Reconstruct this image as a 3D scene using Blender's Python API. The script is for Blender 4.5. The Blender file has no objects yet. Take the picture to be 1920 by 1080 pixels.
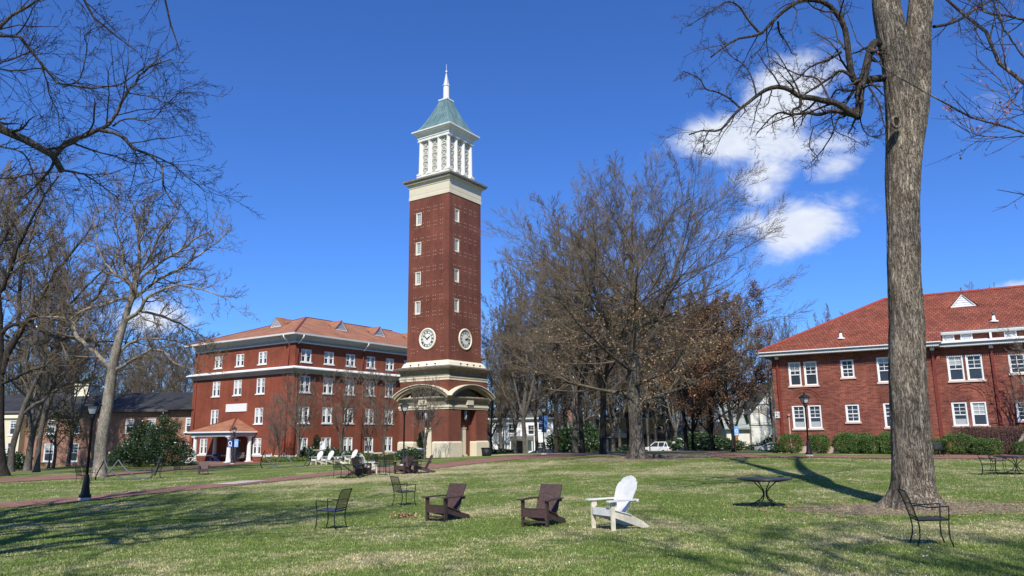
import bpy, math, random
import numpy as np
from math import sin, cos, pi, radians as rad, atan2, hypot
from mathutils import noise as mnoise, Vector
random.seed(7)
SC = bpy.context.scene
COL = SC.collection
# ------------------------------------------------------------------ camera geometry
F = 1403.5; PT = rad(11.164); RO = rad(.607); CZ = 1.85
cP, sP, cR, sR = cos(PT), sin(PT), cos(RO), sin(RO)
def ray(px, py):
    xr = (px-960)/F; yr = (540-py)/F
    x = xr*cR+yr*sR; yc = -xr*sR+yr*cR
    return np.array([x, cP-yc*sP, sP+yc*cP])
def at(px, py, Y):
    d = ray(px, py); return d*(Y/d[1])+np.array([0, 0, CZ])
# ------------------------------------------------------------------ terrain height from surveyed spots
CP = [(0,0,0),(0,-15,0),(-18,-15,-.2),(18,-15,0),(-6,9,-.1),(6,9,-.02),(-4.4,18.6,-.25),(1.93,15.3,-.03),(-3.5,24.8,-.3),(7.2,13.6,-.05),
 (.63,16.8,-.1),(-15.9,29,-.36),(17.6,45.9,.46),(2.3,57.5,.45),(-6.4,45,.2),(-29.9,81.8,-.8),(6.8,21.2,-.08),(18.6,98.6,-.75),(-5.3,62,.2),(-2,66,.2),
 (-23.9,81,-.55),(-14,55,-.15),(21,61,.28),(36,52,.2),(10.6,19.5,0),(20.3,32,.12),(7.7,46,.42),(-27.6,50,-.5),(-36,53,-.5),(-21,51,-.5),(-54,86,-1.3),
 (-42,96,-.9),(0,105,-.9),(45,105,-.9),(-14,90,-.6),(-9,72,.05),(-30,20,-.6),(30,15,.1),(0,160,-1.1),(-90,130,-1.4),(90,130,-1),(-90,40,-1),(90,40,.2),(-90,-20,-1),(90,-20,0),
 (10,80,.1),(30,80,.1),(-150,250,-1.5),(150,250,-1.5),(0,260,-1.5)]
CP = np.array(CP, float)
def _phi(r2): return np.where(r2 > 1e-9, .5*r2*np.log(np.maximum(r2, 1e-9)), 0.)
_n = len(CP); _X = CP[:, :2]/50.
_K = _phi(((_X[:, None]-_X[None])**2).sum(-1))+np.eye(_n)*.004
_Pm = np.c_[np.ones(_n), _X]
_A = np.block([[_K, _Pm], [_Pm.T, np.zeros((3, 3))]])
_W = np.linalg.solve(_A, np.r_[CP[:, 2], np.zeros(3)])
def Gv(x, y):
    x = np.asarray(x, float); y = np.asarray(y, float)
    Q = np.stack([np.clip(x, -160, 160), np.clip(y, -40, 260)], -1)/50.
    out = _W[_n]+Q[..., 0]*_W[_n+1]+Q[..., 1]*_W[_n+2]
    for i in range(_n): out = out+_W[i]*_phi((Q[..., 0]-_X[i, 0])**2+(Q[..., 1]-_X[i, 1])**2)
    return out
def G(x, y): return float(Gv(np.array([x]), np.array([y]))[0])
def gpt(px, py, ymax=120.):
    d = ray(px, py); Y = np.arange(6, ymax, .1)
    X = d[0]/d[1]*Y; Z = CZ+d[2]/d[1]*Y
    g = Gv(X, Y); k = np.where(Z <= g)[0]
    i = k[0] if len(k) else int(np.argmin(Z-g))
    return float(X[i]), float(Y[i]), float(g[i])
def gy(px, Y):            # ground spot on the bearing of a pixel column
    p = at(px, 850, Y); return float(p[0]), float(p[1]), G(p[0], p[1])
# ------------------------------------------------------------------ object helpers
def tag(o, label=None, cat=None, group=None, kind=None):
    if label: o['label'] = label
    if cat: o['category'] = cat
    if group: o['group'] = group
    if kind: o['kind'] = kind
    return o
def emp(name, loc=(0, 0, 0), rz=0., label=None, cat=None, group=None):
    o = bpy.data.objects.new(name, None); COL.objects.link(o)
    o.location = tuple(float(v) for v in loc); o.rotation_euler = (0, 0, float(rz)); o.empty_display_size = .3
    return tag(o, label, cat, group)
def put(name, me, m=None, parent=None, loc=(0, 0, 0), rz=0.):
    o = bpy.data.objects.new(name, me); COL.objects.link(o)
    o.location = tuple(float(v) for v in loc); o.rotation_euler = (0, 0, float(rz))
    if parent: o.parent = parent
    if m is not None and not me.materials: me.materials.append(m)
    return o
def copy_tree(o, parent=None):
    c = o.copy(); COL.objects.link(c); c.parent = parent
    for ch in [x for x in bpy.data.objects if x.parent == o]: copy_tree(ch, c)
    return c
def npmesh(name, V, Fq, smooth=True):
    V = np.asarray(V, np.float32); Fq = np.asarray(Fq, np.int32); k = Fq.shape[1]
    me = bpy.data.meshes.new(name)
    me.vertices.add(len(V)); me.vertices.foreach_set('co', V.ravel())
    me.loops.add(Fq.size); me.loops.foreach_set('vertex_index', Fq.ravel())
    me.polygons.add(len(Fq)); me.polygons.foreach_set('loop_start', np.arange(0, Fq.size, k, dtype=np.int32))
    me.polygons.foreach_set('loop_total', np.full(len(Fq), k, np.int32))
    me.polygons.foreach_set('use_smooth', np.full(len(Fq), smooth))
    me.update(); return me
class MB:
    def __init__(s): s.v = []; s.f = []; s.sm = []
    def add(s, vs, fs, sm=False):
        b = len(s.v); s.v += [tuple(map(float, v)) for v in vs]; s.f += [tuple(b+i for i in f) for f in fs]; s.sm += [sm]*len(fs); return s
    def box(s, x0, x1, y0, y1, z0, z1):
        return s.add([(x0,y0,z0),(x1,y0,z0),(x1,y1,z0),(x0,y1,z0),(x0,y0,z1),(x1,y0,z1),(x1,y1,z1),(x0,y1,z1)],
                     [(0,3,2,1),(4,5,6,7),(0,1,5,4),(1,2,6,5),(2,3,7,6),(3,0,4,7)])
    def hexa(s, p):       # 8 points: bottom 4 ccw, top 4 ccw
        return s.add(p, [(0,3,2,1),(4,5,6,7),(0,1,5,4),(1,2,6,5),(2,3,7,6),(3,0,4,7)])
    def beam(s, a, b, w, t, up=(0, 0, 1)):   # board from a to b, width w sideways, thickness t
        a = Vector(a); b = Vector(b); d = (b-a).normalized(); u = Vector(up)
        sd = d.cross(u)
        if sd.length < 1e-4: sd = d.cross(Vector((1, 0, 0)))
        sd.normalize(); n = sd.cross(d).normalized(); sd *= w/2; n *= t/2
        return s.hexa([a-sd-n, a+sd-n, b+sd-n, b-sd-n, a-sd+n, a+sd+n, b+sd+n, b-sd+n])
    def tube(s, pts, r, n=8, cap=True):
        pts = [Vector(p) for p in pts]; R = r if isinstance(r, (list, tuple)) else [r]*len(pts)
        base = len(s.v); ref = None
        for i, p in enumerate(pts):
            t = (pts[min(i+1, len(pts)-1)]-pts[max(i-1, 0)]).normalized()
            if ref is None: ref = t.orthogonal().normalized()
            ref = (ref-t*ref.dot(t)).normalized(); q = t.cross(ref)
            for k in range(n):
                a = 2*pi*k/n; w = p+(ref*cos(a)+q*sin(a))*R[i]; s.v.append((w.x, w.y, w.z))
        for i in range(len(pts)-1):
            for k in range(n):
                a = base+i*n+k; b = base+i*n+(k+1) % n
                s.f.append((a, b, b+n, a+n)); s.sm.append(True)
        if cap:
            s.f.append(tuple(base+k for k in reversed(range(n)))); s.f.append(tuple(base+(len(pts)-1)*n+k for k in range(n))); s.sm += [False, False]
        return s
    def lathe(s, prof, c=(0, 0), n=20, sm=True):
        base = len(s.v)
        for r, z in prof:
            for k in range(n): s.v.append((c[0]+r*cos(2*pi*k/n), c[1]+r*sin(2*pi*k/n), z))
        for i in range(len(prof)-1):
            for k in range(n):
                a = base+i*n+k; b = base+i*n+(k+1) % n
                s.f.append((a, b, b+n, a+n)); s.sm.append(sm)
        s.f.append(tuple(base+k for k in reversed(range(n)))); s.f.append(tuple(base+(len(prof)-1)*n+k for k in range(n))); s.sm += [False]*2
        return s
    def ring(s, x0, x1, y0, y1, prof, cap=False):   # rectangular moulding: prof of (offset outwards, z)
        base = len(s.v)
        for o, z in prof: s.v += [(x0-o, y0-o, z), (x1+o, y0-o, z), (x1+o, y1+o, z), (x0-o, y1+o, z)]
        for i in range(len(prof)-1):
            for k in range(4):
                a = base+i*4+k; b = base+i*4+(k+1) % 4
                s.f.append((a, b, b+4, a+4)); s.sm.append(False)
        if cap:
            s.f.append((base+3, base+2, base+1, base)); t = base+(len(prof)-1)*4
            s.f.append((t, t+1, t+2, t+3)); s.sm += [False]*2
        return s
    def prism(s, pl, y0, y1, ax='y'):     # extrude polygon pl (a,b) along axis
        n = len(pl)
        f = {'y': lambda a, b, t: (a, t, b), 'x': lambda a, b, t: (t, a, b), 'z': lambda a, b, t: (a, b, t)}[ax]
        vs = [f(a, b, y0) for a, b in pl]+[f(a, b, y1) for a, b in pl]
        return s.add(vs, [tuple(range(n)), tuple(reversed(range(n, 2*n)))]+[(i, n+i, n+(i+1) % n, (i+1) % n) for i in range(n)])
    def wall(s, o, ux, L, z0, z1, ops=(), depth=.16):   # ux = direction seen left to right from outside
        n = (ux[1], -ux[0])
        P = lambda u, z, d=0.: (o[0]+ux[0]*u-n[0]*d, o[1]+ux[1]*u-n[1]*d, z)
        us = sorted({0., L, *[a for q in ops for a in q[:2]]}); zs = sorted({z0, z1, *[a for q in ops for a in q[2:]]})
        for i in range(len(us)-1):
            for j in range(len(zs)-1):
                cu = (us[i]+us[i+1])/2; cz = (zs[j]+zs[j+1])/2
                if any(a < cu < b and c < cz < d for a, b, c, d in ops): continue
                s.add([P(us[i], zs[j]), P(us[i+1], zs[j]), P(us[i+1], zs[j+1]), P(us[i], zs[j+1])], [(0, 1, 2, 3)])
        for a, b, c, d in ops:
            for q in ([P(a, c), P(a, d), P(a, d, depth), P(a, c, depth)], [P(b, d), P(b, c), P(b, c, depth), P(b, d, depth)],
                      [P(a, d), P(b, d), P(b, d, depth), P(a, d, depth)], [P(b, c), P(a, c), P(a, c, depth), P(b, c, depth)]):
                s.add(q, [(0, 1, 2, 3)])
        return s
    def mesh(s, name='m'):
        me = bpy.data.meshes.new(name); me.from_pydata(s.v, [], s.f); me.polygons.foreach_set('use_smooth', s.sm); me.update(); return me
    def build(s, name, m=None, parent=None, loc=(0, 0, 0), rz=0.): return put(name, s.mesh(name), m, parent, loc, rz)
# ------------------------------------------------------------------ materials
class NT:
    def __init__(s, name):
        s.m = bpy.data.materials.new(name); s.m.use_nodes = True; s.t = s.m.node_tree
        s.b = s.t.nodes['Principled BSDF']; s.tc = s.n('ShaderNodeTexCoord')
    def n(s, typ, **k):
        q = s.t.nodes.new(typ)
        for a, v in k.items(): setattr(q, a, v)
        return q
    def set(s, inp, v):
        if isinstance(v, bpy.types.NodeSocket): s.t.links.new(v, inp)
        else: inp.default_value = v
    def obj(s, sc=(1, 1, 1)):
        mp = s.n('ShaderNodeMapping'); mp.inputs['Scale'].default_value = sc
        s.t.links.new(s.tc.outputs['Object'], mp.inputs[0]); return mp.outputs[0]
    def noise(s, vec, scale, det=3, rough=.55, dist=0.):
        q = s.n('ShaderNodeTexNoise'); q.inputs['Scale'].default_value = scale; q.inputs['Detail'].default_value = det
        q.inputs['Roughness'].default_value = rough; q.inputs['Distortion'].default_value = dist; s.set(q.inputs['Vector'], vec); return q.outputs['Fac']
    def ramp(s, fac, a, b, ca=(0,0,0,1), cb=(1,1,1,1)):
        q = s.n('ShaderNodeMapRange'); q.inputs[1].default_value = a; q.inputs[2].default_value = b; s.set(q.inputs[0], fac); return q.outputs[0]
    def mix(s, f, a, b, mode='MIX'):
        q = s.n('ShaderNodeMix', data_type='RGBA', blend_type=mode)
        s.set(q.inputs[0], f)
        for i, v in ((6, a), (7, b)):
            if isinstance(v, tuple): v = (*v[:3], 1)
            s.set(q.inputs[i], v)
        return q.outputs[2]
    def math(s, op, a, b=0., c=0.):
        q = s.n('ShaderNodeMath', operation=op); s.set(q.inputs[0], a); s.set(q.inputs[1], b); s.set(q.inputs[2], c); return q.outputs[0]
    def bump(s, h, dist=.02, st=1.):
        q = s.n('ShaderNodeBump'); q.inputs['Distance'].default_value = dist; q.inputs['Strength'].default_value = st
        s.set(q.inputs['Height'], h); s.t.links.new(q.outputs[0], s.b.inputs['Normal'])
    def fin(s, col, rough=.7, metal=0., spec=.3):
        if isinstance(col, tuple): col = (*col[:3], 1)
        s.set(s.b.inputs['Base Color'], col); s.set(s.b.inputs['Roughness'], rough); s.b.inputs['Metallic'].default_value = metal
        s.b.inputs['Specular IOR Level'].default_value = spec; return s.m
def simple(name, c, rough=.6, var=.25, sc=6., metal=0., spec=.3, bump=0., stretch=(1, 1, 1)):
    q = NT(name); v = q.obj(stretch); nz = q.noise(v, sc, 5, .6)
    lo = tuple(x*(1-var) for x in c); hi = tuple(min(1, x*(1+var)) for x in c)
    if bump: q.bump(nz, bump)
    return q.fin(q.mix(q.ramp(nz, .3, .7), lo, hi), rough, metal, spec)
def brick(name, a, b, mort, bw=.22, bh=.08, streak=.5):
    q = NT(name); sep = q.n('ShaderNodeSeparateXYZ'); q.t.links.new(q.tc.outputs['Object'], sep.inputs[0])
    u = q.math('ADD', sep.outputs[0], sep.outputs[1]); cb = q.n('ShaderNodeCombineXYZ')
    q.set(cb.inputs[0], u); q.set(cb.inputs[1], sep.outputs[2])
    br = q.n('ShaderNodeTexBrick'); q.set(br.inputs['Vector'], cb.outputs[0]); br.inputs['Scale'].default_value = 1
    br.inputs['Brick Width'].default_value = bw; br.inputs['Row Height'].default_value = bh; br.inputs['Mortar Size'].default_value = .009
    br.inputs['Color1'].default_value = (*a, 1); br.inputs['Color2'].default_value = (*b, 1); br.inputs['Mortar'].default_value = (*mort, 1)
    mp = q.n('ShaderNodeMapping'); mp.inputs['Scale'].default_value = (.9, 6, 1); q.set(mp.inputs[0], cb.outputs[0])
    st = q.noise(mp.outputs[0], 1.6, 4, .7); big = q.noise(cb.outputs[0], .35, 4, .6)
    c = q.mix(q.ramp(st, .35, .75), (1, 1, 1), (1-.55*streak,)*3)
    c = q.mix(1., br.outputs['Color'], c, 'MULTIPLY')
    c = q.mix(1., c, q.mix(q.ramp(big, .35, .7), (.76, .76, .77), (1.14, 1.12, 1.1)), 'MULTIPLY')
    mp2 = q.n('ShaderNodeMapping'); mp2.inputs['Scale'].default_value = (1.6, .12, 1); q.set(mp2.inputs[0], cb.outputs[0])
    c = q.mix(1., c, q.mix(q.ramp(q.noise(mp2.outputs[0], 1.5, 5, .7), .42, .62), (.84, .83, .82), (1., 1., 1.)), 'MULTIPLY')
    q.bump(br.outputs['Fac'], -.008, .6)
    return q.fin(c, .9, 0, .15)
def tiles(name, a, b, cw, ch, relief=.03, line=.35):   # roof covering in courses; u along the eave, v up the slope
    q = NT(name); sep = q.n('ShaderNodeSeparateXYZ'); q.t.links.new(q.tc.outputs['Object'], sep.inputs[0])
    ge = q.n('ShaderNodeNewGeometry'); vt = q.n('ShaderNodeVectorTransform', vector_type='NORMAL', convert_from='WORLD', convert_to='OBJECT')
    q.set(vt.inputs[0], ge.outputs['True Normal']); s2 = q.n('ShaderNodeSeparateXYZ'); q.set(s2.inputs[0], vt.outputs[0])
    ax = q.math('GREATER_THAN', q.math('ABSOLUTE', s2.outputs[0]), q.math('ABSOLUTE', s2.outputs[1]))
    u = q.math('ADD', q.math('MULTIPLY', sep.outputs[1], ax), q.math('MULTIPLY', sep.outputs[0], q.math('SUBTRACT', 1., ax)))
    cb = q.n('ShaderNodeCombineXYZ'); q.set(cb.inputs[0], u); q.set(cb.inputs[1], q.math('MULTIPLY', sep.outputs[2], 2.1))
    br = q.n('ShaderNodeTexBrick'); q.set(br.inputs['Vector'], cb.outputs[0]); br.inputs['Scale'].default_value = 1
    br.inputs['Brick Width'].default_value = cw; br.inputs['Row Height'].default_value = ch; br.inputs['Mortar Size'].default_value = ch*.09
    br.inputs['Color1'].default_value = (*a, 1); br.inputs['Color2'].default_value = (*b, 1); br.inputs['Mortar'].default_value = (*[x*line for x in a], 1)
    br.inputs['Mortar Smooth'].default_value = .6
    big = q.noise(cb.outputs[0], .5, 5, .65)
    c = q.mix(1., br.outputs['Color'], q.mix(q.ramp(big, .3, .7), (.62, .64, .66), (1.2, 1.15, 1.1)), 'MULTIPLY')
    q.bump(br.outputs['Fac'], -relief, .8)
    return q.fin(c, .8, 0, .2)
def bark(name, a, b, sc=1., deep=.03, zst=.18):
    q = NT(name); v = q.obj((1, 1, zst)); n1 = q.noise(v, 9*sc, 6, .7, .6); n2 = q.noise(q.obj((1, 1, .5)), 1.2, 4, .6)
    n3 = q.noise(q.obj((1, 1, zst*.55)), 17*sc, 5, .75, 1.2); ab = q.math('ABSOLUTE', q.math('SUBTRACT', n3, .5)); n4 = q.noise(q.obj((1, 1, zst*2)), 34*sc, 3, .7)
    cr = q.ramp(q.math('ADD', ab, q.math('MULTIPLY', q.math('SUBTRACT', n4, .5), .06)), .0, .045)
    c = q.mix(q.ramp(n1, .35, .68), a, b); c = q.mix(cr, tuple(x*.5 for x in a), c); c = q.mix(1., c, q.mix(q.ramp(n4, .3, .7), (.8,.8,.8), (1.15,1.15,1.15)), 'MULTIPLY')
    c = q.mix(1., c, q.mix(q.ramp(n2, .32, .66), (.58, .58, .60), (1.2, 1.16, 1.1)), 'MULTIPLY')
    q.bump(q.math('ADD', n1, q.math('MULTIPLY', cr, .6)), deep, .9)
    return q.fin(c, .95, 0, .1)
M = {}
M['brick_tower'] = brick('brick_tower', (.225,.066,.042), (.17,.045,.028), (.24,.13,.095), .21, .075, .3)
M['brick_left'] = brick('brick_left', (.30,.075,.04), (.24,.056,.032), (.27,.12,.08), .21, .075, .25)
M['brick_right'] = brick('brick_right', (.36,.115,.075), (.20,.055,.042), (.36,.2,.15), .34, .11, .95)
M['brick_tan'] = brick('brick_tan', (.42,.21,.13), (.33,.15,.10), (.42,.30,.22), .21, .075, .5)
M['cream'] = simple('cream', (.62,.545,.39), .7, .06, 1.5)
M['olive'] = simple('olive', (.21,.18,.125), .8, .25, 2.5, stretch=(1,1,2.5)); M['bronze_shade'] = simple('bronze_shade', (.29,.24,.155), .8, .2, 2.5)  # tower cream darkened: arch and cornice shade put into the colour, some dirt
M['cream2'] = simple('cream2', (.72,.65,.48), .7, .05, 1.5)
M['white'] = simple('white', (.72,.72,.70), .5, .05, 2.)
M['belfry_white'] = simple('belfry_white', (.70,.68,.59), .55, .05, 2.)
M['vent_grey'] = simple('vent_grey', (.25,.27,.30), .6, .1, 3.)
M['louvre_grey'] = simple('louvre_grey', (.50,.52,.54), .6, .1, 3.)
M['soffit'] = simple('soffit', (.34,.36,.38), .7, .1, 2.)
M['pipe_red'] = simple('pipe_red', (.17,.03,.02), .5, .15, 3.)
M['roof_left'] = tiles('roof_left', (.38,.18,.105), (.30,.13,.075), .5, .2, .02, .7)
M['roof_right'] = tiles('roof_right', (.29,.092,.056), (.20,.058,.036), .27, .36, .05, .45)
M['slate'] = tiles('slate', (.045,.047,.05), (.033,.035,.038), .5, .2, .01, .6)
M['copper'] = None
M['iron'] = simple('iron', (.016,.016,.015), .55, .3, 20., 0., .25)
M['iron_table'] = simple('iron_table', (.025,.027,.032), .4, .3, 20., .3, .5)
M['lamp_glass'] = simple('lamp_glass', (.45,.45,.42), .25, .1, 10.)
M['concrete'] = simple('concrete', (.42,.38,.34), .9, .2, 8., bump=.01)
M['brown_plastic'] = simple('brown_plastic', (.062,.036,.030), .6, .4, 9., spec=.35, stretch=(1,1,6))
M['white_plastic'] = simple('white_plastic', (.64,.63,.59), .5, .12, 7.)
M['white_dirty'] = simple('white_dirty', (.62,.56,.42), .7, .18, 9.)
M['grey_wood'] = simple('grey_wood', (.17,.15,.14), .8, .3, 9., stretch=(1,1,.2))
M['metal_blue'] = simple('metal_blue', (.075,.095,.10), .5, .3, 10., .2, .4)
M['glass'] = NT('glass').fin((.03,.037,.045), .12, 0, .6)
M['blind'] = simple('blind', (.36,.38,.37), .35, .12, 2., spec=.5)
M['dark'] = simple('dark', (.012,.012,.014), .6, .2, 5.)
M['bark_big'] = bark('bark_big', (.145,.118,.088), (.43,.375,.295), .9, .05, .27)
M['bark_grey'] = bark('bark_grey', (.10,.088,.074), (.24,.215,.18), 1.2, .02, .2)
M['bark_limb'] = bark('bark_limb', (.045,.038,.032), (.15,.13,.11), 1.2, .02, .4)
M['bark_oak'] = bark('bark_oak', (.075,.062,.05), (.30,.27,.225), .8, .04, .3)
M['bark_pale'] = bark('bark_pale', (.22,.19,.15), (.42,.38,.31), .7, .012, .45)
M['bark_dark'] = bark('bark_dark', (.035,.030,.027), (.095,.082,.070), 1.2, .02, .2)
M['twig'] = simple('twig', (.145,.112,.074), .9, .3, 3.)
M['twig_light'] = simple('twig_light', (.165,.13,.10), .9, .3, 3.)
M['twig_oak'] = simple('twig_oak', (.15,.118,.08), .9, .4, 1.5)
M['twig_dark'] = simple('twig_dark', (.052,.040,.029), .9, .3, 3.)
M['twig_red'] = simple('twig_red', (.09,.055,.05), .8, .3, 12.)
M['bud'] = simple('bud', (.45,.17,.12), .7, .5, 30.)
def leafmat(name, a, b, c=None, tr=.25, spec=.3, rough=.6):
    q = NT(name); oi = q.n('ShaderNodeNewGeometry'); r = oi.outputs['Random Per Island']
    nz = q.noise(q.obj(), 1.1, 3, .6)
    col = q.mix(r, a, b); 
    if c: col = q.mix(q.ramp(nz, .45, .65), col, c)
    q.b.inputs['Transmission Weight'].default_value = 0
    return q.fin(col, rough, 0, spec)
M['leaf_rust'] = leafmat('leaf_rust', (.09,.04,.022), (.26,.125,.06), (.15,.075,.038))
M['leaf_tan'] = leafmat('leaf_tan', (.13,.075,.035), (.42,.27,.14))
M['leaf_holly'] = leafmat('leaf_holly', (.012,.028,.010), (.045,.085,.022), spec=.6, rough=.35)
M['leaf_box'] = leafmat('leaf_box', (.022,.05,.010), (.085,.15,.025), (.10,.16,.03), spec=.4)
M['leaf_yew'] = leafmat('leaf_yew', (.06,.065,.025), (.16,.15,.07))
M['leaf_hedge'] = leafmat('leaf_hedge', (.07,.032,.022), (.22,.12,.08))
M['flower'] = leafmat('flower', (.55,.42,.02), (.75,.62,.06), (.05,.09,.02))
def copper():
    q = NT('copper'); sep = q.n('ShaderNodeSeparateXYZ'); q.t.links.new(q.tc.outputs['Object'], sep.inputs[0])
    nz = q.noise(q.obj((1, 1, .25)), 2.2, 5, .7)
    q.bump(nz, .01); return q.fin(q.mix(q.ramp(nz, .3, .7), (.065,.12,.125), (.17,.27,.27)), .7, 0, .3)
M['copper'] = copper()
def carpaint(name, c): return NT(name).fin(c, .25, 0, .6)
M['car_white'] = carpaint('car_white', (.80,.81,.82)); M['car_silver'] = carpaint('car_silver', (.42,.45,.49))
M['car_blue'] = carpaint('car_blue', (.012,.03,.16)); M['car_navy'] = carpaint('car_navy', (.02,.03,.07))
M['tail'] = NT('tail').fin((.35,.01,.01), .3)
M['navy'] = simple('navy', (.012,.03,.12), .6, .15, 5.); M['sky_banner'] = simple('sky_banner', (.16,.33,.62), .6, .15, 5.)
M['mark'] = simple('mark', (.65,.72,.80), .6, .1, 5.)
M['wood_door'] = simple('wood_door', (.36,.15,.04), .6, .2, 4.)
M['house_white'] = simple('house_white', (.74,.75,.76), .7, .06, 2.); M['house_yellow'] = simple('house_yellow', (.52,.42,.22), .7, .1, 2.)
M['house_cream'] = simple('house_cream', (.62,.60,.52), .7, .08, 2.); M['house_dark'] = simple('house_dark', (.10,.10,.10), .8, .2, 2.)
M['house_roof'] = tiles('house_roof', (.10,.11,.11), (.075,.08,.085), .4, .2, .01, .6)
M['chimney'] = brick('chimney', (.36,.17,.11), (.28,.12,.09), (.3,.25,.2), .21, .075, .3)
# ------------------------------------------------------------------ ground
def masks(x, y):
    d = np.zeros_like(x); s = np.zeros_like(x)
    for px, py, rx, ry in ((1722,952,3.6,1.9),(1195,860,4.6,2.6),(1130,852,3.6,2.4),(1085,850,3,2),(1375,847,6,3),(1300,848,6,3),(185,892,2.2,1.6),(15,884,4,2.2),(60,880,4,2),(1240,857,6,1.5)):
        cx, cy, _ = gpt(px, py); d = np.maximum(d, 1.25-((x-cx)/rx)**2-((y-cy)/ry)**2)
    for px, py, rx, ry, a in ((660,900,4.5,1.6,.9),(800,885,4.5,2.0,.8),(890,872,5,2,.8),(1300,886,5,2,.5),(1180,990,1.6,1,.7),(1250,1000,2,.6,.4),(960,958,3,1,.35),(1640,1012,1.4,.7,.5),(1850,1040,1.5,.5,.4),
                          (560,1050,4,1,.3),(1850,985,2.4,1.1,.5),(900,893,5,1.2,.4),(430,921,6,.8,.6),(610,905,4,1.2,.9),(1900,880,6,2,.35)):
        cx, cy, _ = gpt(px, py); s = np.maximum(s, a*np.exp(-((x-cx)/rx)**2-((y-cy)/ry)**2))
    s = np.maximum(s, .9*((y > 62) & (x > -4) & (x < 16) & (y < 80)))
    return np.clip(d, 0, 1), np.clip(s, 0, 1)
def groundmat():
    q = NT('lawn'); v = q.obj()
    ad = q.n('ShaderNodeAttribute', attribute_name='dirt'); as_ = q.n('ShaderNodeAttribute', attribute_name='straw')
    n1 = q.noise(v, .32, 6, .68, .4); n2 = q.noise(v, 3.2, 5, .7); n3 = q.noise(v, 38., 3, .7)
    g = q.mix(q.ramp(n2, .3, .72), (.085,.13,.026), (.175,.215,.056))
    st = q.math('ADD', q.math('MULTIPLY', n1, 1.), q.math('MULTIPLY', as_.outputs['Fac'], .26))
    st = q.math('ADD', st, q.math('MULTIPLY', q.math('SUBTRACT', n2, .5), .5))
    g = q.mix(q.ramp(st, .475, .76), g, (.42,.36,.21))
    g = q.mix(q.ramp(n3, .3, .7), q.mix(.25, g, (.03,.05,.012)), g)
    di = q.math('ADD', ad.outputs['Fac'], q.math('MULTIPLY', q.math('SUBTRACT', n2, .5), 1.6)); di = q.math('ADD', di, q.math('MULTIPLY', q.math('SUBTRACT', n1, .5), 1.2))
    dc = q.mix(q.ramp(n3, .32, .68), (.13,.098,.066), (.46,.37,.26)); dc = q.mix(q.ramp(n2, .35, .65), q.mix(.55, dc, (.09,.055,.035)), dc)
    c = q.mix(q.ramp(di, .35, .6), g, dc)
    q.bump(q.math('ADD', n3, n2), .04, .8)
    return q.fin(c, .95, 0, .08)
M['lawn'] = groundmat()
def grid_axis(parts):
    out = [parts[0][0]]
    for a, b, st in parts: n = max(1, int(round((b-a)/st))); out += list(np.linspace(a, b, n+1)[1:])
    return np.array(out)
gx = grid_axis([(-600,-160,60),(-160,-50,4),(-50,50,.5),(50,160,4),(160,600,60)])
gyy = grid_axis([(-60,6,3),(6,40,.35),(40,110,.8),(110,200,5),(200,900,60)])
XX, YY = np.meshgrid(gx, gyy)
ZZ = Gv(XX, YY)
dm, sm = masks(XX.ravel(), YY.ravel())
nx, ny = len(gx), len(gyy)
idx = np.arange(nx*ny).reshape(ny, nx)
FQ = np.stack([idx[:-1, :-1], idx[:-1, 1:], idx[1:, 1:], idx[1:, :-1]], -1).reshape(-1, 4)
me = npmesh('ground', np.stack([XX.ravel(), YY.ravel(), ZZ.ravel()], -1), FQ)
for nme, arr in (('dirt', dm), ('straw', sm)):
    a = me.attributes.new(nme, 'FLOAT', 'POINT'); a.data.foreach_set('value', arr.astype(np.float32))
tag(put('ground', me, M['lawn']), kind='structure')
# paths draped on the lawn: upper and lower edges traced in the photo
def drape(name, up, lo, m, n=60, lift=.022, across=4):
    def res(pl):
        P = np.array([gpt(*p)[:2] for p in pl]); L = np.r_[0, np.cumsum(np.hypot(*np.diff(P, axis=0).T))]
        t = np.linspace(0, L[-1], n); return np.stack([np.interp(t, L, P[:, 0]), np.interp(t, L, P[:, 1])], -1)
    A, B = res(up), res(lo); V = []
    for k in range(across+1):
        Q = A+(B-A)*k/across; V.append(np.c_[Q, Gv(Q[:, 0], Q[:, 1])+lift])
    V = np.concatenate(V); i = np.arange(n*(across+1)).reshape(across+1, n)
    FQ = np.stack([i[:-1, :-1], i[1:, :-1], i[1:, 1:], i[:-1, 1:]], -1).reshape(-1, 4)
    return tag(put(name, npmesh(name, V, FQ, True), m), kind='structure')
def pathmat():
    q = NT('brick_path'); br = q.n('ShaderNodeTexBrick'); q.set(br.inputs['Vector'], q.obj()); br.inputs['Scale'].default_value = 1
    br.inputs['Brick Width'].default_value = .2; br.inputs['Row Height'].default_value = .1; br.inputs['Mortar Size'].default_value = .006
    br.inputs['Color1'].default_value = (.27,.135,.11,1); br.inputs['Color2'].default_value = (.20,.095,.08,1); br.inputs['Mortar'].default_value = (.2,.15,.12,1)
    nz = q.noise(q.obj(), .8, 5, .7)
    return q.fin(q.mix(1., br.outputs['Color'], q.mix(q.ramp(nz, .3, .7), (.8,.8,.8), (1.2,1.15,1.1)), 'MULTIPLY'), .9, 0, .15)
M['path'] = pathmat()
drape('brick_path', [(-180,958),(0,944),(178,930),(370,910),(480,900),(622,885),(806,871.5),(959,856),(1001,853.2),(1091,851.2)],
      [(-180,968),(0,954),(159,940),(296,925),(480,907),(629,891),(831,878),(898,869),(970,862),(1016,859),(1100,854)], M['path'], 90)
drape('side_path', [(-60,901),(0,897),(178,889),(259,884.5),(480,866)], [(-60,910),(0,905),(178,896),(259,889),(480,869)], M['path'], 50)
drape('right_path', [(1330,848),(1412,855.5),(1672,857),(1759,853.5),(1920,852)], [(1320,857),(1412,858.5),(1672,860.5),(1759,861),(1920,861)], M['path'], 60, .03)
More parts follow.
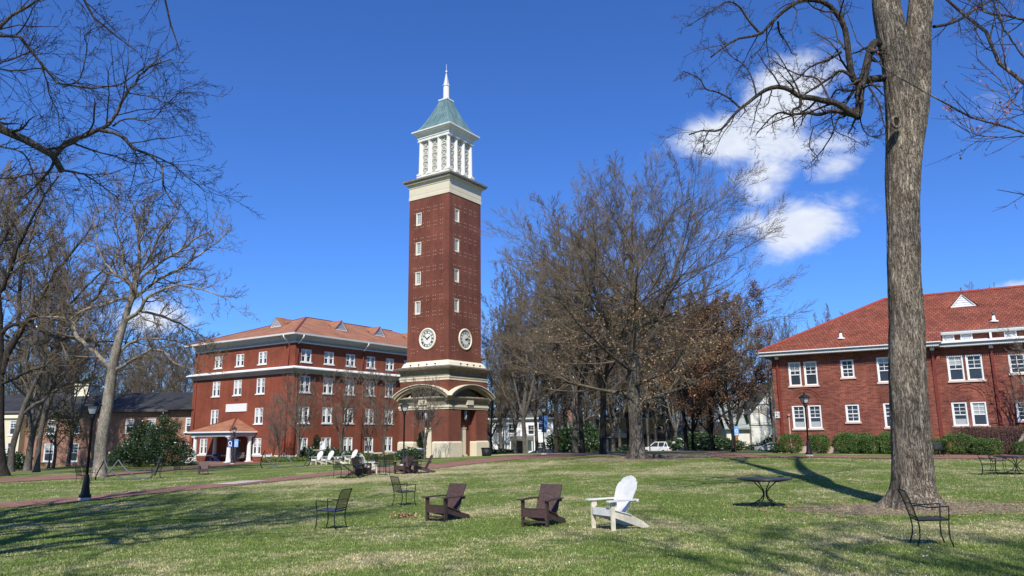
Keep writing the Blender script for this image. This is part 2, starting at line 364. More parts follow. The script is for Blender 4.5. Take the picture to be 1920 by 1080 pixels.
drape('porch_pavement', [(330,861),(430,861),(520,860)], [(330,868),(440,871),(560,864.5)], M['path'], 20, .03)
drape('concrete_slab', [(456,902.6),(503,902)], [(394,909.5),(437,909.2)], M['concrete'], 12, .035)
drape('street', [(930,845.2),(1200,846.2),(1440,846.5)], [(930,847.5),(1200,848.5),(1440,849)], simple('asphalt', (.09,.09,.09), .9, .2, 4.), 30, .04)
# grass blades
def blades(N, seed):
    r = np.random.default_rng(seed)
    y0, y1 = 7.6, 46.
    u = r.random(N); Y = 1/(1/y0-u*(1/y0-1/y1)); X = (r.random(N)*2-1)*(.74*Y+.5)
    d, s = masks(X, Y); keep = r.random(N) > d*.9-.1
    # clumping
    cl = np.sin(X*3.1+np.sin(Y*2.3)*2)+np.sin(Y*4.3+np.sin(X*1.7)*2); keep &= r.random(N) < .7+.15*cl
    X, Y, s = X[keep], Y[keep], s[keep]; N = len(X); Z = Gv(X, Y)
    h = (.018+.030*r.random(N)**2)*(1-.35*s)*(1+np.clip(Y-14, 0, 40)*.012); w = .0035+Y*.00042; a = r.random(N)*2*pi; ln = (r.random((N, 2))-.5)*h[:, None]*1.5
    B = np.stack([X, Y, Z-.006], -1); dx = np.stack([np.cos(a)*w, np.sin(a)*w, np.zeros(N)], -1)
    T = B+np.stack([ln[:, 0], ln[:, 1], h], -1)
    V = np.stack([B-dx, B+dx, T], 1).reshape(-1, 3); Fq = np.arange(3*N).reshape(-1, 3)
    me = npmesh('grass', V, Fq, False)
    at_ = me.attributes.new('straw', 'FLOAT', 'POINT'); at_.data.foreach_set('value', np.repeat(s, 3).astype(np.float32))
    return me
def grassmat():
    q = NT('grass_blade'); v = q.obj(); as_ = q.n('ShaderNodeAttribute', attribute_name='straw')
    r = q.n('ShaderNodeNewGeometry').outputs['Random Per Island']
    n1 = q.noise(v, .32, 6, .68, .4); n2 = q.noise(v, 3.2, 5, .7)
    g = q.mix(r, (.095,.155,.028), (.215,.27,.070))
    st = q.math('ADD', q.math('MULTIPLY', n1, 1.), q.math('MULTIPLY', as_.outputs['Fac'], .26))
    st = q.math('ADD', st, q.math('MULTIPLY', q.math('SUBTRACT', n2, .5), .5)); st = q.math('ADD', st, q.math('MULTIPLY', q.math('SUBTRACT', r, .5), .16))
    c = q.mix(q.ramp(st, .485, .72), g, q.mix(r, (.36,.29,.13), (.66,.56,.33)))
    return q.fin(c, .7, 0, .2)
tag(put('grass', blades(640000, 3), grassmat()), 'short patchy green and straw coloured lawn grass', 'grass', kind='stuff')
# leaf litter: bits of pale dead leaf on the lawn
def litter(name, spots, m, label, s0=.02, s1=.05):
    r = np.random.default_rng(5); V = []; 
    for x, y, z in spots:
        s = r.uniform(s0, s1); a = r.random()*2*pi; e = np.array([cos(a), sin(a), r.uniform(-.4, .4)])*s; f = np.array([-sin(a), cos(a), r.uniform(-.3, .5)])*s*.7
        c = np.array([x, y, z+.02+s*.2]); V += [c-e, c-f, c+e+[0, 0, s*.3], c+f]
    Fq = np.arange(len(V)).reshape(-1, 4)
    return tag(put(name, npmesh(name, V, Fq, False), m), label, 'leaf litter', kind='stuff')
r = np.random.default_rng(11); sp = []
for i in range(520):
    Y = 1/(1/8.5-r.random()*(1/8.5-1/38)); X = (r.random()*2-1)*.7*Y
    if X < -2 and r.random() < .7: continue
    sp.append((X, Y, G(X, Y)))
litter('leaf_litter', sp, simple('litter_pale', (.55,.50,.42), .7, .3, 30.), 'pale dead leaf scraps scattered over the lawn', .012, .03)
def pile(px, py, n, s, label):
    x, y, z = gpt(px, py); o = emp('leaf_clump', (x, y, z), 0, label, 'leaf clump')
    r = np.random.default_rng(px); V = []
    for i in range(n):
        c = r.normal(0, 1, 3)*[.13*s, .08*s, .045*s]; c[2] = abs(c[2])+.03; a = r.normal(0, 1, 3); a /= np.linalg.norm(a); b = np.cross(a, r.normal(0, 1, 3)); b /= np.linalg.norm(b)
        V += [c-a*.045, c-b*.03, c+a*.045, c+b*.03]
    put('dry_leaves', npmesh('dry_leaves', V, np.arange(len(V)).reshape(-1, 4), False), M['leaf_tan'], o)
pile(757, 972, 90, 1, 'curled clump of dry brown leaves lying on the lawn near the open metal chair')
pile(729, 910, 14, .5, 'small dark dead leaf curl behind the left leg of the metal chair')
r = np.random.default_rng(12); sp = []
for px, py, rx, ry, n in ((1722,952,4.2,2.0,900),(1195,862,4.5,2.4,500),(1240,857,6,1.6,400)):
    cx, cy, _ = gpt(px, py)
    for i in range(n): a = r.random()*2*pi; q_ = r.random()**.6*1.15; X = cx+cos(a)*rx*q_; Y = cy+sin(a)*ry*q_; sp.append((X, Y, G(X, Y)))
litter('fallen_leaves', sp, M['leaf_tan'], 'small brown fallen leaves on the bare earth under the big trees', .02, .045)
# ------------------------------------------------------------------ windows
_wc = {}
def wmesh(w, h, st):
    k = (w, h, st)
    if k in _wc: return _wc[k]
    f = MB(); p = MB(); b = None; s = MB(); c = .11 if st != 'slim' else .06; ya, yb = .03, .15
    x0, x1 = -w/2, w/2
    f.box(x0, x0+c, ya, yb, 0, h).box(x1-c, x1, ya, yb, 0, h).box(x0+c, x1-c, ya, yb, h-c, h).box(x0+c, x1-c, ya, yb, 0, c)
    cells = [(x0+c, x1-c)]
    if st == 'pair': f.box(-.13, .13, ya-.003, yb, c, h-c); cells = [(x0+c, -.13), (.13, x1-c)]
    for a, d in cells:
        mid = h*.47; f.box(a, d, .07, yb-.01, mid-.035, mid+.035)
        f.box(a, a+.035, .085, yb-.01, c, h-c).box(d-.035, d, .085, yb-.01, c, h-c)
        cx = (a+d)/2; f.box(cx-.018, cx+.018, .09, yb-.012, mid+.035, h-c)
        n = 3 if st == 'tall' else 2
        for i in range(1, n): zz = mid+(h-c-mid)*i/n; f.box(a+.035, d-.035, .092, yb-.012, zz-.018, zz+.018)
        if st == 'small': f.box(cx-.018, cx+.018, .09, yb-.012, c, mid-.035); zz = (c+mid)/2; f.box(a+.035, d-.035, .092, yb-.012, zz-.018, zz+.018)
        p.box(a, d, .125, .135, c, h-c)
    s.box(x0-.09, x1+.09, -.09, ya-.002, -.11, .02).box(x0, x1, ya-.002, .15, -.10, -.003)
    if st in ('tall',):
        b = MB(); a, d = cells[0]; b.box(a+.04, d-.04, .112, .12, c, h*.30)
    r = _wc[k] = (f.mesh('window'), p.mesh('window_pane'), s.mesh('window_sill'), b.mesh('window_blind') if b else None)
    return r
_bl = {}; _br = random.Random(4)
def blindmesh(w, h, st, fr):
    k = (w, h, st, fr)
    if k not in _bl:
        c = .11; e = MB(); z0 = h-c-(h-2*c)*fr
        for a, d in ([(-w/2+c, -.13), (.13, w/2-c)] if st == 'pair' else [(-w/2+c, w/2-c)]):
            e.box(a+.03, d-.03, .1185, .1235, z0, h-c)
        _bl[k] = e.mesh('window_blind')
    return _bl[k]
def window(parent, o, ux, u, z, w, h, st, blind=False, sill='white'):
    n = (ux[1], -ux[0]); W = put('window', None if 0 else wmesh(w, h, st)[0], M['white'], parent, (o[0]+ux[0]*u, o[1]+ux[1]*u, z), atan2(ux[1], ux[0]))
    q = wmesh(w, h, st); put('window_pane', q[1], M['glass'], W); put('window_sill', q[2], M[sill], W)
    if st in ('pair', 'tall') and _br.random() < .45: put('window_blind', blindmesh(w, h, st, _br.choice((.22, .38, .55, .85))), M['blind'], W)
    elif blind and q[3]: put('window_blind', q[3], M['blind'], W)
    return W
def op(u, z, w, h): return (u-w/2, u+w/2, z, z+h)
def hip(mb, x0, x1, y0, y1, z0, z1, over=0., rid='x', gab=0):
    x0 -= over; x1 += over; y0 -= over; y1 += over
    if rid == 'x': h = (y1-y0)/2; a = (x0+h, (y0+y1)/2, z1); b = (x1-h, (y0+y1)/2, z1)
    else: h = (x1-x0)/2; a = ((x0+x1)/2, y0+h, z1); b = ((x0+x1)/2, y1-h, z1)
    c = [(x0,y0,z0),(x1,y0,z0),(x1,y1,z0),(x0,y1,z0)]
    if rid == 'x': mb.add(c+[a, b], [(0,1,5,4),(1,2,5),(2,3,4,5),(3,0,4)])
    else: mb.add(c+[a, b], [(0,1,4),(1,2,5,4),(2,3,5),(3,0,4,5)])
    return mb
# ------------------------------------------------------------------ bell tower
TR = rad(-33.96)
tw = emp('bell_tower', (-5.957, 65.165, .1), TR, 'tall red brick clock tower with white belfry and green copper roof', 'bell tower')
ZT = .1
def T(mb, name, m, parent=None, loc=(0, 0, 0), rz=0): return mb.build(name, m, parent or tw, loc, rz)
def zsub(prof): return [(a, z-ZT) for a, z in prof]
FACES = [((-1, -1), (1, 0)), ((1, -1), (0, 1)), ((1, 1), (-1, 0)), ((-1, 1), (0, -1))]
# shaft with openings for the eight lattice windows
sh = MB(); S = 2.28; WZ = [20.78, 18.09, 15.41, 12.81]
for (sx, sy), ux in FACES: sh.wall((sx*S, sy*S), ux, 2*S, 7.95-ZT, 22.85-ZT, [(S-1.17-.32, S-1.17+.32, z-.60-ZT, z+.60-ZT) for z in WZ], .14)
shaft = T(sh, 'shaft', M['brick_tower'])
dots = MB()
for (sx, sy), ux in FACES:
    n = (ux[1], -ux[0]); o = (sx*S, sy*S)
    def dot(u, z): 
        cx, cy = o[0]+ux[0]*u, o[1]+ux[1]*u; t = .032
        dots.box(cx-t*abs(ux[0])-.012*abs(n[0]), cx+t*abs(ux[0])+.012*abs(n[0]), cy-t*abs(ux[1])-.012*abs(n[1]), cy+t*abs(ux[1])+.012*abs(n[1]), z-t-ZT, z+t-ZT)
    for zc in WZ:
        for dz in (.90, .56, -.47, -.80):
            for k in range(6):
                for e in (0, .24):
                    u = 2*S-(.72+.735*k+e)
                    if u < .2 or (abs(u-1.11) < .4 and abs(dz) < .6): continue
                    dot(u, zc+dz)
    for dz in (1.25, .9, -.75, -1.1):
        for u in (.55, .8, 3.76, 4.0): dot(u, 9.95+dz*.95)
        for u in (1.2, 3.36): 
            if abs(dz) > .8: dot(u, 9.95+dz*.85)
T(dots, 'dot_pattern', simple('dot_stone', (.50,.34,.27), .8, .1, 5.), shaft)['kind'] = 'stuff'
lat = MB(); fr = MB()
w, h = .64, 1.2
fr.box(-w/2, -w/2+.09, .02, .13, 0, h).box(w/2-.09, w/2, .02, .13, 0, h).box(-w/2+.09, w/2-.09, .02, .13, h-.09, h).box(-w/2+.09, w/2-.09, .02, .13, 0, .12)
gr = MB().box(-w/2+.09, w/2-.09, .10, .125, .12, h-.09); dk = MB()
for i in range(5):
    for j in (-1, 1): zc = .22+i*.17; dk.box(j*.09-.045, j*.09+.045, .085, .099, zc, zc+.1)
frm, grm, dkm = fr.mesh('window'), gr.mesh('screen'), dk.mesh('screen_holes')
for (sx, sy), ux in FACES:
    for z in WZ:
        W = put('window', frm, M['cream2'], tw, (sx*S+ux[0]*(S-1.17), sy*S+ux[1]*(S-1.17), z-.6-ZT), atan2(ux[1], ux[0]))
        put('screen', grm, M['louvre_grey'], W); put('screen_holes', dkm, M['house_dark'], W)
# lower block: piers, niche walls
B0 = 2.66; NW = 1.05; ND = .62; PZ = 1.45
pier = MB()
for sx in (-1, 1):
    for sy in (-1, 1):
        x0, x1 = sorted((sx*NW, sx*B0)); y0, y1 = sorted((sy*NW, sy*B0))
        pier.box(x0, x1, y0, y1, -.2, 4.3-ZT)
pier.box(-(B0-ND), B0-ND, -NW, NW, -.2, 4.3-ZT).box(-NW, NW, -(B0-ND), B0-ND, -.2, 4.3-ZT)
ARC = [(-(B0-.004)+2*(B0-.004)*i/24, 5.12-ZT+1.0*(1-((-1+2*i/24)**2))**.8-.3) for i in range(25)]
for (sx, sy), ux in FACES:
    n = (ux[1], -ux[0]); q2 = MB().prism(ARC+[(B0-.004, 6.47-ZT), (-B0+.004, 6.47-ZT)], -B0, -B0+.62)
    pier.add([(-n[0]*0+ux[0]*a-n[0]*b, ux[1]*a-n[1]*b, c) for a, b, c in q2.v], q2.f)
T(pier, 'brick_base', M['brick_tower'])
T(MB().box(-(B0-.62), B0-.62, -(B0-.62), B0-.62, 4.2-ZT, 6.46-ZT).box(-B0+.01, B0-.01, -B0+.01, B0-.01, 4.3-ZT, 5.05-ZT), 'tympanum_core', M['olive'])  # cream recess with the arch's shade painted in as olive
pl = MB()
for sx in (-1, 1):
    for sy in (-1, 1):
        x0, x1 = sorted((sx*(NW-.06), sx*(B0+.1))); y0, y1 = sorted((sy*(NW-.06), sy*(B0+.1)))
        pl.ring(x0, x1, y0, y1, [(0, -.25), (0, PZ-.12-ZT), (-.05, PZ-.03-ZT), (-.09, PZ-ZT), (-.11, PZ+.01-ZT)], True)
T(pl, 'plinth', M['cream'])
for (sx, sy), ux in FACES:
    q = MB(); q.box(-.36, .36, -.06, .1, .0, 2.36).box(-.41, .41, -.1, .1, 2.36, 2.44).box(-.44, .44, -.16, .1, -.1, .22)
    q.box(-.28, .28, -.075, -.055, .3, 2.2)
    n = (ux[1], -ux[0]); put('door_panel', q.mesh('door_panel'), M['cream'], tw, (n[0]*(B0-ND), n[1]*(B0-ND), .02), atan2(ux[1], ux[0]))
    l = emp('x') if 0 else MB()
    l.lathe([(.03, 3.05), (.10, 3.08), (.12, 3.2), (.05, 3.22)], (0, -.3), 8); l.box(-.03, .03, -.3, 0, 3.1, 3.16)
    l.lathe([(.2, 4.0), (.17, 4.05), (.08, 4.22), (.03, 4.3)], (0, -.3), 8)
    for a in range(8): l.box(.15*cos(a*pi/4)-.012, .15*cos(a*pi/4)+.012, -.3+.15*sin(a*pi/4)-.012, -.3+.15*sin(a*pi/4)+.012, 3.2, 4.0)
    L = put('wall_lantern', l.mesh('wall_lantern'), M['iron'], tw, (n[0]*(B0-ND), n[1]*(B0-ND), -.1), atan2(ux[1], ux[0]))
    put('lantern_glass', MB().lathe([(.13, 3.22), (.15, 3.99)], (0, -.3), 10).mesh('lantern_glass'), M['white'], L)
    # arch canopy and entablature below it
    A = MB(); N = 24; R2 = B0+.42; rise = 1.0; zb = 5.12-ZT
    outer = [(-R2+2*R2*i/N, zb+rise*(1-((-1+2*i/N)**2))**.8) for i in range(N+1)]
    inner = [(x*.93, z-.22) for x, z in outer]
    pf = outer+inner[::-1]
    o2 = [(x*.985, z-.055) for x, z in outer]
    A.prism(outer+o2[::-1], -(B0+.60), -(B0-.05)); 
    put('arch_canopy', A.mesh('arch_canopy'), M['cream'], tw, (0, 0, 0), atan2(ux[1], ux[0])); A = MB()
    A.prism([(x*.97, z-.06) for x, z in outer]+[(x*.92, z-.22) for x, z in outer][::-1], -(B0+.50), -(B0-.05))
    A.prism([(x*.915, z-.225) for x, z in outer]+[(x*.86, z-.34) for x, z in outer][::-1], -(B0+.34), -(B0-.05))
    put('arch_soffit', A.mesh('arch_soffit'), M['bronze_shade'], tw, (0, 0, 0), atan2(ux[1], ux[0]))  # shaded underside of the arch, put into its colour
    E = MB(); E.box(-B0-.02, B0+.02, -B0-.17, -B0+.1, 4.97-ZT, 5.08-ZT)
    E.box(-.42, .42, -B0-.22, -B0, 4.42-ZT, 5.05-ZT)  # patch of sun under the arch crown, built as a cream block
    put('ledge_sun_patch', E.mesh('ledge_sun_patch'), M['cream'], tw, (0, 0, 0), atan2(ux[1], ux[0]))
e = MB().ring(-B0, B0, -B0, B0, zsub([(-.02,4.05),(.05,4.05),(.05,4.18),(.11,4.2),(.11,4.33),(.05,4.36)]))
T(e, 'architrave', M['cream'])
e = MB().ring(-B0, B0, -B0, B0, zsub([(.05,4.36),(.05,4.74),(.16,4.8),(.30,4.95),(.30,5.04),(-.02,5.06)]))
T(e, 'entablature', M['olive'])  # shade below the canopy painted into this band
e = MB().ring(-B0, B0, -B0, B0, zsub([(0,6.42),(.04,6.43),(.04,6.62),(.09,6.64),(.09,6.74),(.02,6.76)]))
T(e, 'frieze', M['cream'])
e = MB().ring(-B0, B0, -B0, B0, zsub([(.02,6.76),(.02,7.08),(.05,7.1),(.05,7.2),(.12,7.24),(.12,7.3),(.36,7.33),(.36,7.355),(-.02,7.36)]))
T(e, 'lower_cornice', M['olive'])  # olive carries the shade under the lip as well as weathering
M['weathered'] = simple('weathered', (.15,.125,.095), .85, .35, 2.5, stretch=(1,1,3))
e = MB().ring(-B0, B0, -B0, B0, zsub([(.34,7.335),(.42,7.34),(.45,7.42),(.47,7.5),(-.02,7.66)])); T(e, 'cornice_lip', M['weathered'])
e = MB().ring(-S, S, -S, S, zsub([(.36,7.62),(.28,7.75),(.20,7.95),(.12,8.02),(.05,8.05),(.05,8.1),(-.02,8.12)]))
T(e, 'skirt', M['cream2'])
spm = MB().lathe([(.05,0),(.05,.05)], n=8).lathe([(.015,.05),(.015,.16)], n=6).lathe([(.04,.16),(.09,.22),(.07,.27)], n=8).mesh('spotlight')
for (sx, sy), ux in FACES:
    n = (ux[1], -ux[0])
    for u in (-1.35, -.45, .45, 1.35): put('spotlight', spm, M['iron'], tw, (n[0]*2.86+ux[0]*u, n[1]*2.86+ux[1]*u, 7.56-ZT))
# clocks
for fi, ((sx, sy), ux) in enumerate(FACES):
    n = (ux[1], -ux[0]); c = put('clock', None or MB().lathe([(.93,.0),(.93,.06),(.86,.10),(.78,.07),(.78,.02)], n=48).mesh('clock'), M['cream2'], tw)
    c.location = (n[0]*(S-.01), n[1]*(S-.01), 10.0-ZT); c.rotation_euler = (pi/2, 0, atan2(ux[1], ux[0]))
    put('clock_dial', MB().lathe([(.78,.0),(.78,.035)], n=48).mesh('clock_dial'), M['belfry_white'], c)
    rg = MB()
    for ra, rb in ((.70,.665), (.50,.475)):
        for k in range(48):
            a0, a1 = 2*pi*k/48, 2*pi*(k+1)/48
            rg.add([(ra*cos(a0),ra*sin(a0),.05),(ra*cos(a1),ra*sin(a1),.05),(rb*cos(a1),rb*sin(a1),.05),(rb*cos(a0),rb*sin(a0),.05)], [(0,1,2,3)])
    NUM = ['XII','I','II','III','IIII','V','VI','VII','VIII','IX','X','XI']
    for k in range(12):
        a = pi/2-k*pi/6; s_ = NUM[k]; er = (cos(a), sin(a)); et = (-er[1]*-1, er[0]*-1)
        gl = []; 
        for ch in s_: gl.append({'I': .035, 'V': .085, 'X': .085}[ch])
        tot = sum(gl)+.014*(len(gl)-1); x = -tot/2
        def stroke(xa, xb, t=.016):
            P = lambda xx, r_: (er[0]*r_+et[0]*xx, er[1]*r_+et[1]*xx, .052)
            rg.add([P(xa-t, .505), P(xa+t, .505), P(xb+t, .66), P(xb-t, .66)], [(0,1,2,3)])
        for ch, wd in zip(s_, gl):
            if ch == 'I': stroke(x+wd/2, x+wd/2)
            elif ch == 'V': stroke(x+wd/2, x+.012, .018); stroke(x+wd/2, x+wd-.012, .011)
            else: stroke(x+.012, x+wd-.012, .011); stroke(x+wd-.012, x+.012, .018)
            x += wd+.014
    put('clock_numerals', rg.mesh('clock_numerals'), M['dark'], c)
    hm, mm = ((2*60-8), 52) if fi != 1 else ((2*60+15), 15)
    for nm, ang, L_, w_ in (('hour_hand', 2*pi*hm/720, .42, .05), ('minute_hand', 2*pi*mm/60, .62, .036)):
        a = pi/2-ang; hb = MB(); dx, dy = cos(a), sin(a); qx, qy = -dy, dx; z = .07 if nm[0] == 'h' else .085
        hb.add([(-dx*.1+qx*w_*.6, -dy*.1+qy*w_*.6, z), (-dx*.1-qx*w_*.6, -dy*.1-qy*w_*.6, z), (dx*L_*.6-qx*w_, dy*L_*.6-qy*w_, z), (dx*L_, dy*L_, z), (dx*L_*.6+qx*w_, dy*L_*.6+qy*w_, z)], [(0,1,2,3,4)])
        put(nm, hb.mesh(nm), M['dark'], c)
# upper entablature, belfry
e = MB().ring(-S, S, -S, S, zsub([(-.02,22.6),(.05,22.62),(.05,22.9),(.02,22.92),(.02,23.02),(.03,23.04),(.03,23.68),(.07,23.72),(.07,23.86),(.12,23.9),(.12,24.0),(.30,24.05),(.30,24.12),(-.02,24.14)]), True)
T(e, 'upper_cornice', M['cream'])
M['weathered2'] = simple('weathered2', (.24,.21,.165), .85, .3, 2.5, stretch=(1,1,3))
e = MB().ring(-S, S, -S, S, zsub([(.28,24.12),(.36,24.14),(.38,24.2),(.46,24.26),(.49,24.4),(-.02,24.6)]), True); T(e, 'cornice_lip', M['weathered2'])
e = MB().ring(-1.86, 1.86, -1.86, 1.86, zsub([(-.1,24.5),(.0,24.5),(.0,24.95),(-.05,25.0),(-.2,25.02)]), True)
T(e, 'belfry_base', M['belfry_white'])
colm = MB().box(-.27,.27,-.27,.27,0,.16).lathe([(.25,.16),(.25,.24),(.2,.27),(.195,.3),(.165,3.05),(.17,3.1),(.23,3.2),(.23,3.24)], n=16).box(-.25,.25,-.25,.25,3.24,3.3).mesh('column')
cs = [-1.6, -.533, .533, 1.6]
for x in cs:
    for y in cs:
        if max(abs(x), abs(y)) > 1.5: put('belfry_column', colm, M['belfry_white'], tw, (x, y, 25.02-ZT))
lt = MB(); H = 3.2; w = .36
lt.box(-w, -w+.06, -.03, .03, .1, H).box(w-.06, w, -.03, .03, .1, H)
for i in range(5):
    z0 = .12+i*.62; z1 = z0+.56
    lt.beam((-w+.05, 0, z0), (w-.05, 0, z1), .04, .05, (0, 1, 0)).beam((w-.05, .005, z0), (-w+.05, .005, z1), .04, .05, (0, 1, 0)).box(-w+.06, w-.06, -.03, .03, z1, z1+.06)
ltm = lt.mesh('lattice')
for (sx, sy), ux in FACES:
    n = (ux[1], -ux[0])
    for u in (-1.066, 0, 1.066): put('lattice', ltm, M['belfry_white'], tw, (n[0]*1.575+ux[0]*u, n[1]*1.575+ux[1]*u, 25.05-ZT), atan2(ux[1], ux[0]))
T(MB().box(-1.52, 1.52, -1.52, 1.52, 25.0-ZT, 28.4-ZT), 'belfry_core', simple('belfry_panel', (.50,.47,.38), .7, .1, 2.))
e = MB().ring(-1.8, 1.8, -1.8, 1.8, zsub([(-.6,28.3),(.0,28.3),(.0,28.52),(.05,28.54),(.05,28.72),(.12,28.78),(.25,28.92),(.36,28.98),(.36,29.05),(.44,29.08),(.45,29.2),(.1,29.3)]), True)
T(e, 'belfry_cornice', M['belfry_white'])
rf = MB(); pr_ = [(2.02,29.22),(1.62,29.8),(1.28,30.45),(.95,31.2),(.66,31.9),(.42,32.55)]
rf.ring(0, 0, 0, 0, zsub(pr_))
for (sx, sy), ux in FACES:       # standing seams
    n = (ux[1], -ux[0])
    for j in range(-7, 8):
        pts = []
        for hh, z in pr_:
            u = j*.25
            if abs(u) < hh: pts.append((n[0]*(hh+.012)+ux[0]*u, n[1]*(hh+.012)+ux[1]*u, z-ZT))
        if len(pts) > 1: 
            for a, b in zip(pts, pts[1:]): rf.beam(a, b, .03, .05, (n[0], n[1], .6))
T(rf, 'copper_roof', M['copper'])
e = MB().ring(-.38, .38, -.38, .38, zsub([(.1,32.45),(.14,32.5),(.14,32.62),(.0,32.66)]), True)
e.lathe(zsub([(.33,32.6),(.33,32.7),(.29,32.72),(.28,34.0),(.34,34.05),(.34,34.12),(.3,34.16)]), n=8, sm=False)
cup = T(e, 'cupola', M['belfry_white'])
T(MB().lathe(zsub([(.31,34.14),(.14,34.9),(.05,35.35),(.04,35.4)]), n=8, sm=False), 'spire', simple('spire_zinc', (.5,.5,.52), .4, .1, 3., .3))
T(MB().lathe(zsub([(.03,35.35),(.1,35.42),(.12,35.5),(.08,35.6),(.02,35.64),(.012,36.3)]), n=10), 'finial', M['louvre_grey'])
# ------------------------------------------------------------------ four storey hall, left. local origin = near corner; -y facade and +x facade
LX, LY = -23.908, 82.0; zb = -.75; W1, W2 = 18.45, 34.3
hall = emp('brick_hall', (LX, LY, zb), TR, 'four storey red brick hall with brown hipped roof and porch, left of the clock tower', 'building')
Z = lambda z: z-zb
wins1 = []; 
for u in (13.7, 9.6, 5.5): wins1 += [(u, 10.12, 1.45)]
for u in (13.8, 9.75, 5.6): wins1 += [(u, 6.78, 1.8)]
for u in (13.8, 5.65): wins1 += [(u, 3.45, 1.8)]
wins1 += [(5.7, .1, 1.8), (15.6, .1, 1.8)]
wins2 = [(u, z, h) for u in [1.6, 4.95, 8.3, 11.7, 15.05, 18.4, 21.75, 25.1, 28.5, 31.8] for z, h in ((10.12, 1.45), (6.78, 1.8), (3.45, 1.8), (.1, 1.8))]
WW = 1.46
wb = MB()
wb.wall((-W1, 0), (1, 0), W1, -.3, Z(12.3), [op(W1-u, Z(z), WW, h) for u, z, h in wins1]+[(W1-10.7, W1-8.6, Z(-.67), Z(1.75))])
wb.wall((0, 0), (0, 1), W2, -.3, Z(12.3), [op(u, Z(z), WW, h) for u, z, h in wins2])
wb.wall((0, W2), (-1, 0), W1, -.3, Z(12.3)).wall((-W1, W2), (0, -1), W2, -.3, Z(12.3))
wb.box(-W1, 0, 0, W2, Z(12.2), Z(12.28))
T(wb, 'wall', M['brick_left'], hall)
for u, z, h in wins1: window(hall, (-W1, 0), (1, 0), W1-u, Z(z), WW, h, 'pair')
for u, z, h in wins2:
    if u < 30: window(hall, (0, 0), (0, 1), u, Z(z), WW, h, 'pair')
# panel below some sills
pb = MB()
for u in (4.95, 11.7, 21.75): pb.box(-.01, .03, u-.35, u+.35, Z(6.78)-.62, Z(6.78)-.34)
for u in (1.6, 8.3, 15.05): pb.box(-.01, .03, u-.35, u+.35, Z(10.12)-.42, Z(10.12)-.2)
pb.box(-10.1, -9.4, -.03, .01, Z(6.78)-.62, Z(6.78)-.34); T(pb, 'vent_panel', M['pipe_red'], hall)
e = MB().ring(-W1, 0, 0, W2, [(-.02, Z(-.14)), (.06, Z(-.12)), (.06, Z(.0)), (-.02, Z(.03))]); T(e, 'water_table', M['white'], hall)
e = MB().ring(-W1, 0, 0, W2, [(-.02, Z(8.85)), (.06, Z(8.88)), (.12, Z(9.05)), (.35, Z(9.15)), (.55, Z(9.22)), (.58, Z(9.3))])
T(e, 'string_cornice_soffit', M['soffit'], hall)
e = MB().ring(-W1, 0, 0, W2, [(.58, Z(9.302)), (.66, Z(9.32)), (.66, Z(9.42)), (.5, Z(9.5)), (.2, Z(9.62)), (-.02, Z(9.66))]); T(e, 'string_cornice', M['white'], hall)
e = MB().ring(-W1, 0, 0, W2, [(-.02, Z(12.2)), (.07, Z(12.22)), (.07, Z(12.33)), (-.02, Z(12.35))]); T(e, 'frieze_band', M['white'], hall)
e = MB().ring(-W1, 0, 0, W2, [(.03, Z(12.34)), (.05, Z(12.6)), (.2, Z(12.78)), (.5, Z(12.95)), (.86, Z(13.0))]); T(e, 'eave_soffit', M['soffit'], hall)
e = MB().ring(-W1, 0, 0, W2, [(.86, Z(12.99)), (.95, Z(13.0)), (.98, Z(13.18)), (.8, Z(13.2))]); T(e, 'gutter', M['white'], hall)
e = MB(); hip(e, -W1, 0, 0, W2, Z(13.17), Z(17.0), .93, 'y'); roof = T(e, 'roof', M['roof_left'], hall)
# hip and ridge caps
e = MB(); c = -W1/2; hh = W1/2+.93; a_ = (c, -.93+hh, Z(17.02)); b_ = (c, W2+.93-hh, Z(17.02))
for q in ((.93, -.93), (-W1-.93, -.93)): e.beam((q[0], q[1], Z(13.2)), a_, .22, .08)
e.beam(a_, b_, .22, .08); T(e, 'ridge_cap', M['pipe_red'], roof)
def gvent(parent, cx, cy, ux, z, w, h, back, m, grey):   # small triangular vent dormer; faces outwards
    g = MB(); n = (ux[1], -ux[0]); P = lambda u, d, zz: (cx+ux[0]*u-n[0]*d, cy+ux[1]*u-n[1]*d, zz)
    g.add([P(-w/2-.15, -.15, z-.02), P(0, -.15, z+h+.08), P(0, back, z+h+.08), P(-w/2-.15, back*.06, z-.02)], [(0,1,2,3)])
    g.add([P(w/2+.15, -.15, z-.02), P(0, -.15, z+h+.08), P(0, back, z+h+.08), P(w/2+.15, back*.06, z-.02)], [(0,3,2,1)])
    D = g.build('roof_vent', m, parent)
    f = MB(); f.add([P(-w/2, 0, z), P(w/2, 0, z), P(0, 0, z+h)], [(0,1,2)])
    f.build('vent_louvre', grey, D)
    t = MB(); 
    for A, B in ((P(-w/2, -.05, z), P(0, -.05, z+h)), (P(w/2, -.05, z), P(0, -.05, z+h)), (P(-w/2-.02, -.04, z+.03), P(w/2+.02, -.04, z+.03))): t.beam(A, B, .07, .07)
    for i in range(1, 5): zz = z+h*i/5.5; t.beam(P(-w/2*(1-i/5.5), -.01, zz), P(w/2*(1-i/5.5), -.01, zz), .03, .03)
    t.build('vent_trim', M['white'], D)
sl = (17.0-13.17)/(W1/2+.93)
gvent(hall, -9.2, 4.6, (1, 0), Z(13.17+sl*(4.6+.93))-.02, 2.0, 1.15, 2.3, M['roof_left'], M['vent_grey'])
for y in (10.2, 17.0, 24.): gvent(hall, -3.9, y, (0, 1), Z(13.17+sl*4.83)-.02, 2.1, 1.2, 2.4, M['roof_left'], M['vent_grey'])
T(MB().box(-11.6, -7.8, -.09, .0, Z(4.9), Z(5.8)), 'stone_plaque', M['white'], hall)
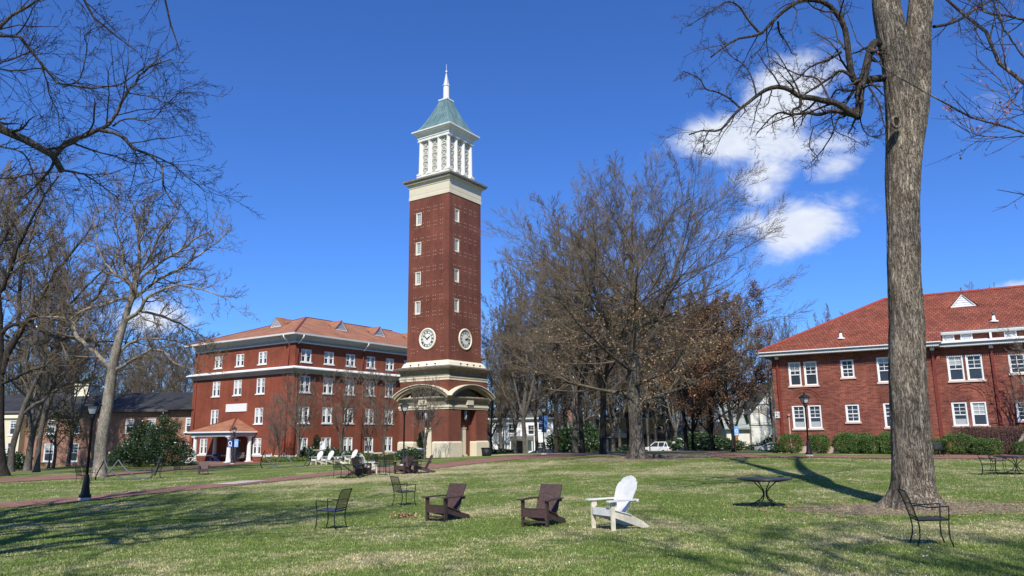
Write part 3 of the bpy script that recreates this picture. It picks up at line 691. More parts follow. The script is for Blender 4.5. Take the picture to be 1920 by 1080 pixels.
def dpipe(x, y, ox, oy, z0=-.7):
    p = MB().tube([(x, y, Z(z0)), (x, y, Z(8.8))], .06, 6).tube([(x, y, Z(9.6)), (x, y, Z(12.1))], .06, 6); T(p, 'downpipe', M['pipe_red'], hall)
    p = MB().tube([(x+ox*.85, y+oy*.85, Z(12.98)), (x+ox*.85, y+oy*.85, Z(12.8)), (x, y, Z(12.1))], .075, 6); T(p, 'downpipe_elbow', M['white'], hall)
for u in (17.7, .9): dpipe(-u, -.1, 0, -1)
for u in (.35, 10.3, 20.1): dpipe(.1, u, 1, 0)
# porch
po = T(MB().box(-13.2, -5.9, -3.3, -.0, Z(2.1), Z(2.5)), 'porch', M['soffit'], hall)
e = MB().ring(-13.5, -5.7, -3.55, .3, [(-.1, Z(2.5)), (0, Z(2.5)), (0, Z(2.66)), (-.1, Z(2.68))], True); T(e, 'porch_fascia', M['white'], po)
e = MB().add([(-13.5,-3.55,Z(2.67)),(-5.7,-3.55,Z(2.67)),(-5.7,.0,Z(2.67)),(-13.5,.0,Z(2.67)),(-9.6,.0,Z(4.2))], [(0,1,4),(1,2,4),(3,0,4)])
pr = T(e, 'porch_roof', M['roof_left'], po)
e = MB().beam((-13.5,-3.55,Z(2.7)), (-9.6,0,Z(4.24)), .16, .06).beam((-5.7,-3.55,Z(2.7)), (-9.6,0,Z(4.24)), .16, .06); T(e, 'porch_ridge_cap', M['pipe_red'], pr)
cm = MB().box(-.34,.34,-.34,.34,0,.12).lathe([(.31,.12),(.31,.2),(.26,.24),(.25,.6),(.20,2.55),(.2,2.6),(.27,2.68),(.27,2.74)], n=16).box(-.3,.3,-.3,.3,2.74,2.84).mesh('porch_column')
for x, y in ((-12.6, -3.05), (-6.4, -3.05), (-6.35, -.5), (-12.6, -.5), (-9.0, -.5)): put('porch_column', cm, M['white'], po, (x, y, Z(-.72)))
T(MB().box(-13.6, -5.6, -3.7, .0, -.3, Z(-.68)), 'porch_floor', M['path'], po)
e = MB().box(-10.7, -8.6, .1, .16, Z(-.67), Z(1.75)); dd = T(e, 'door', M['louvre_grey'], hall)
T(MB().box(-10.55,-9.75,.08,.099,Z(-.4),Z(1.55)).box(-9.55,-8.75,.08,.099,Z(-.4),Z(1.55)), 'door_glass', M['glass'], dd)
# hanging swing seat in the porch
sw = emp('porch_swing', (0, 0, 0), 0, 'slatted wooden swing seat hanging on chains under the porch roof', 'swing seat')
from mathutils import Matrix
def hallpt(x, y, z): return (LX+x*cos(TR)-y*sin(TR), LY+x*sin(TR)+y*cos(TR), z)
sw.location = hallpt(-7.2, -1.3, -.68); sw.rotation_euler = (0, 0, TR)
e = MB()
for i in range(5): e.box(-.8, .8, -.25+i*.1, -.17+i*.1, .42, .45)
put('seat', e.mesh('seat'), M['grey_wood'], sw)
e = MB().box(-.8, .8, .26, .3, .95, 1.02).box(-.8, .8, .26, .3, .48, .54)
for i in range(13): e.box(-.78+i*.128, -.73+i*.128, .265, .295, .54, .95)
for s_ in (-1, 1): e.box(s_*.8-.03, s_*.8+.03, -.25, .3, .62, .66).box(s_*.8-.03, s_*.8+.03, -.25, -.2, .4, .62)
put('backrest', e.mesh('backrest'), M['grey_wood'], sw)
e = MB()
for s_ in (-1, 1): e.tube([(s_*.8, -.2, .64), (s_*.8, .03, 1.7), (s_*.8, .03, 2.8)], .012, 4).tube([(s_*.8, .28, .64), (s_*.8, .03, 1.7)], .012, 4)
put('chain', e.mesh('chain'), M['iron'], sw)
bn = emp('porch_bench', hallpt(-11.4, -1.2, -.68), TR, 'low dark blue bench on the porch left of the doors', 'bench')
put('seat', MB().box(-.7,.7,-.2,.2,.42,.46).mesh('seat'), M['navy'], bn); put('backrest', MB().box(-.7,.7,.18,.22,.6,.8).box(-.68,-.62,.18,.22,.4,.6).box(.62,.68,.18,.22,.4,.6).mesh('backrest'), M['navy'], bn)
lg = MB().box(-.03,.03,-.2,.2,0,.42).mesh('leg')
for s_ in (-.6, .6): put('leg', lg, M['navy'], bn, (s_, 0, 0))
# ------------------------------------------------------------------ two storey brick building, right
RX, RY = 21.07, 61.0; zr = .2; RR = rad(-31.5); Zr = lambda z: z-zr
rb = emp('brick_residence', (RX, RY, zr), RR, 'two storey red brick building with tiled red roof and number 21 on its corner, right', 'building')
RD = 16.; U1 = 11.35; U2 = 26.; SB = 1.0
up1 = [(1.73,5.5,.95,1.9,'tall'),(2.93,5.5,1.0,1.9,'tall'),(5.63,5.98,.95,1.38,'small'),(8.2,5.5,1.0,1.9,'tall'),(9.5,5.5,1.0,1.9,'tall'),
       (1.77,2.15,.98,1.82,'tall'),(2.97,2.15,.98,1.82,'tall'),(5.7,2.6,.98,1.34,'small'),(8.35,2.15,1.0,1.82,'tall'),(9.6,2.15,1.0,1.82,'tall')]
up2 = [(12.83,5.45,1.04,1.86,'tall'),(14.02,5.45,1.04,1.86,'tall'),(16.62,5.8,1.0,1.4,'small'),(19.4,5.45,1.04,1.86,'tall'),(20.6,5.45,1.04,1.86,'tall'),
       (12.75,2.2,.98,1.72,'tall'),(13.95,2.2,.98,1.72,'tall'),(16.68,2.5,1.0,1.34,'small'),(19.3,2.2,1.0,1.72,'tall'),(20.5,2.2,1.0,1.72,'tall')]
w_ = MB()
w_.wall((0, 0), (1, 0), U1, -.5, Zr(8.0), [op(a, Zr(b), c, d) for a, b, c, d, e in up1])
w_.wall((U1, 0), (0, 1), SB, -.5, Zr(8.0))
w_.wall((U1, SB), (1, 0), U2-U1, -.5, Zr(9.0), [op(a-U1, Zr(b), c, d) for a, b, c, d, e in up2])
w_.wall((U2, SB), (0, 1), RD-SB, -.5, Zr(9.0)).wall((U2, RD), (-1, 0), U2, -.5, Zr(8.0)).wall((0, RD), (0, -1), RD, -.5, Zr(8.0))
w_.box(0.01, U2-.01, SB+.01, RD-.01, Zr(7.9), Zr(7.96))
# brick arches in relief over the paired lower windows
def arch(cx, y, z, r):
    for rr_, wd in ((r, .09), (r-.2, .05)):
        for k in range(16):
            a0, a1 = pi*k/16, pi*(k+1)/16
            w_.hexa([(cx+cos(a)*q, y-d, z+sin(a)*q) for d in (.035, -.02) for a, q in ((a0, rr_), (a0, rr_+wd), (a1, rr_+wd), (a1, rr_))])
arch(2.37, 0, Zr(4.05), 1.18); arch(8.97, 0, Zr(4.05), 1.18); arch(13.35, SB, Zr(4.0), 1.18); arch(19.9, SB, Zr(4.0), 1.18)
for a_, y_ in ((2.37, 0), (13.35, SB)): w_.box(a_-.02, a_+.02, y_-.02, y_, Zr(4.05), Zr(5.2))
T(w_, 'wall', M['brick_right'], rb)
M['sill_stone'] = simple('sill_stone', (.62,.45,.36), .8, .1, 4.)
for i, (a, b, c, d, e) in enumerate(up1): window(rb, (0, 0), (1, 0), a, Zr(b), c, d, e, i in (0, 1, 5, 6), 'sill_stone')
for i, (a, b, c, d, e) in enumerate(up2): window(rb, (0, SB), (1, 0), a, Zr(b), c, d, e, i in (5, 6), 'sill_stone')
e = MB(); pe = [(-.9, -.9), (U1+.85, -.9), (U1+.85, SB-.75), (U2+.7, SB-.75)]
def strip(mb, P, prof):       # moulding along an open run; prof (outward offset along mitre, z)
    n = len(P); N = []
    for i in range(n):
        d = []
        if i > 0: v = np.array(P[i])-P[i-1]; d.append(v/np.linalg.norm(v))
        if i < n-1: v = np.array(P[i+1])-P[i]; d.append(v/np.linalg.norm(v))
        nn = sum(np.array([q[1], -q[0]]) for q in d); k = nn/np.linalg.norm(nn); k = k/max(.3, k@np.array([d[0][1], -d[0][0]])); N.append(k)
    for i in range(n-1):
        for (o0, z0), (o1, z1) in zip(prof, prof[1:]):
            mb.add([(P[i][0]+N[i][0]*o0, P[i][1]+N[i][1]*o0, z0), (P[i+1][0]+N[i+1][0]*o0, P[i+1][1]+N[i+1][1]*o0, z0), (P[i+1][0]+N[i+1][0]*o1, P[i+1][1]+N[i+1][1]*o1, z1), (P[i][0]+N[i][0]*o1, P[i][1]+N[i][1]*o1, z1)], [(0,1,2,3)])
    return mb
P0 = [(-.9, RD), (-.9, -.9), (U1+.75, -.9), (U1+.75, SB-.7), (U2+.7, SB-.7)]
strip(e, P0, [(-.9, Zr(7.96)), (-.14, Zr(7.96))]); 
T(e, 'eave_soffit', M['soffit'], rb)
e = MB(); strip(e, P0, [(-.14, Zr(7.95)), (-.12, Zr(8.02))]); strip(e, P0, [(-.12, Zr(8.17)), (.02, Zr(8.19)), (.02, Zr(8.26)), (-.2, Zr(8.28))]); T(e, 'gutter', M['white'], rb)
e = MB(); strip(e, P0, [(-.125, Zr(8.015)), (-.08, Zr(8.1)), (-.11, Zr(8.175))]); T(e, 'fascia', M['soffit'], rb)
e = MB(); n_ = 200
for i in range(int((U1+1.6)/.14)): e.box(-.85+i*.14, -.79+i*.14, -.86, -.3, Zr(7.90), Zr(7.955))
for i in range(int((U2-U1)/.14)): e.box(U1+.9+i*.14, U1+.96+i*.14, SB-.66, SB-.1, Zr(7.90), Zr(7.955))
T(e, 'dentils', M['soffit'], rb)['kind'] = 'stuff'
e = MB(); P2 = [(U1+.1, SB-.7), (U2+.7, SB-.7)]
strip(e, P2, [(-.2, Zr(8.27)), (-.7, Zr(8.42))])
strip(e, [(U1-.2, SB-.38), (U2+.4, SB-.38)], [(-.38, Zr(8.84)), (-.05, Zr(8.86)), (-.0, Zr(8.98)), (0, Zr(9.1)), (-.2, Zr(9.12))])
for x in (15.25, 19.6): e.box(x-.07, x+.07, SB-.30, SB-.2, Zr(8.36), Zr(8.9))
T(e, 'upper_gutter', M['white'], rb)
e = MB(); y = SB-.03
for x in (12.6, 13.75, 16.45, 17.9, 20.4):
    e.box(x-.34, x+.34, y-.02, y, Zr(8.36), Zr(8.86)); 
T(e, 'fretwork_panel', M['louvre_grey'], rb)
e = MB()
for x in (12.6, 13.75, 16.45, 17.9, 20.4):
    e.box(x-.38, x-.30, y-.07, y, Zr(8.36), Zr(8.86)).box(x+.30, x+.38, y-.07, y, Zr(8.36), Zr(8.86)).box(x-.3, x+.3, y-.07, y, Zr(8.36), Zr(8.42))
    for k in range(7): a = pi*(k+.5)/7; e.beam((x+cos(a)*.08, y-.04, Zr(8.44)+sin(a)*.06), (x+cos(a)*.3, y-.04, Zr(8.44)+sin(a)*.36), .03, .05, (0, 1, 0))
    for k in range(8): a0, a1 = pi*k/8, pi*(k+1)/8; e.beam((x+cos(a0)*.27, y-.045, Zr(8.43)+sin(a0)*.3), (x+cos(a1)*.27, y-.045, Zr(8.43)+sin(a1)*.3), .04, .04, (0, 1, 0))
T(e, 'fretwork', M['white'], rb)
# roof: hip at left, eave steps up over the set-back part
sl = .536; zr_ = lambda d: Zr(8.27+sl*(d+.92)); rid = 8.0; yb = SB-.42
e = MB(); A0 = (-.92, -.92, zr_(-.92)); A1 = (U1+.8, -.92, zr_(-.92)); A2 = (U1+.8, yb, zr_(yb)); 
a0 = (rid, rid, zr_(rid)); a1 = (U2-rid+.9, rid, zr_(rid)); e.add([A0, A1, A2, (U2+.9, yb, zr_(yb)), a1, a0, (U1+.8, rid, zr_(rid))], [(0,1,2,6,5),(2,3,4,6)])
e.add([A0, a0, (-.92, 2*rid+.92, zr_(-.92))], [(0,1,2)]); e.add([a0, a1, (U2+.9, 2*rid+.9, Zr(8.3)), (-.92, 2*rid+.92, Zr(8.27))], [(0,1,2,3)]); e.add([a1, (U2+.9, yb, zr_(yb)), (U2+.9, 2*rid+.9, Zr(8.3))], [(0,1,2)])
e.add([(U1+.8, -.92, zr_(-.92)), (U1+.8, yb, zr_(-.92)), (U1+.8, yb, zr_(yb))], [(0,1,2)])
roof = T(e, 'roof', M['roof_right'], rb)
e = MB().beam((-.92,-.92,zr_(-.92)+.05), (a0[0], a0[1], a0[2]+.05), .26, .14).beam((a0[0], a0[1], a0[2]+.05), (a1[0], a1[1], a1[2]+.05), .26, .14)
M['ridge_red'] = simple('ridge_red', (.33,.07,.05), .8, .2, 5.)
T(e, 'ridge_cap', M['ridge_red'], roof)
# back wing roof showing behind the hip
e = MB(); hip(e, -2.2, 6, 14, 26, Zr(8.3), Zr(12.6), .8, 'y'); T(e, 'rear_roof', M['roof_right'], roof)
T(MB().box(-2.2, 6, 15.98, 26, -.5, Zr(8.3)), 'rear_wall', M['brick_right'], rb)
gvent(rb, 13.8, 5.0, (1, 0), zr_(5.0)-.02, 1.7, .98, 1.9, M['ridge_red'], M['white'])
for x, d in ((5.3, .6), (15.6, 1.7)):
    e = MB().lathe([(.3, -.1), (.3, .0), (.12, .08), (.09, .4)], (0, 0), 10); v = T(e, 'vent_pipe', M['white'], roof, (x, d, zr_(d)+.05)); T(MB().lathe([(.1, .4), (.1, .62), (.06, .64)], n=10), 'vent_cap', M['house_dark'], v)
for x, y in ((.45, -.1), (15.17, SB-.1), (11.5, -.1)):
    T(MB().box(x-.09, x+.09, y-.05, y+.08, Zr(.3), Zr(7.7)), 'downpipe', M['pipe_red'], rb); T(MB().box(x-.13, x+.13, y-.18, y+.02, Zr(7.68), Zr(7.88)), 'downpipe_head', M['white'], rb)
T(MB().box(1.0-.02, 1.04, -.05, -.003, Zr(.6), Zr(3.2)).lathe([(.09, Zr(3.18)), (.09, Zr(3.26))], (1.02, -.08), 8), 'conduit', M['sill_stone'], rb)
# house number plate
sg = T(MB().box(-.02, .40, -.10, -.055, Zr(3.02), Zr(3.52)), 'number_plate', M['white'], rb)
tc = bpy.data.curves.new('house_number', 'FONT'); tc.body = '21'; tc.size = .50; tc.extrude = .006; tc.align_x = 'CENTER'; tc.offset = .008
to = bpy.data.objects.new('house_number', tc); COL.objects.link(to); to.parent = sg; to.location = (.19, -.108, Zr(3.10)); to.rotation_euler = (pi/2, 0, 0); to.scale = (.72, 1, 1)
bpy.context.view_layer.update(); me = bpy.data.meshes.new_from_object(to.evaluated_get(bpy.context.evaluated_depsgraph_get())); bpy.data.objects.remove(to)
to = put('house_number', me, M['dark'], sg, (.19, -.108, Zr(3.10))); to.rotation_euler = (pi/2, 0, 0); to.scale = (.72, 1, 1)
# basement step stones
T(MB().ring(0, U1, 0, SB, [(-.01, -.3), (.05, -.3), (.05, .55), (-.01, .6)]), 'foundation', simple('foundation', (.45,.33,.26), .9, .2, 4.), rb)
# ------------------------------------------------------------------ low slate roofed building, far left
lb = emp('slate_roofed_building', (-66, 96, -1.6), rad(-4), 'long two storey tan brick building with dark slate roof behind the trees, far left', 'building')
def lw(u, z, w, h): window(lb, (0, 0), (1, 0), u, z, w, h, 'tall')
LWN = [(a, 4.3, 1.1, 1.7) for a in (-3., 8., 11.2, 14.6, 18.2, 21.)]+[(a, .9, 1.3, 2.2) for a in (-3., 8., 11.2, 14.6, 18.2, 21.)]
e = MB(); e.wall((-10, 0), (1, 0), 49, -.5, 6.9, [op(a+10, b, c, d) for a, b, c, d in LWN]).wall((39, 0), (0, 1), 12, -.5, 6.9).wall((39, 12), (-1, 0), 49, -.5, 6.9).wall((-10, 12), (0, -1), 12, -.5, 6.9)
T(e, 'wall', M['brick_tan'], lb)
for q in LWN: lw(*q)
LW2 = [(1.0, 4.2, 1.0, 1.8), (2.9, 4.2, 1.0, 1.8), (1.0, .3, 1.1, 3.0), (2.9, .3, 1.1, 3.0)]
e = MB().wall((.8, -1), (1, 0), 3.9, -.5, 6.2, [op(*q) for q in LW2]).wall((4.7, -1), (0, 1), 1, -.5, 6.2).wall((.8, 0), (0, -1), 1, -.5, 6.2); pw = T(e, 'stone_front', M['cream'], lb)
for q in LW2: window(lb, (.8, -1), (1, 0), *q, 'tall')
e = MB().ring(.8, 4.7, -1, 3, [(0, 6.2), (.25, 6.25), (.25, 6.6), (-.1, 6.65)]); T(e, 'cornice', M['cream2'], lb)
e = MB().ring(-10, 39, 0, 12, [(-.02, 6.75), (.7, 6.85), (.75, 7.1), (.6, 7.15)]); T(e, 'eave', M['house_dark'], lb)
e = MB(); hip(e, -10, 39, 0, 12, 7.1, 9.6, .7); hip(e, 24, 40.5, -1.5, 14, 7.0, 11.2, .6); T(e, 'roof', M['slate'], lb)
T(MB().wall((24, -1.2), (1, 0), 16, -.5, 6.95, []).wall((40, -1.2), (0, 1), 14, -.5, 6.95).wall((24, 1), (0, -1), 2.2, -.5, 6.95), 'pavilion_wall', M['brick_tan'], lb)
for a in (26.6, 29.5): window(lb, (0, -1.36), (1, 0), a, 4.3, 1.0, 1.7, 'tall'); window(lb, (0, -1.36), (1, 0), a, .9, 1.2, 2.0, 'tall')
e = MB().box(7.2, 9.2, 5, 7, 8., 10.6).ring(7.2, 9.2, 5, 7, [(0, 10.6), (.2, 10.65), (.2, 10.8), (0, 10.85)], True); cu = T(e, 'cupola', M['cream2'], lb)
T(MB().lathe([(1.1,10.82),(1.0,11.3),(.7,11.75),(.3,12.0),(.06,12.1),(.02,12.6)], (8.2, 6.), 16), 'cupola_dome', M['copper'], cu)
# ------------------------------------------------------------------ houses across the street
def house(name, px, Y, rz, w, d, h, rh, wm, label, ridge='x', gable=False, wins=(), z=None):
    x, y, z0 = gy(px, Y); z0 = z if z is not None else z0-.3
    o = emp(name, (x, y, z0), rad(rz), label, 'house')
    e = MB().wall((0, 0), (1, 0), w, -.5, h, [op(*q[:4]) for q in wins], .1).wall((w, 0), (0, 1), d, -.5, h).wall((w, d), (-1, 0), w, -.5, h).wall((0, d), (0, -1), d, -.5, h)
    if gable: e.add([(0, 0, h), (w, 0, h), (w/2, 0, h+rh)], [(0, 1, 2)])
    put('wall', e.mesh('wall'), M[wm], o)
    e = MB()
    if gable: e.hexa([(-.4,-.4,h-.25),(w/2,-.4,h+rh),(w/2,d,h+rh),(-.4,d,h-.25),(-.4,-.4,h-.05),(w/2,-.4,h+rh+.2),(w/2,d,h+rh+.2),(-.4,d,h-.05)]).hexa([(w/2,-.4,h+rh),(w+.4,-.4,h-.25),(w+.4,d,h-.25),(w/2,d,h+rh),(w/2,-.4,h+rh+.2),(w+.4,-.4,h-.05),(w+.4,d,h-.05),(w/2,d,h+rh+.2)])
    else: hip(e, 0, w, 0, d, h, h+rh, .5, ridge)
    put('roof', e.mesh('roof'), M['house_roof'], o)
    if not gable: put('fascia', MB().ring(0, w, 0, d, [(.3, h-.2), (.52, h-.18), (.52, h+.02), (.4, h+.03)]).mesh('fascia'), M['white'], o)
    for q in wins:
        if len(q) > 4 and q[4] == 'door': put('door', MB().box(-q[2]/2, q[2]/2, .03, .08, 0, q[3]).mesh('door'), M[q[5]], o, (q[0], 0, q[1]))
        else: window(o, (0, 0), (1, 0), q[0], q[1], q[2], q[3], 'slim' if wm == 'house_white' else 'tall')
    return o
h1 = house('white_house', 921, 118, -4, 9.6, 8, 5.9, 3.0, 'house_white', 'white two storey house with grey hipped roof seen beside the clock tower', wins=[(1.2,3.6,1.1,1.4),(3.2,3.6,1.0,1.4),(6.2,3.4,1.0,1.4),(8.2,3.6,1.0,1.4),(1.5,.6,1.1,1.4),(4.6,.3,1.4,2.1,'door','house_dark'),(7.6,.8,1.1,1.4)])
put('porch_roof', MB().hexa([(2.9,-1.6,2.5),(6.6,-1.6,2.5),(6.6,0,3.0),(2.9,0,3.0),(2.9,-1.6,2.62),(6.6,-1.6,2.62),(6.6,0,3.15),(2.9,0,3.15)]).mesh('porch_roof'), M['house_dark'], h1)
for x in (3.1, 6.4): put('porch_post', MB().box(x-.07, x+.07, -1.5, -1.36, 0, 2.5).mesh('porch_post'), M['white'], h1)
g = MB().box(10.1, 13.8, .5, 5, -.3, 3.0); gg = put('side_wing', g.mesh('side_wing'), M['house_white'], h1); put('side_wing_window', MB().box(10.6, 11.7, .44, .5, .8, 2.2).box(12.2, 13.3, .44, .5, .8, 2.2).mesh('w'), M['louvre_grey'], gg)
e = MB(); hip(e, 10.1, 13.8, .5, 5, 3.0, 4.4, .4); put('side_wing_roof', e.mesh('r'), M['house_roof'], gg)
h2 = house('yellow_house', 1138, 124, -3, 9.6, 8, 6.0, 2.4, 'house_yellow', 'yellow house with white porch seen between the oak trunks', wins=[(1.4,3.8,1.2,1.7),(4.4,3.8,1.0,1.5),(8.4,3.8,1.2,1.6),(1.5,.3,1.1,2.0),(7.5,.5,1.2,1.6)])
e = MB().hexa([(-.4,-2.2,2.7),(10,-2.2,2.7),(10,0,3.3),(-.4,0,3.3),(-.4,-2.2,2.85),(10,-2.2,2.85),(10,0,3.45),(-.4,0,3.45)]); pp = put('porch_roof', e.mesh('p'), M['house_roof'], h2)
put('porch_gable', MB().prism([(-.2,2.85),(4.2,2.85),(2.,4.1)], -2.3, -2.2).mesh('g'), M['white'], pp)
for x in (0, 2, 4.2, 7, 9.6): put('porch_post', MB().box(x-.12, x+.12, -2.1, -1.9, 0, 2.7).mesh('p'), M['white'], h2)
h3 = house('timbered_house', 1412, 108, -4, 7.4, 9, 5.2, 4.4, 'house_cream', 'cream gabled house with dark timber lines beside the corner of the right building', gable=True, wins=[(3.6,4.6,2.0,1.3),(3.9,.6,1.6,1.7)], z=-.6)
e = MB()
for x in (1.2, 2.4, 4.9, 6.1): e.box(x-.06, x+.06, -.05, 0, 3.6, 5.2+min(x, 7.4-x)*1.1)
e.box(0, 7.4, -.05, 0, 3.5, 3.62).box(0, 7.4, -.05, -.0, 6.4, 6.5); put('timber', e.mesh('timber'), M['house_dark'], h3)
e = MB().box(-3.3, -.05, 1, 6, -.4, 3.2); wg = put('entry_wing', e.mesh('e'), M['house_cream'], h3)
put('entry_roof', MB().hexa([(-3.6,.4,3.0),(-.05,.4,3.0),(-.05,5,7.0),(-3.6,5,7.0),(-3.6,.4,3.15),(-.05,.4,3.15),(-.05,5,7.2),(-3.6,5,7.2)]).mesh('r'), simple('roof_light', (.26,.29,.27), .8, .15, 3.), wg)
put('door', MB().box(-2.6, -1.7, .93, 1.0, 0, 2.3).mesh('d'), M['wood_door'], wg)
h4 = house('far_cottage', 1246, 130, -3, 7, 7, 3.1, 2.8, 'house_dark', 'low dark cottage with grey roof behind the parked cars', wins=[(1.5,1.0,1.0,1.2),(5.2,1.0,1.0,1.2)])
h5 = house('chimney_house', 1046, 140, -3, 8, 8, 4.0, 3.5, 'house_dark', 'dark house mostly hidden by trees with a tall brick chimney', wins=[(2,2.0,1,1.2),(6,2.0,1,1.2)])
put('chimney', MB().box(1.6, 2.9, 2.0, 3.0, 0, 7.6).box(1.5, 3.0, 1.9, 3.1, 7.6, 7.9).mesh('chimney'), M['chimney'], h5)
# ------------------------------------------------------------------ street lamps
def lampmeshes():
    b = MB().lathe([(.22,.12),(.225,.2),(.17,.25),(.135,.5),(.10,.85),(.09,.92),(.095,.95),(.055,.98)], n=16)
    p = MB().lathe([(.05,.95),(.046,3.0),(.07,3.02),(.07,3.06),(.1,3.1),(.11,3.28),(.06,3.3)], n=12)
    c = MB().lathe([(.23,-.25),(.23,.10),(.21,.125)], n=20)
    l = MB().ring(0,0,0,0,[(.10,3.26),(.13,3.28),(.13,3.30)], True)
    l.ring(0,0,0,0,[(.22,3.60),(.27,3.615),(.25,3.66),(.12,3.78),(.05,3.82),(.03,3.88),(.045,3.91),(.005,3.96)], True)
    for a, b2 in ((-1,-1),(1,-1),(1,1),(-1,1)): l.beam((a*.115, b2*.115, 3.3), (a*.21, b2*.21, 3.61), .03, .03)
    g = MB().ring(0,0,0,0,[(.10,3.305),(.19,3.605)])
    return [x.mesh('lamp') for x in (c, b, p, l, g)]
LM = lampmeshes()
def lamp(px, py, label, Y=None, s=1., group='black lantern lamp posts', rz=.3):
    if Y: x, y, z = gy(px, Y)
    else: x, y, z = gpt(px, py)
    o = emp('street_lamp', (x, y, z), rz, label, 'street lamp', group); o.scale = (s, s, s)
    for n, me, m in zip(('footing','base','post','lantern','lantern_glass'), LM, ('concrete','iron','iron','iron','lamp_glass')):
        q = put(n, me, M[m], o)
        if n == 'lantern': LAN = q
        if n == 'lantern_glass': q.parent = LAN
    return o
lamp(167, 936.5, 'black lantern lamp post on round concrete footing beside the brick path, nearest lamp', 29.0, .97)
lamp(757, 871, 'black lantern lamp post standing in front of the clock tower base', 44.9, .96)
l3 = lamp(1020, 852, 'black lantern lamp post with a navy banner, right of the clock tower', 57.5, .96)
lamp(1517, 855, 'black lantern lamp post before the round bushes at the corner marked 21', 45.9, .96)
l5 = lamp(437, 870, 'black lantern lamp post with a blue banner in front of the porch', 77., .96)
lamp(94, 877, 'distant black lamp post by the tan brick wall at far left', 84., .96)
def banner(l, side, m, mm, z0, z1, w, rz):
    b = put('banner', MB().box(.06 if side > 0 else -.06-w, .06+w if side > 0 else -.06, -.012, .012, z0, z1).mesh('banner'), m, l, rz=rz)
    e = MB().tube([(0,0,z1+.02),(side*(w+.08),0,z1+.02)], .014, 6).tube([(0,0,z0-.02),(side*(w+.08),0,z0-.02)], .014, 6); put('banner_rod', e.mesh('rod'), M['iron'], b)
    k = MB(); cx = side*(.06+w/2)
    for i in range(14):
        a0, a1 = 2*pi*i/14, 2*pi*(i+1)/14
        for yy in (-.018, .014): k.hexa([(cx+cos(a)*r_, yy+d, (z0+z1)/2+sin(a)*r_*1.3) for d in (0, .004) for a, r_ in ((a0, w*.2), (a0, w*.3), (a1, w*.3), (a1, w*.2))])
    k.box(cx-w*.3, cx+w*.3, -.018, -.014, z0+.08, z0+.13).box(cx+w*.05, cx+w*.3, -.018, -.014, (z0+z1)/2-w*.4, (z0+z1)/2-w*.25)
    put('emblem', k.mesh('emblem'), mm, b)
banner(l3, -1, M['navy'], M['mark'], 1.95, 3.0, .32, -.3); banner(l3, 1, M['sky_banner'], M['navy'], 1.95, 3.0, .32, -.3+.5)
banner(l5, -1, M['navy'], M['mark'], 1.75, 2.55, .62, -.3); banner(l5, 1, M['sky_banner'], M['white'], 1.75, 2.55, .42, -.3)
bx, by, bz = gy(1378, 62); lb2 = emp('banner_pole', (bx, by, bz), 0, 'slim pole with a pale blue banner beside the rust leaved oak trunk', 'banner pole')
put('pole', MB().tube([(0,0,0),(0,0,3.4)], .04, 6).mesh('pole'), M['iron'], lb2); banner(lb2, 1, M['sky_banner'], M['white'], 1.35, 2.1, .36, 0)
bx, by, bz = gy(1219, 80); o = emp('lamp_pole', (bx, by, bz), 0, 'thin black pole standing in front of the white parked car', 'pole'); put('pole', MB().tube([(0,0,0),(0,0,4.6)], .06, 6).mesh('pole'), M['iron'], o); put('pole_cap', MB().lathe([(.1,4.6),(.16,4.7),(.12,5.0),(.02,5.1)], n=8).mesh('cap'), M['iron'], o)
bx, by, bz = gy(988.5, 66); o = emp('sign_post', (bx, by, bz), 0, 'slim grey green metal post between the white house and the lamp', 'post'); put('post', MB().box(-.03,.03,-.03,.03,0,1.7).mesh('post'), simple('postgreen', (.16,.2,.15), .6, .1), o)
for px in (1188+5, 1194): pass
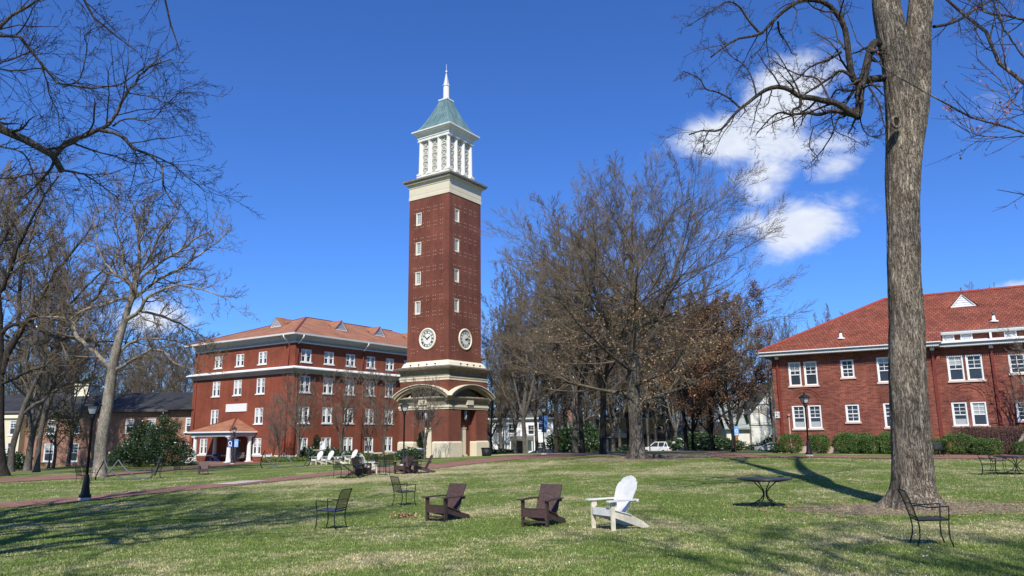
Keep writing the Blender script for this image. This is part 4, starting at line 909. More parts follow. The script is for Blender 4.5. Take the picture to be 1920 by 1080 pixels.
# ------------------------------------------------------------------ metal mesh armchair
def meshmat():
    q = NT('metal_mesh'); v = q.tc.outputs['Object']; wv = []
    tr = q.n('ShaderNodeBsdfTransparent'); mx = q.n('ShaderNodeMixShader'); ck = q.n('ShaderNodeTexChecker'); ck.inputs['Scale'].default_value = 130; q.set(ck.inputs[0], v)
    q.set(q.b.inputs['Base Color'], (.012,.013,.016,1)); q.b.inputs['Roughness'].default_value = .4
    f = q.math('MULTIPLY', ck.outputs['Fac'], .75); q.set(mx.inputs[0], f); q.t.links.new(q.b.outputs[0], mx.inputs[1]); q.t.links.new(tr.outputs[0], mx.inputs[2])
    q.t.links.new(mx.outputs[0], q.t.nodes['Material Output'].inputs[0]); return q.m
M['mesh'] = meshmat(); M['mesh_seat'] = simple('mesh_seat', (.03,.035,.05), .3, .2, 60., .3, .6)
def chairmeshes():
    w = .26; r = .0115; D = {}
    D['seat_frame'] = MB().tube([(-w,-.25,.44),(w,-.25,.44)], r, 6).tube([(-w,.22,.42),(w,.22,.42)], r, 6).tube([(-w,-.25,.44),(-w,.22,.42)], r, 6).tube([(w,-.25,.44),(w,.22,.42)], r, 6)
    D['seat'] = MB().hexa([(-w,-.25,.437),(w,-.25,.437),(w,.22,.417),(-w,.22,.417),(-w,-.25,.445),(w,-.25,.445),(w,.22,.425),(-w,.22,.425)])
    D['back_frame'] = MB().tube([(-w,.22,.42),(-w,.27,.6),(-w*.98,.33,.80),(-w*.97,.37,.90)], r, 6).tube([(w,.22,.42),(w,.27,.6),(w*.98,.33,.80),(w*.97,.37,.90)], r, 6).tube([(-w*.97,.37,.90),(w*.97,.37,.90)], r, 6).tube([(-w,.235,.47),(w,.235,.47)], r*.8, 6)
    D['backrest'] = MB().add([(-w,.235,.47),(w,.235,.47),(w,.27,.6),(-w,.27,.6),(w*.98,.33,.8),(-w*.98,.33,.8),(w*.97,.37,.9),(-w*.97,.37,.9)], [(0,1,2,3),(3,2,4,5),(5,4,6,7)])
    L = {}
    for s in (-1, 1):
        L['front', s] = MB().tube([(s*w,-.25,.44),(s*(w+.005),-.235,.3),(s*(w+.005),-.235,.15),(s*(w+.015),-.28,0)], r*1.1, 6)
        L['rear', s] = MB().tube([(s*w,.22,.42),(s*w,.205,.3),(s*w,.215,.15),(s*(w+.01),.27,0)], r*1.1, 6)
        L['arm', s] = MB().tube([(s*w,-.25,.44),(s*(w+.01),-.27,.655),(s*(w+.012),-.255,.66),(s*(w+.02),-.1,.645),(s*(w+.015),.05,.635),(s*(w+.005),.16,.66),(s*w,.275,.665)], r, 6)
    return {k: v.mesh('chair') for k, v in D.items()}, {k: v.mesh('chair') for k, v in L.items()}
CD, CL = chairmeshes()
def mchair(px, py, rz, label, Y=None, s=1.):
    x, y, z = gy(px, Y) if Y else gpt(px, py)
    o = emp('metal_chair', (x, y, z), rad(rz), label, 'chair', 'black metal mesh armchairs on the lawn'); o.scale = (s,)*3
    put('seat', CD['seat'], M['mesh_seat'], o); f = put('backrest', CD['backrest'], M['mesh'], o); put('back_frame', CD['back_frame'], M['iron'], o); put('seat_frame', CD['seat_frame'], M['iron'], o)
    for k in CL: put('armrest' if k[0] == 'arm' else 'leg', CL[k], M['iron'], o)
    return o
mchair(621, 993, -105, 'black metal mesh armchair facing left, left of the two brown wooden chairs')
mchair(757, 948, 128, 'black metal mesh armchair with its back to us, behind the dry leaf clump')
mchair(1746, 1022, 75, 'black metal mesh armchair facing right at the foot of the big bare tree')
# brown adirondack
def adir(kind):
    D = []; t = .02
    if kind == 'brown':
        hw = .30
        e = MB().box(-hw,hw,-.36,-.335,.20,.37).box(-hw,hw,-.33,-.30,.09,.13); D.append(('apron', e))
        e = MB()
        for i in range(5): y0 = -.33+i*.115; z0 = .375-i*.035; e.hexa([(-hw,y0,z0),(hw,y0,z0),(hw,y0+.105,z0-.033),(-hw,y0+.105,z0-.033),(-hw,y0,z0+t),(hw,y0,z0+t),(hw,y0+.105,z0-.033+t),(-hw,y0+.105,z0-.033+t)])
        D.append(('seat', e)); e = MB()
        for i in range(4): x0 = -.275+i*.1385; e.hexa([(x0,.17,.2),(x0+.134,.17,.2),(x0+.134,.20,.2),(x0,.20,.2),(x0,.50,.86),(x0+.134,.50,.86),(x0+.134,.53,.86),(x0,.53,.86)])
        D.append(('backrest', e)); D.append(('back_brace', MB().box(-hw,hw,.37,.43,.50,.57)))
        for s in (-1, 1):
            x = s*hw; e = MB().hexa([(x-.02,-.36,0),(x+.02,-.36,0),(x+.02,-.27,0),(x-.02,-.27,0),(x-.02,-.38,.56),(x+.02,-.38,.56),(x+.02,-.26,.56),(x-.02,-.26,.56)]); D.append(('leg', e))
            e = MB().prism([(-.34,.36),(-.34,.22),(.52,.0),(.66,.0),(.62,.10)], x-s*.045, x-s*.022, 'x'); D.append(('stringer', e))
            a, b = sorted((x-s*.05, x+s*.10)); e = MB().hexa([(a,-.42,.56),(b,-.42,.56),(b-(.03 if s>0 else 0),.38,.56),(a+(.03 if s<0 else 0),.38,.56),(a,-.42,.585),(b,-.42,.585),(b-(.03 if s>0 else 0),.38,.585),(a+(.03 if s<0 else 0),.38,.585)]); D.append(('armrest', e))
        return [(n, q.mesh('adir'), M['brown_plastic']) for n, q in D]
    hw = .28
    e = MB().box(-hw-.02,hw+.02,-.33,-.30,.28,.41); D.append(('apron', e, 'white_plastic')); e = MB()
    for i in range(6): y0 = -.33+i*.09; z0 = .41-i*.024; e.hexa([(-hw-.03,y0,z0),(hw+.03,y0,z0),(hw+.03,y0+.08,z0-.022),(-hw-.03,y0+.08,z0-.022),(-hw-.03,y0,z0+t),(hw+.03,y0,z0+t),(hw+.03,y0+.08,z0-.022+t),(-hw-.03,y0+.08,z0-.022+t)])
    D.append(('seat', e, 'white_plastic')); e = MB()
    hs = [.90, .97, 1.005, 1.02, 1.005, .97, .90]
    for i in range(7):
        c0 = (i-3)*.058; c1 = (i-3)*.088; wb_, wt = .026, .041; zt = hs[i]
        f = lambda z: .13+(z-.27)*.47
        pl = [(c0-wb_, .26), (c0+wb_, .26), (c1+wt, zt-.06), (c1+wt*.8, zt-.02), (c1, zt+.005), (c1-wt*.8, zt-.02), (c1-wt, zt-.06)]
        if i == 0: pl = pl[:2]+[(c1+wt, zt+.0), (c1+wt*.3, zt-.015), (c1-wt*.6, zt-.07), (c1-wt, zt-.13)]
        elif i == 6: pl = pl[:2]+[(c1+wt, zt-.13), (c1+wt*.6, zt-.07), (c1-wt*.3, zt-.015), (c1-wt, zt+.0)]
        else:
            zl, zr2 = (hs[i-1]+zt)/2, (hs[i+1]+zt)/2; pl = pl[:2]+[(c1+wt, zr2+(.0)), (c1, zt+.005), (c1-wt, zl)]
        n = len(pl); vs = [(a, f(b)-abs(i-3)*.008, b) for a, b in pl]+[(a, f(b)-abs(i-3)*.008+.02, b) for a, b in pl]
        e.add(vs, [tuple(range(n)), tuple(reversed(range(n, 2*n)))]+[(k, n+k, n+(k+1) % n, (k+1) % n) for k in range(n)])
    D.append(('backrest', e, 'white_plastic')); D.append(('back_brace', MB().box(-hw-.08,hw+.08,.31,.35,.53,.57).box(-.22,.22,.44,.465,.86,.92), 'white_plastic'))
    for s in (-1, 1):
        x = s*(hw+.025); e = MB().box(x-.016,x+.016,-.33,-.235,0,.555); D.append(('leg', e, 'white_dirty'))
        e = MB().prism([(-.33,.40),(-.33,.28),(.0,.17),(.50,.0),(.68,.0),(.66,.045),(.50,.145),(.20,.275),(.0,.345)], x-s*.05, x-s*.018, 'x'); D.append(('stringer', e, 'white_dirty'))
        a, b = sorted((x-s*.05, x+s*.09)); e = MB().prism([(a,-.40),(a+.02,-.42),(b-.02,-.42),(b,-.40),(b,-.05),(b-.05 if s>0 else b,.38),(a if s>0 else a+.05,.38),(a,-.05)], .555, .58, 'z'); D.append(('armrest', e, 'white_plastic'))
        D.append(('arm_bracket', MB().box(x-.016, x+.03 if s>0 else x+.016, -.235, -.20, .44, .55), 'white_dirty'))
    return [(n, q.mesh('adir'), M[m]) for n, q, m in D]
AB, AW = adir('brown'), adir('white')
def adk(kind, px, py, rz, label, Y=None, s=1., m=None):
    x, y, z = gy(px, Y) if Y else gpt(px, py)
    o = emp('adirondack_chair', (x, y, z), rad(rz), label, 'chair', 'brown adirondack chairs' if kind == 'brown' else 'white adirondack chairs'); o.scale = (s,)*3
    for n, me, mm in (AB if kind == 'brown' else AW): put(n, me, mm, o)
    return o
adk('brown', 834, 976, -36, 'dark brown wooden adirondack chair, nearer the dry leaf clump, back of two wide slats showing')
adk('brown', 1016, 986, -30, 'dark brown wooden adirondack chair standing beside the white one on the open lawn')
adk('white', 1152, 992, -57, 'white fan backed adirondack chair alone in the foreground with muddy legs', s=1.03)
# group round the small table
adk('white', 593, 871, -36, 'white adirondack chair, leftmost of the white row on the far side of the path')
adk('white', 613, 871, -40, 'white adirondack chair, second from left in the white row past the path')
adk('white', 636, 870, -100, 'low white adirondack chair seen side on in the middle of the white row', s=.9)
adk('white', 657, 869.5, -46, 'white adirondack chair, rightmost of the white row past the path')
adk('white', 692, 888, 118, 'white adirondack chair turned away, between a brown one and metal chairs')
mchair(639, 897, 62, 'black metal mesh chair at the left end of the cluster by the folding table')
adk('brown', 678, 892, 62, 'dark brown adirondack chair facing right in front of a white one', s=.98)
mchair(675, 893, 160, 'black metal mesh chair with its back to us behind the folding table')
mchair(698, 886, 190, 'black metal mesh chair behind the white one in the cluster, partly hidden')
mchair(717, 891, 165, 'black metal mesh chair right of the white seat in the cluster')
mchair(731, 887, 175, 'black metal mesh chair at the right end of the middle cluster near the lamp')
adk('brown', 757, 888, -30, 'dark brown adirondack chair facing us under the lamp by the clock tower')
mchair(777, 889, 170, 'black metal mesh chair between the two brown ones near the lamp')
adk('brown', 791, 887, -72, 'dark brown adirondack chair facing left at the right end of the far cluster')
# left lawn
mchair(160, 906, 150, 'black metal mesh chair just left of the nearest lamp post', Y=42)
mchair(171, 900, 100, 'black metal mesh chair behind the nearest lamp post', Y=46)
mchair(296, 895, -60, 'black metal mesh chair beside the right end of the curved hammock stand', Y=47)
mchair(336, 893, 185, 'black metal mesh chair seen from behind, left of the lone brown seat', Y=52, s=.8)
gb = adk('brown', 384, 889, 18, 'weathered greyish brown adirondack chair facing us alone near the porch', Y=51)
# right lawn
mchair(1850, 885, 60, 'black metal mesh armchair, nearer of two at the round table on the right edge', Y=31)
mchair(1868, 882, 66, 'black metal mesh armchair, farther of two at the round table on the right edge', Y=33)
mchair(1765, 853, 0, 'dark metal mesh chair in front of the bushes just right of the big trunk', Y=46)
# tables
def rtable(px, py, rad_, label, Y=None, rz=0, h=.72):
    x, y, z = gy(px, Y) if Y else gpt(px, py)
    o = emp('metal_table', (x, y, z), rz, label, 'table')
    put('table_top', MB().lathe([(rad_-.03,h-.03),(rad_,h-.025),(rad_,h),(rad_-.02,h+.005),(.001,h+.005)], n=40).mesh('top'), M['iron_table'], o)
    for k in range(4):
        a = pi/4+k*pi/2; c, s = cos(a), sin(a)
        e = MB().tube([(c*q, s*q, zz) for q, zz in ((.50,h-.03),(.30,h-.10),(.12,.48),(.055,.40),(.055,.30),(.13,.20),(.34,.08),(.46,.045),(.50,.0))], .016, 8)
        put('leg', e.mesh('leg'), M['iron_table'], o)
    e = MB()
    for k in range(20): a0, a1 = 2*pi*k/20, 2*pi*(k+1)/20; e.tube([(.2*cos(a0),.2*sin(a0),.14),(.2*cos(a1),.2*sin(a1),.14)], .009, 5, False)
    for k in range(32): a0, a1 = 2*pi*k/32, 2*pi*(k+1)/32; e.tube([((rad_-.12)*cos(a0),(rad_-.12)*sin(a0),h-.045),((rad_-.12)*cos(a1),(rad_-.12)*sin(a1),h-.045)], .009, 5, False)
    put('leg_ring', e.mesh('ring'), M['iron_table'], o); return o
rtable(1429, 949, .70, 'round black metal table standing alone left of the big bare tree', Y=20.6, h=.74)
rtable(1902, 884, .75, 'round black metal table cut by the right edge of the photo', Y=31.)
x, y, z = gpt(660, 897); o = emp('folding_table', (x, y, z), .2, 'low black metal table with crossed legs in the cluster by the path', 'table')
put('table_top', MB().box(-.45,.45,-.3,.3,.62,.64).mesh('t'), M['iron'], o)
for s in (-1, 1):
    for q in (-1, 1): put('leg', MB().tube([(-q*.45, s*.27, .62), (0, s*.27, .3), (q*.4, s*.27, 0)], .018, 6).mesh('l'), M['iron'], o)
# curved hammock stands
def hstand(name, curves, Y, label):
    x0, y0, z0 = gy(curves[0][0][0][0], Y); o = emp(name, (x0, y0, z0), 0, label, 'hammock stand', 'curved steel hammock stands')
    for pl, d0, d1, m in curves:
        P = []
        for i, (a, b) in enumerate(pl):
            yy = Y+d0+(d1-d0)*i/(len(pl)-1); q = at(a, b, yy); P.append(q)
        # smooth
        P = np.array(P); t = np.arange(len(P)); tt = np.linspace(0, len(P)-1, len(P)*5); S_ = []
        for u in tt:
            i = min(int(u), len(P)-2); f = u-i; p0, p1, p2, p3 = P[max(i-1, 0)], P[i], P[i+1], P[min(i+2, len(P)-1)]
            S_.append(.5*((2*p1)+(-p0+p2)*f+(2*p0-5*p1+4*p2-p3)*f*f+(-p0+3*p1-3*p2+p3)*f**3)-np.array([x0, y0, z0]))
        for s_ in S_: s_[2] = max(s_[2], G(s_[0]+x0, s_[1]+y0)-z0+.03)
        put('curved_tube', MB().tube(S_, .035, 8).mesh('t'), M[m], o)
hstand('hammock_stand', [([(196,862),(204,880),(221,893),(241,901),(262,902)],.6,-.4,'metal_blue'),([(222,862),(233,877),(249,891),(266,900),(283,894),(293,880),(297,866),(299,858),(303,858)],.4,-.6,'metal_blue'),
   ([(222,862),(209,880),(190,902)],.5,0,'metal_blue'),([(196,862),(189,876),(181,890),(179,902)],.6,1.2,'iron'),([(298,866),(297,876),(290,892)],-.5,.8,'iron')], 45.5, 'blue grey curved steel hammock stand at the foot of the pale sycamore')
hstand('hammock_stand', [([(496,850),(501,862),(514,872),(530,879),(540,880)],.6,-.3,'metal_blue'),([(532,849),(541,860),(552,870),(563,879),(572,870),(578,856),(580,845)],.3,-.5,'metal_blue'),
   ([(532,849),(521,864),(504,879)],.4,0,'metal_blue'),([(497,845),(491,858),(489,872),(493,880)],.6,1.2,'iron'),([(579,846),(583,858),(580,870),(574,876)],-.3,.6,'iron')], 56., 'grey curved steel hammock stand on the lawn in front of the hall')
# ------------------------------------------------------------------ bins, signs, urns
x, y, z = gy(912.5, 60.5); o = emp('litter_bin', (x, y, z-.05), 0, 'black tapered litter bin by the right corner of the clock tower', 'bin')
put('body', MB().lathe([(.30,0),(.36,.05),(.42,.62)], n=20).mesh('b'), M['dark'], o); put('rim', MB().lathe([(.44,.62),(.46,.64),(.46,.68),(.40,.7)], n=20).mesh('r'), M['iron'], o)
x, y, z = gy(604, 74); o = emp('info_sign', (x, y, z), 0, 'white upright panel sign with small arched top among the shrubs by the hall', 'sign')
put('panel', MB().prism([(-.24,.75),(.24,.75),(.24,1.72),(.16,1.78),(-.16,1.78),(-.24,1.72)], -.04, .04).mesh('p'), M['white'], o); put('post', MB().box(-.2,-.14,-.03,.03,0,.75).box(.14,.2,-.03,.03,0,.75).mesh('q'), M['white'], o)
x, y, z = gy(597, 71); o = emp('bird_bath', (x, y, z), 0, 'grey stone bird bath in front of the white panel sign', 'bird bath')
put('pedestal', MB().lathe([(.2,0),(.22,.08),(.1,.15),(.09,.75),(.16,.82)], n=14).mesh('p'), M['concrete'], o); put('bowl', MB().lathe([(.16,.82),(.5,.93),(.55,1.0),(.5,1.0),(.1,.93)], n=20).mesh('b'), M['concrete'], o)
# ------------------------------------------------------------------ bicycles by the porch
def bike(px, Y, rz, m, label):
    x, y, z = gy(px, Y); o = emp('bicycle', (x, y, z), rz, label, 'bicycle')
    wm = MB()
    for k in range(20): a0, a1 = 2*pi*k/20, 2*pi*(k+1)/20; wm.tube([(.33*cos(a0),0,.34+.33*sin(a0)),(.33*cos(a1),0,.34+.33*sin(a1))], .02, 5, False)
    for k in range(8): a = pi*k/8; wm.tube([(.32*cos(a),0,.34+.32*sin(a)),(-.32*cos(a),0,.34-.32*sin(a))], .004, 3, False)
    wme = wm.mesh('wheel')
    for dx in (-.52, .52): put('wheel', wme, M['dark'], o, (dx, 0, 0))
    f = MB()
    for a, b in (((-.52,0,.34),(-.1,0,.3)),((-.1,0,.3),(.36,0,.75)),((-.18,0,.82),(.36,0,.78)),((-.1,0,.3),(-.2,0,.86)),((-.52,0,.34),(-.18,0,.8)),((.52,0,.34),(.34,0,.95))): f.tube([a, b], .022, 6)
    put('frame', f.mesh('f'), M[m], o); put('saddle', MB().box(-.32,-.08,-.06,.06,.87,.92).mesh('s'), M['dark'], o); put('handlebar', MB().tube([(.3,-.28,.98),(.36,-.1,.98),(.36,.1,.98),(.3,.28,.98)], .015, 6).mesh('h'), M['dark'], o)
bike(358, 79, .2, 'white', 'white bicycle leaning beside the left porch column'); bike(347, 80, .5, 'dark', 'dark bicycle parked left of the porch'); bike(503, 78, -.3, 'louvre_grey', 'pale bicycle parked right of the porch against the hall')
# ------------------------------------------------------------------ cars
def car(px, Y, rz, paint, label, suv=True, z=None, s=1.):
    x, y, z0 = gy(px, Y); o = emp('parked_car', (x, y, z0 if z is None else z), rad(rz), label, 'car', 'cars parked along the street'); o.scale = (s,)*3
    H = 1.66 if suv else 1.42; hw = .9; 
    prof = [(-2.28,.42),(-2.30,.75),(-2.22,.98),(-2.02,1.05),(1.15,1.02),(2.05,.90),(2.24,.72),(2.26,.42),(1.95,.28),(-2.0,.28)]
    b = MB(); n = len(prof)
    sec = [(-hw, .90), (-hw*.97, 1.0), (hw*.97, 1.0), (hw, .90)]
    base = []
    for yy, k in ((-hw, .0), (-hw+.05, .03), (hw-.05, .03), (hw, .0)):
        base.append([(px_*(1-(.012 if k == 0 else 0)), yy, pz+(k if pz > .6 else 0)) for px_, pz in prof])
    vs = [p for q in base for p in q]; fs = []
    for j in range(3):
        for i in range(n): fs.append((j*n+i, (j+1)*n+i, (j+1)*n+(i+1) % n, j*n+(i+1) % n))
    fs += [tuple(range(n)), tuple(reversed(range(3*n, 4*n)))]
    b.add(vs, fs); 
    if suv: cab = [(-2.1,1.0),(-1.72,H-.08),(-1.5,H),(-.1,H),(.25,H-.06),(1.1,1.0)]
    else: cab = [(-1.95,1.0),(-1.15,H-.04),(-.9,H),(-.1,H),(.2,H-.05),(1.15,1.0)]
    body = put('body', b.mesh('body'), M[paint], o)
    g = MB(); 
    vs = [(a, -hw+.10 + (c-1.0)*.28, c) for a, c in cab]+[(a, hw-.10-(c-1.0)*.28, c) for a, c in cab]; m_ = len(cab)
    g.add(vs, [tuple(range(m_)), tuple(reversed(range(m_, 2*m_)))]+[(i, m_+i, m_+(i+1) % m_, (i+1) % m_) for i in range(m_)])
    put('window_glass', g.mesh('glass'), M['glass'], o)
    r_ = MB(); rc = [q for q in cab if q[1] > 1.3]
    xs = [q[0] for q in rc]
    r_.box(min(xs)-.02, max(xs)-.05, -hw+.28, hw-.28, H-.03, H+.025)
    for sgn in (-1, 1):
        yy = lambda c: sgn*(hw-.085-(c-1.0)*.28)
        for (a, c), (d, e_) in ((cab[0], cab[1]), (cab[-1], cab[-2])): r_.beam((a, yy(c), c), (d, yy(e_), e_), .09, .05, (0, 1, 0))
        r_.beam((-.45, yy(1.0), 1.0), (-.45, yy(H), H), .08, .04, (0, 1, 0)); r_.beam((cab[1][0], yy(H-.05), H-.03), (cab[-2][0], yy(H-.05), H-.03), .06, .06)
        if suv: r_.beam((-1.35, yy(1.0), 1.0), (-1.55, yy(H), H), .12, .04, (0, 1, 0))
    put('roof_frame', r_.mesh('roof'), M[paint], o)
    wh = MB().lathe([(.001,-.11),(.33,-.11),(.35,-.08),(.35,.08),(.33,.11),(.001,.11)], n=24).mesh('tyre'); ri = MB().lathe([(.001,-.12),(.19,-.12),(.21,-.115)], n=16).lathe([(.21,.115),(.19,.12),(.001,.12)], n=16).mesh('rim')
    for dx in (-1.38, 1.38):
        for sy in (-1, 1):
            w = put('wheel', wh, M['dark'], o, (dx, sy*(hw-.07), .35)); w.rotation_euler = (pi/2, 0, 0); put('rim', ri, M['louvre_grey'], w)
    for sy in (-1, 1):
        put('tail_light', MB().box(-2.31, -2.1, sy*.70-.14, sy*.70+.14, .78, .92).mesh('tl'), M['tail'], o); put('headlight', MB().box(2.05, 2.255, sy*.68-.13, sy*.68+.13, .66, .80).mesh('hl'), M['louvre_grey'], o)
    put('bumper', MB().box(-2.34, -2.1, -.8, .8, .3, .5).mesh('bp'), M['dark'], o); put('number_plate', MB().box(-2.315, -2.29, -.26, .26, .74, .86).mesh('np'), M['louvre_grey'], o)
    return o
car(1237, 98, 128, 'car_white', 'white sport utility car parked behind the big oak trunk', z=-.78)
car(1272, 102, 112, 'car_navy', 'dark sport utility car parked next to the white one', z=-.8)
car(1323, 104, 165, 'car_silver', 'silver hatchback half hidden by the grassy rise, left of the rust oak', False, z=-1.25)
car(1262, 97, 140, 'car_navy', 'black car tucked between the white one and a tree trunk', False, z=-.8)
car(1293, 108, 170, 'car_white', 'small white car mostly hidden behind a dark trunk', False, z=-1.2)
car(1452, 96, 130, 'car_silver', 'silver car parked beside the corner of the right building', False, z=-.75)
car(1004, 110, 170, 'car_blue', 'blue car showing only its roof left of the banner lamp', False, z=-1.75)
car(1039, 110, 8, 'car_blue', 'bright blue car showing only its roof right of the banner lamp', True, z=-1.75)
car(12, 92, 10, 'car_white', 'white car half hidden behind the trunks at the left edge', False)
# ------------------------------------------------------------------ utility pole and wires
x, y, z = gy(905, 92); up_ = emp('utility_pole', (x, y, z), 0, 'wooden utility pole carrying the street wires beside the clock tower', 'utility pole')
put('pole', MB().tube([(0,0,-.5),(0,0,8)], [.14,.1], 8).mesh('p'), M['grey_wood'], up_); put('crossarm', MB().box(-1.1,1.1,-.05,.05,7.2,7.32).mesh('c'), M['grey_wood'], up_)
x2, y2, z2 = gy(1458, 94); up2 = emp('utility_pole', (x2, y2, z2), 0, 'wooden utility pole beyond the corner of the right building', 'utility pole')
put('pole', MB().tube([(0,0,-.5),(0,0,8)], [.14,.1], 8).mesh('p'), M['grey_wood'], up2); put('crossarm', MB().box(-1.1,1.1,-.05,.05,7.2,7.32).mesh('c'), M['grey_wood'], up2)
wr = emp('power_lines', (x, y, z), 0, 'thin dark overhead wires crossing the street behind the trees', 'wires')
for dz, sag, of in ((7.3,.5,0),(4.8,.7,0),(3.7,.8,0),(3.2,.6,.3)):
    pts = [((x2-x)*t, (y2-y)*t+of, (z2-z)*t+dz-sag*4*t*(1-t)) for t in np.linspace(0, 1, 14)]
    put('wire', MB().tube(pts, .022, 4).mesh('w'), M['dark'], wr)
# ------------------------------------------------------------------ branching
def nrm(v): return v/np.maximum(np.linalg.norm(v, axis=-1, keepdims=True), 1e-9)
def crs(P, R, K):         # resample a traced line smoothly to K segments
    P = np.asarray(P, float); R = np.asarray(R, float)
    if len(R) == 2: R = np.interp(np.linspace(0, 1, len(P)), [0, 1], R)
    n = len(P); L = np.r_[0, np.cumsum(np.linalg.norm(np.diff(P, axis=0), axis=1))]; t = np.interp(np.linspace(0, L[-1], K+1), L, np.arange(n))
    i = np.minimum(t.astype(int), n-2); f = (t-i)[:, None]; p0 = P[np.maximum(i-1, 0)]; p1 = P[i]; p2 = P[i+1]; p3 = P[np.minimum(i+2, n-1)]
    Q = .5*(2*p1+(p2-p0)*f+(2*p0-5*p1+4*p2-p3)*f*f+(-p0+3*p1-3*p2+p3)*f**3)
    return Q, np.interp(t, np.arange(n), R)
def btube(P, R, sides):   # P (N,K+1,3)
    N, K1, _ = P.shape
    T_ = np.empty_like(P); T_[:, 1:-1] = P[:, 2:]-P[:, :-2]; T_[:, 0] = P[:, 1]-P[:, 0]; T_[:, -1] = P[:, -1]-P[:, -2]; T_ = nrm(T_)
    ov = nrm(P[:, -1]-P[:, 0]); ref = np.where(np.abs(ov[:, 2:3]) > .75, np.array([[1., 0, 0]]), np.array([[0, 0, 1.]]))[:, None, :]
    A = nrm(np.cross(T_, np.broadcast_to(ref, T_.shape))); B = np.cross(T_, A)
    a = np.arange(sides)*2*pi/sides
    V = P[:, :, None]+R[:, :, None, None]*(A[:, :, None]*np.cos(a)[None, None, :, None]+B[:, :, None]*np.sin(a)[None, None, :, None])
    b = (np.arange(N)*K1*sides)[:, None, None]+(np.arange(K1-1)*sides)[None, :, None]; k = np.arange(sides)[None, None]; k2 = (k+1) % sides
    Fq = np.stack([b+k, b+k2, b+sides+k2, b+sides+k], -1).reshape(-1, 4)
    return V.reshape(-1, 3), Fq
def join(L):
    V = []; Fq = []; o = 0
    for v, f in L: V.append(v); Fq.append(f+o); o += len(v)
    return np.concatenate(V), np.concatenate(Fq)
def grow(P, D, L, R0, R1, K, wob, up, r):
    N = len(P); out = [P]; D = nrm(D)
    for k in range(K):
        D = nrm(D+r.normal(0, 1, (N, 3))*wob+np.array([0, 0, 1.])*up); P = P+D*(L/K)[:, None]; out.append(P)
    return np.stack(out, 1), R0[:, None]+(R1-R0)[:, None]*np.linspace(0, 1, K+1)[None]
def kids(P, R, n, t0, t1, a0, a1, lf, rf, K, wob, up, r, rmin, droop=.55, Labs=None, flat=None):
    N, K1, _ = P.shape; m = N*n; par = np.repeat(np.arange(N), n)
    t = t0+(t1-t0)*((np.tile(np.arange(n), N)+r.random(m))/n); s = t*(K1-1); i = np.minimum(s.astype(int), K1-2); f = (s-i)[:, None]
    p = P[par, i]*(1-f)+P[par, i+1]*f; d = nrm(P[par, i+1]-P[par, i]); rr = R[par, i]*(1-f[:, 0])+R[par, i+1]*f[:, 0]
    q = nrm(np.cross(d, nrm(r.normal(0, 1, (m, 3))))); ang = np.radians(a0+(a1-a0)*t+r.normal(0, 6, m))
    if flat is not None: 
        az = (np.tile(np.arange(n), N)*2.4+r.random(m)*.8); hz = np.stack([np.cos(az), np.sin(az), np.zeros(m)], -1); q = nrm(hz-d*(hz*d).sum(-1, keepdims=True))
    D = d*np.cos(ang)[:, None]+q*np.sin(ang)[:, None]
    PL = np.linalg.norm(np.diff(P, axis=1), axis=2).sum(1)[par]
    L = (PL if Labs is None else Labs)*lf*(1-droop*t)*r.uniform(.65, 1.2, m)
    R0 = np.maximum(rr*rf, rmin); R1 = np.maximum(R0*.28, rmin*.55)
    return grow(p, D, L, R0, R1, K, wob, up, r)
def leafquads(C, size, r, spread=0.):
    N = len(C); C = C+r.normal(0, 1, (N, 3))*spread; a = nrm(r.normal(0, 1, (N, 3))); b = nrm(np.cross(a, r.normal(0, 1, (N, 3)))); s = size*r.uniform(.6, 1.3, N)[:, None]
    V = np.stack([C-a*s, C-b*s*.55, C+a*s, C+b*s*.55], 1).reshape(-1, 3); return V, np.arange(4*N).reshape(-1, 4)
def tree_mesh(base, trunks, limbs, auto, levels, seed, rmin=.01, tsides=14, leaves=None):
    """trunks/limbs: [(pts, radii)] in world space; auto: kwargs for limbs from trunks; levels: kwargs list. returns meshes in local space"""
    r = np.random.default_rng(seed); b = np.array(base, float); TM = []; CM = []; src = []
    tl = [crs(p, q, 26) for p, q in trunks]
    TP = np.stack([p for p, _ in tl]); TRd = np.stack([q for _, q in tl])
    TM.append(btube(TP, TRd, tsides)); lev = []
    if limbs:
        ll = [crs(p, q, 18) for p, q in limbs]; LP = np.stack([p for p, _ in ll]); LR = np.stack([q for _, q in ll])
        LP[:, 1:-1] += r.normal(0, 1, LP[:, 1:-1].shape)*.012*np.linalg.norm(np.diff(LP, axis=1), axis=2).mean(1)[:, None, None]*6
        TM.append(btube(LP, LR, 8)); lev.append((LP, LR))
    if auto:
        for au in (auto if isinstance(auto, list) else [auto]):
            P, R = kids(TP, TRd, r=r, rmin=rmin*2, **au); TM.append(btube(P, R, 7)); lev.append((P, R))
    tips = []
    for li, kw in enumerate(levels):
        nx_ = []
        for P, R in lev:
            k = dict(kw)
            if li == 0 and limbs and P.shape[1] == 19: k['n'] = int(k['n']*1.7)
            Q = kids(P, R, r=r, rmin=rmin, **k); nx_.append(Q); CM.append(btube(Q[0], Q[1], 5 if li == 0 else 3))
        lev = nx_
    V, Fq = join(TM); V2, F2 = join(CM)
    out = [npmesh('trunk', V-b, Fq), npmesh('crown', V2-b, F2)]
    if leaves:
        C = np.concatenate([P[:, 1:].reshape(-1, 3) for P, _ in lev]); sel = leaves['sel'](C-b, r); C = C[sel]
        if len(C) > leaves['n']: C = C[r.permutation(len(C))[:leaves['n']]]
        V, Fq = leafquads(C-b, leaves['s'], r, leaves.get('sp', .12)); out.append(npmesh('leaves', V, Fq, False))
    return out
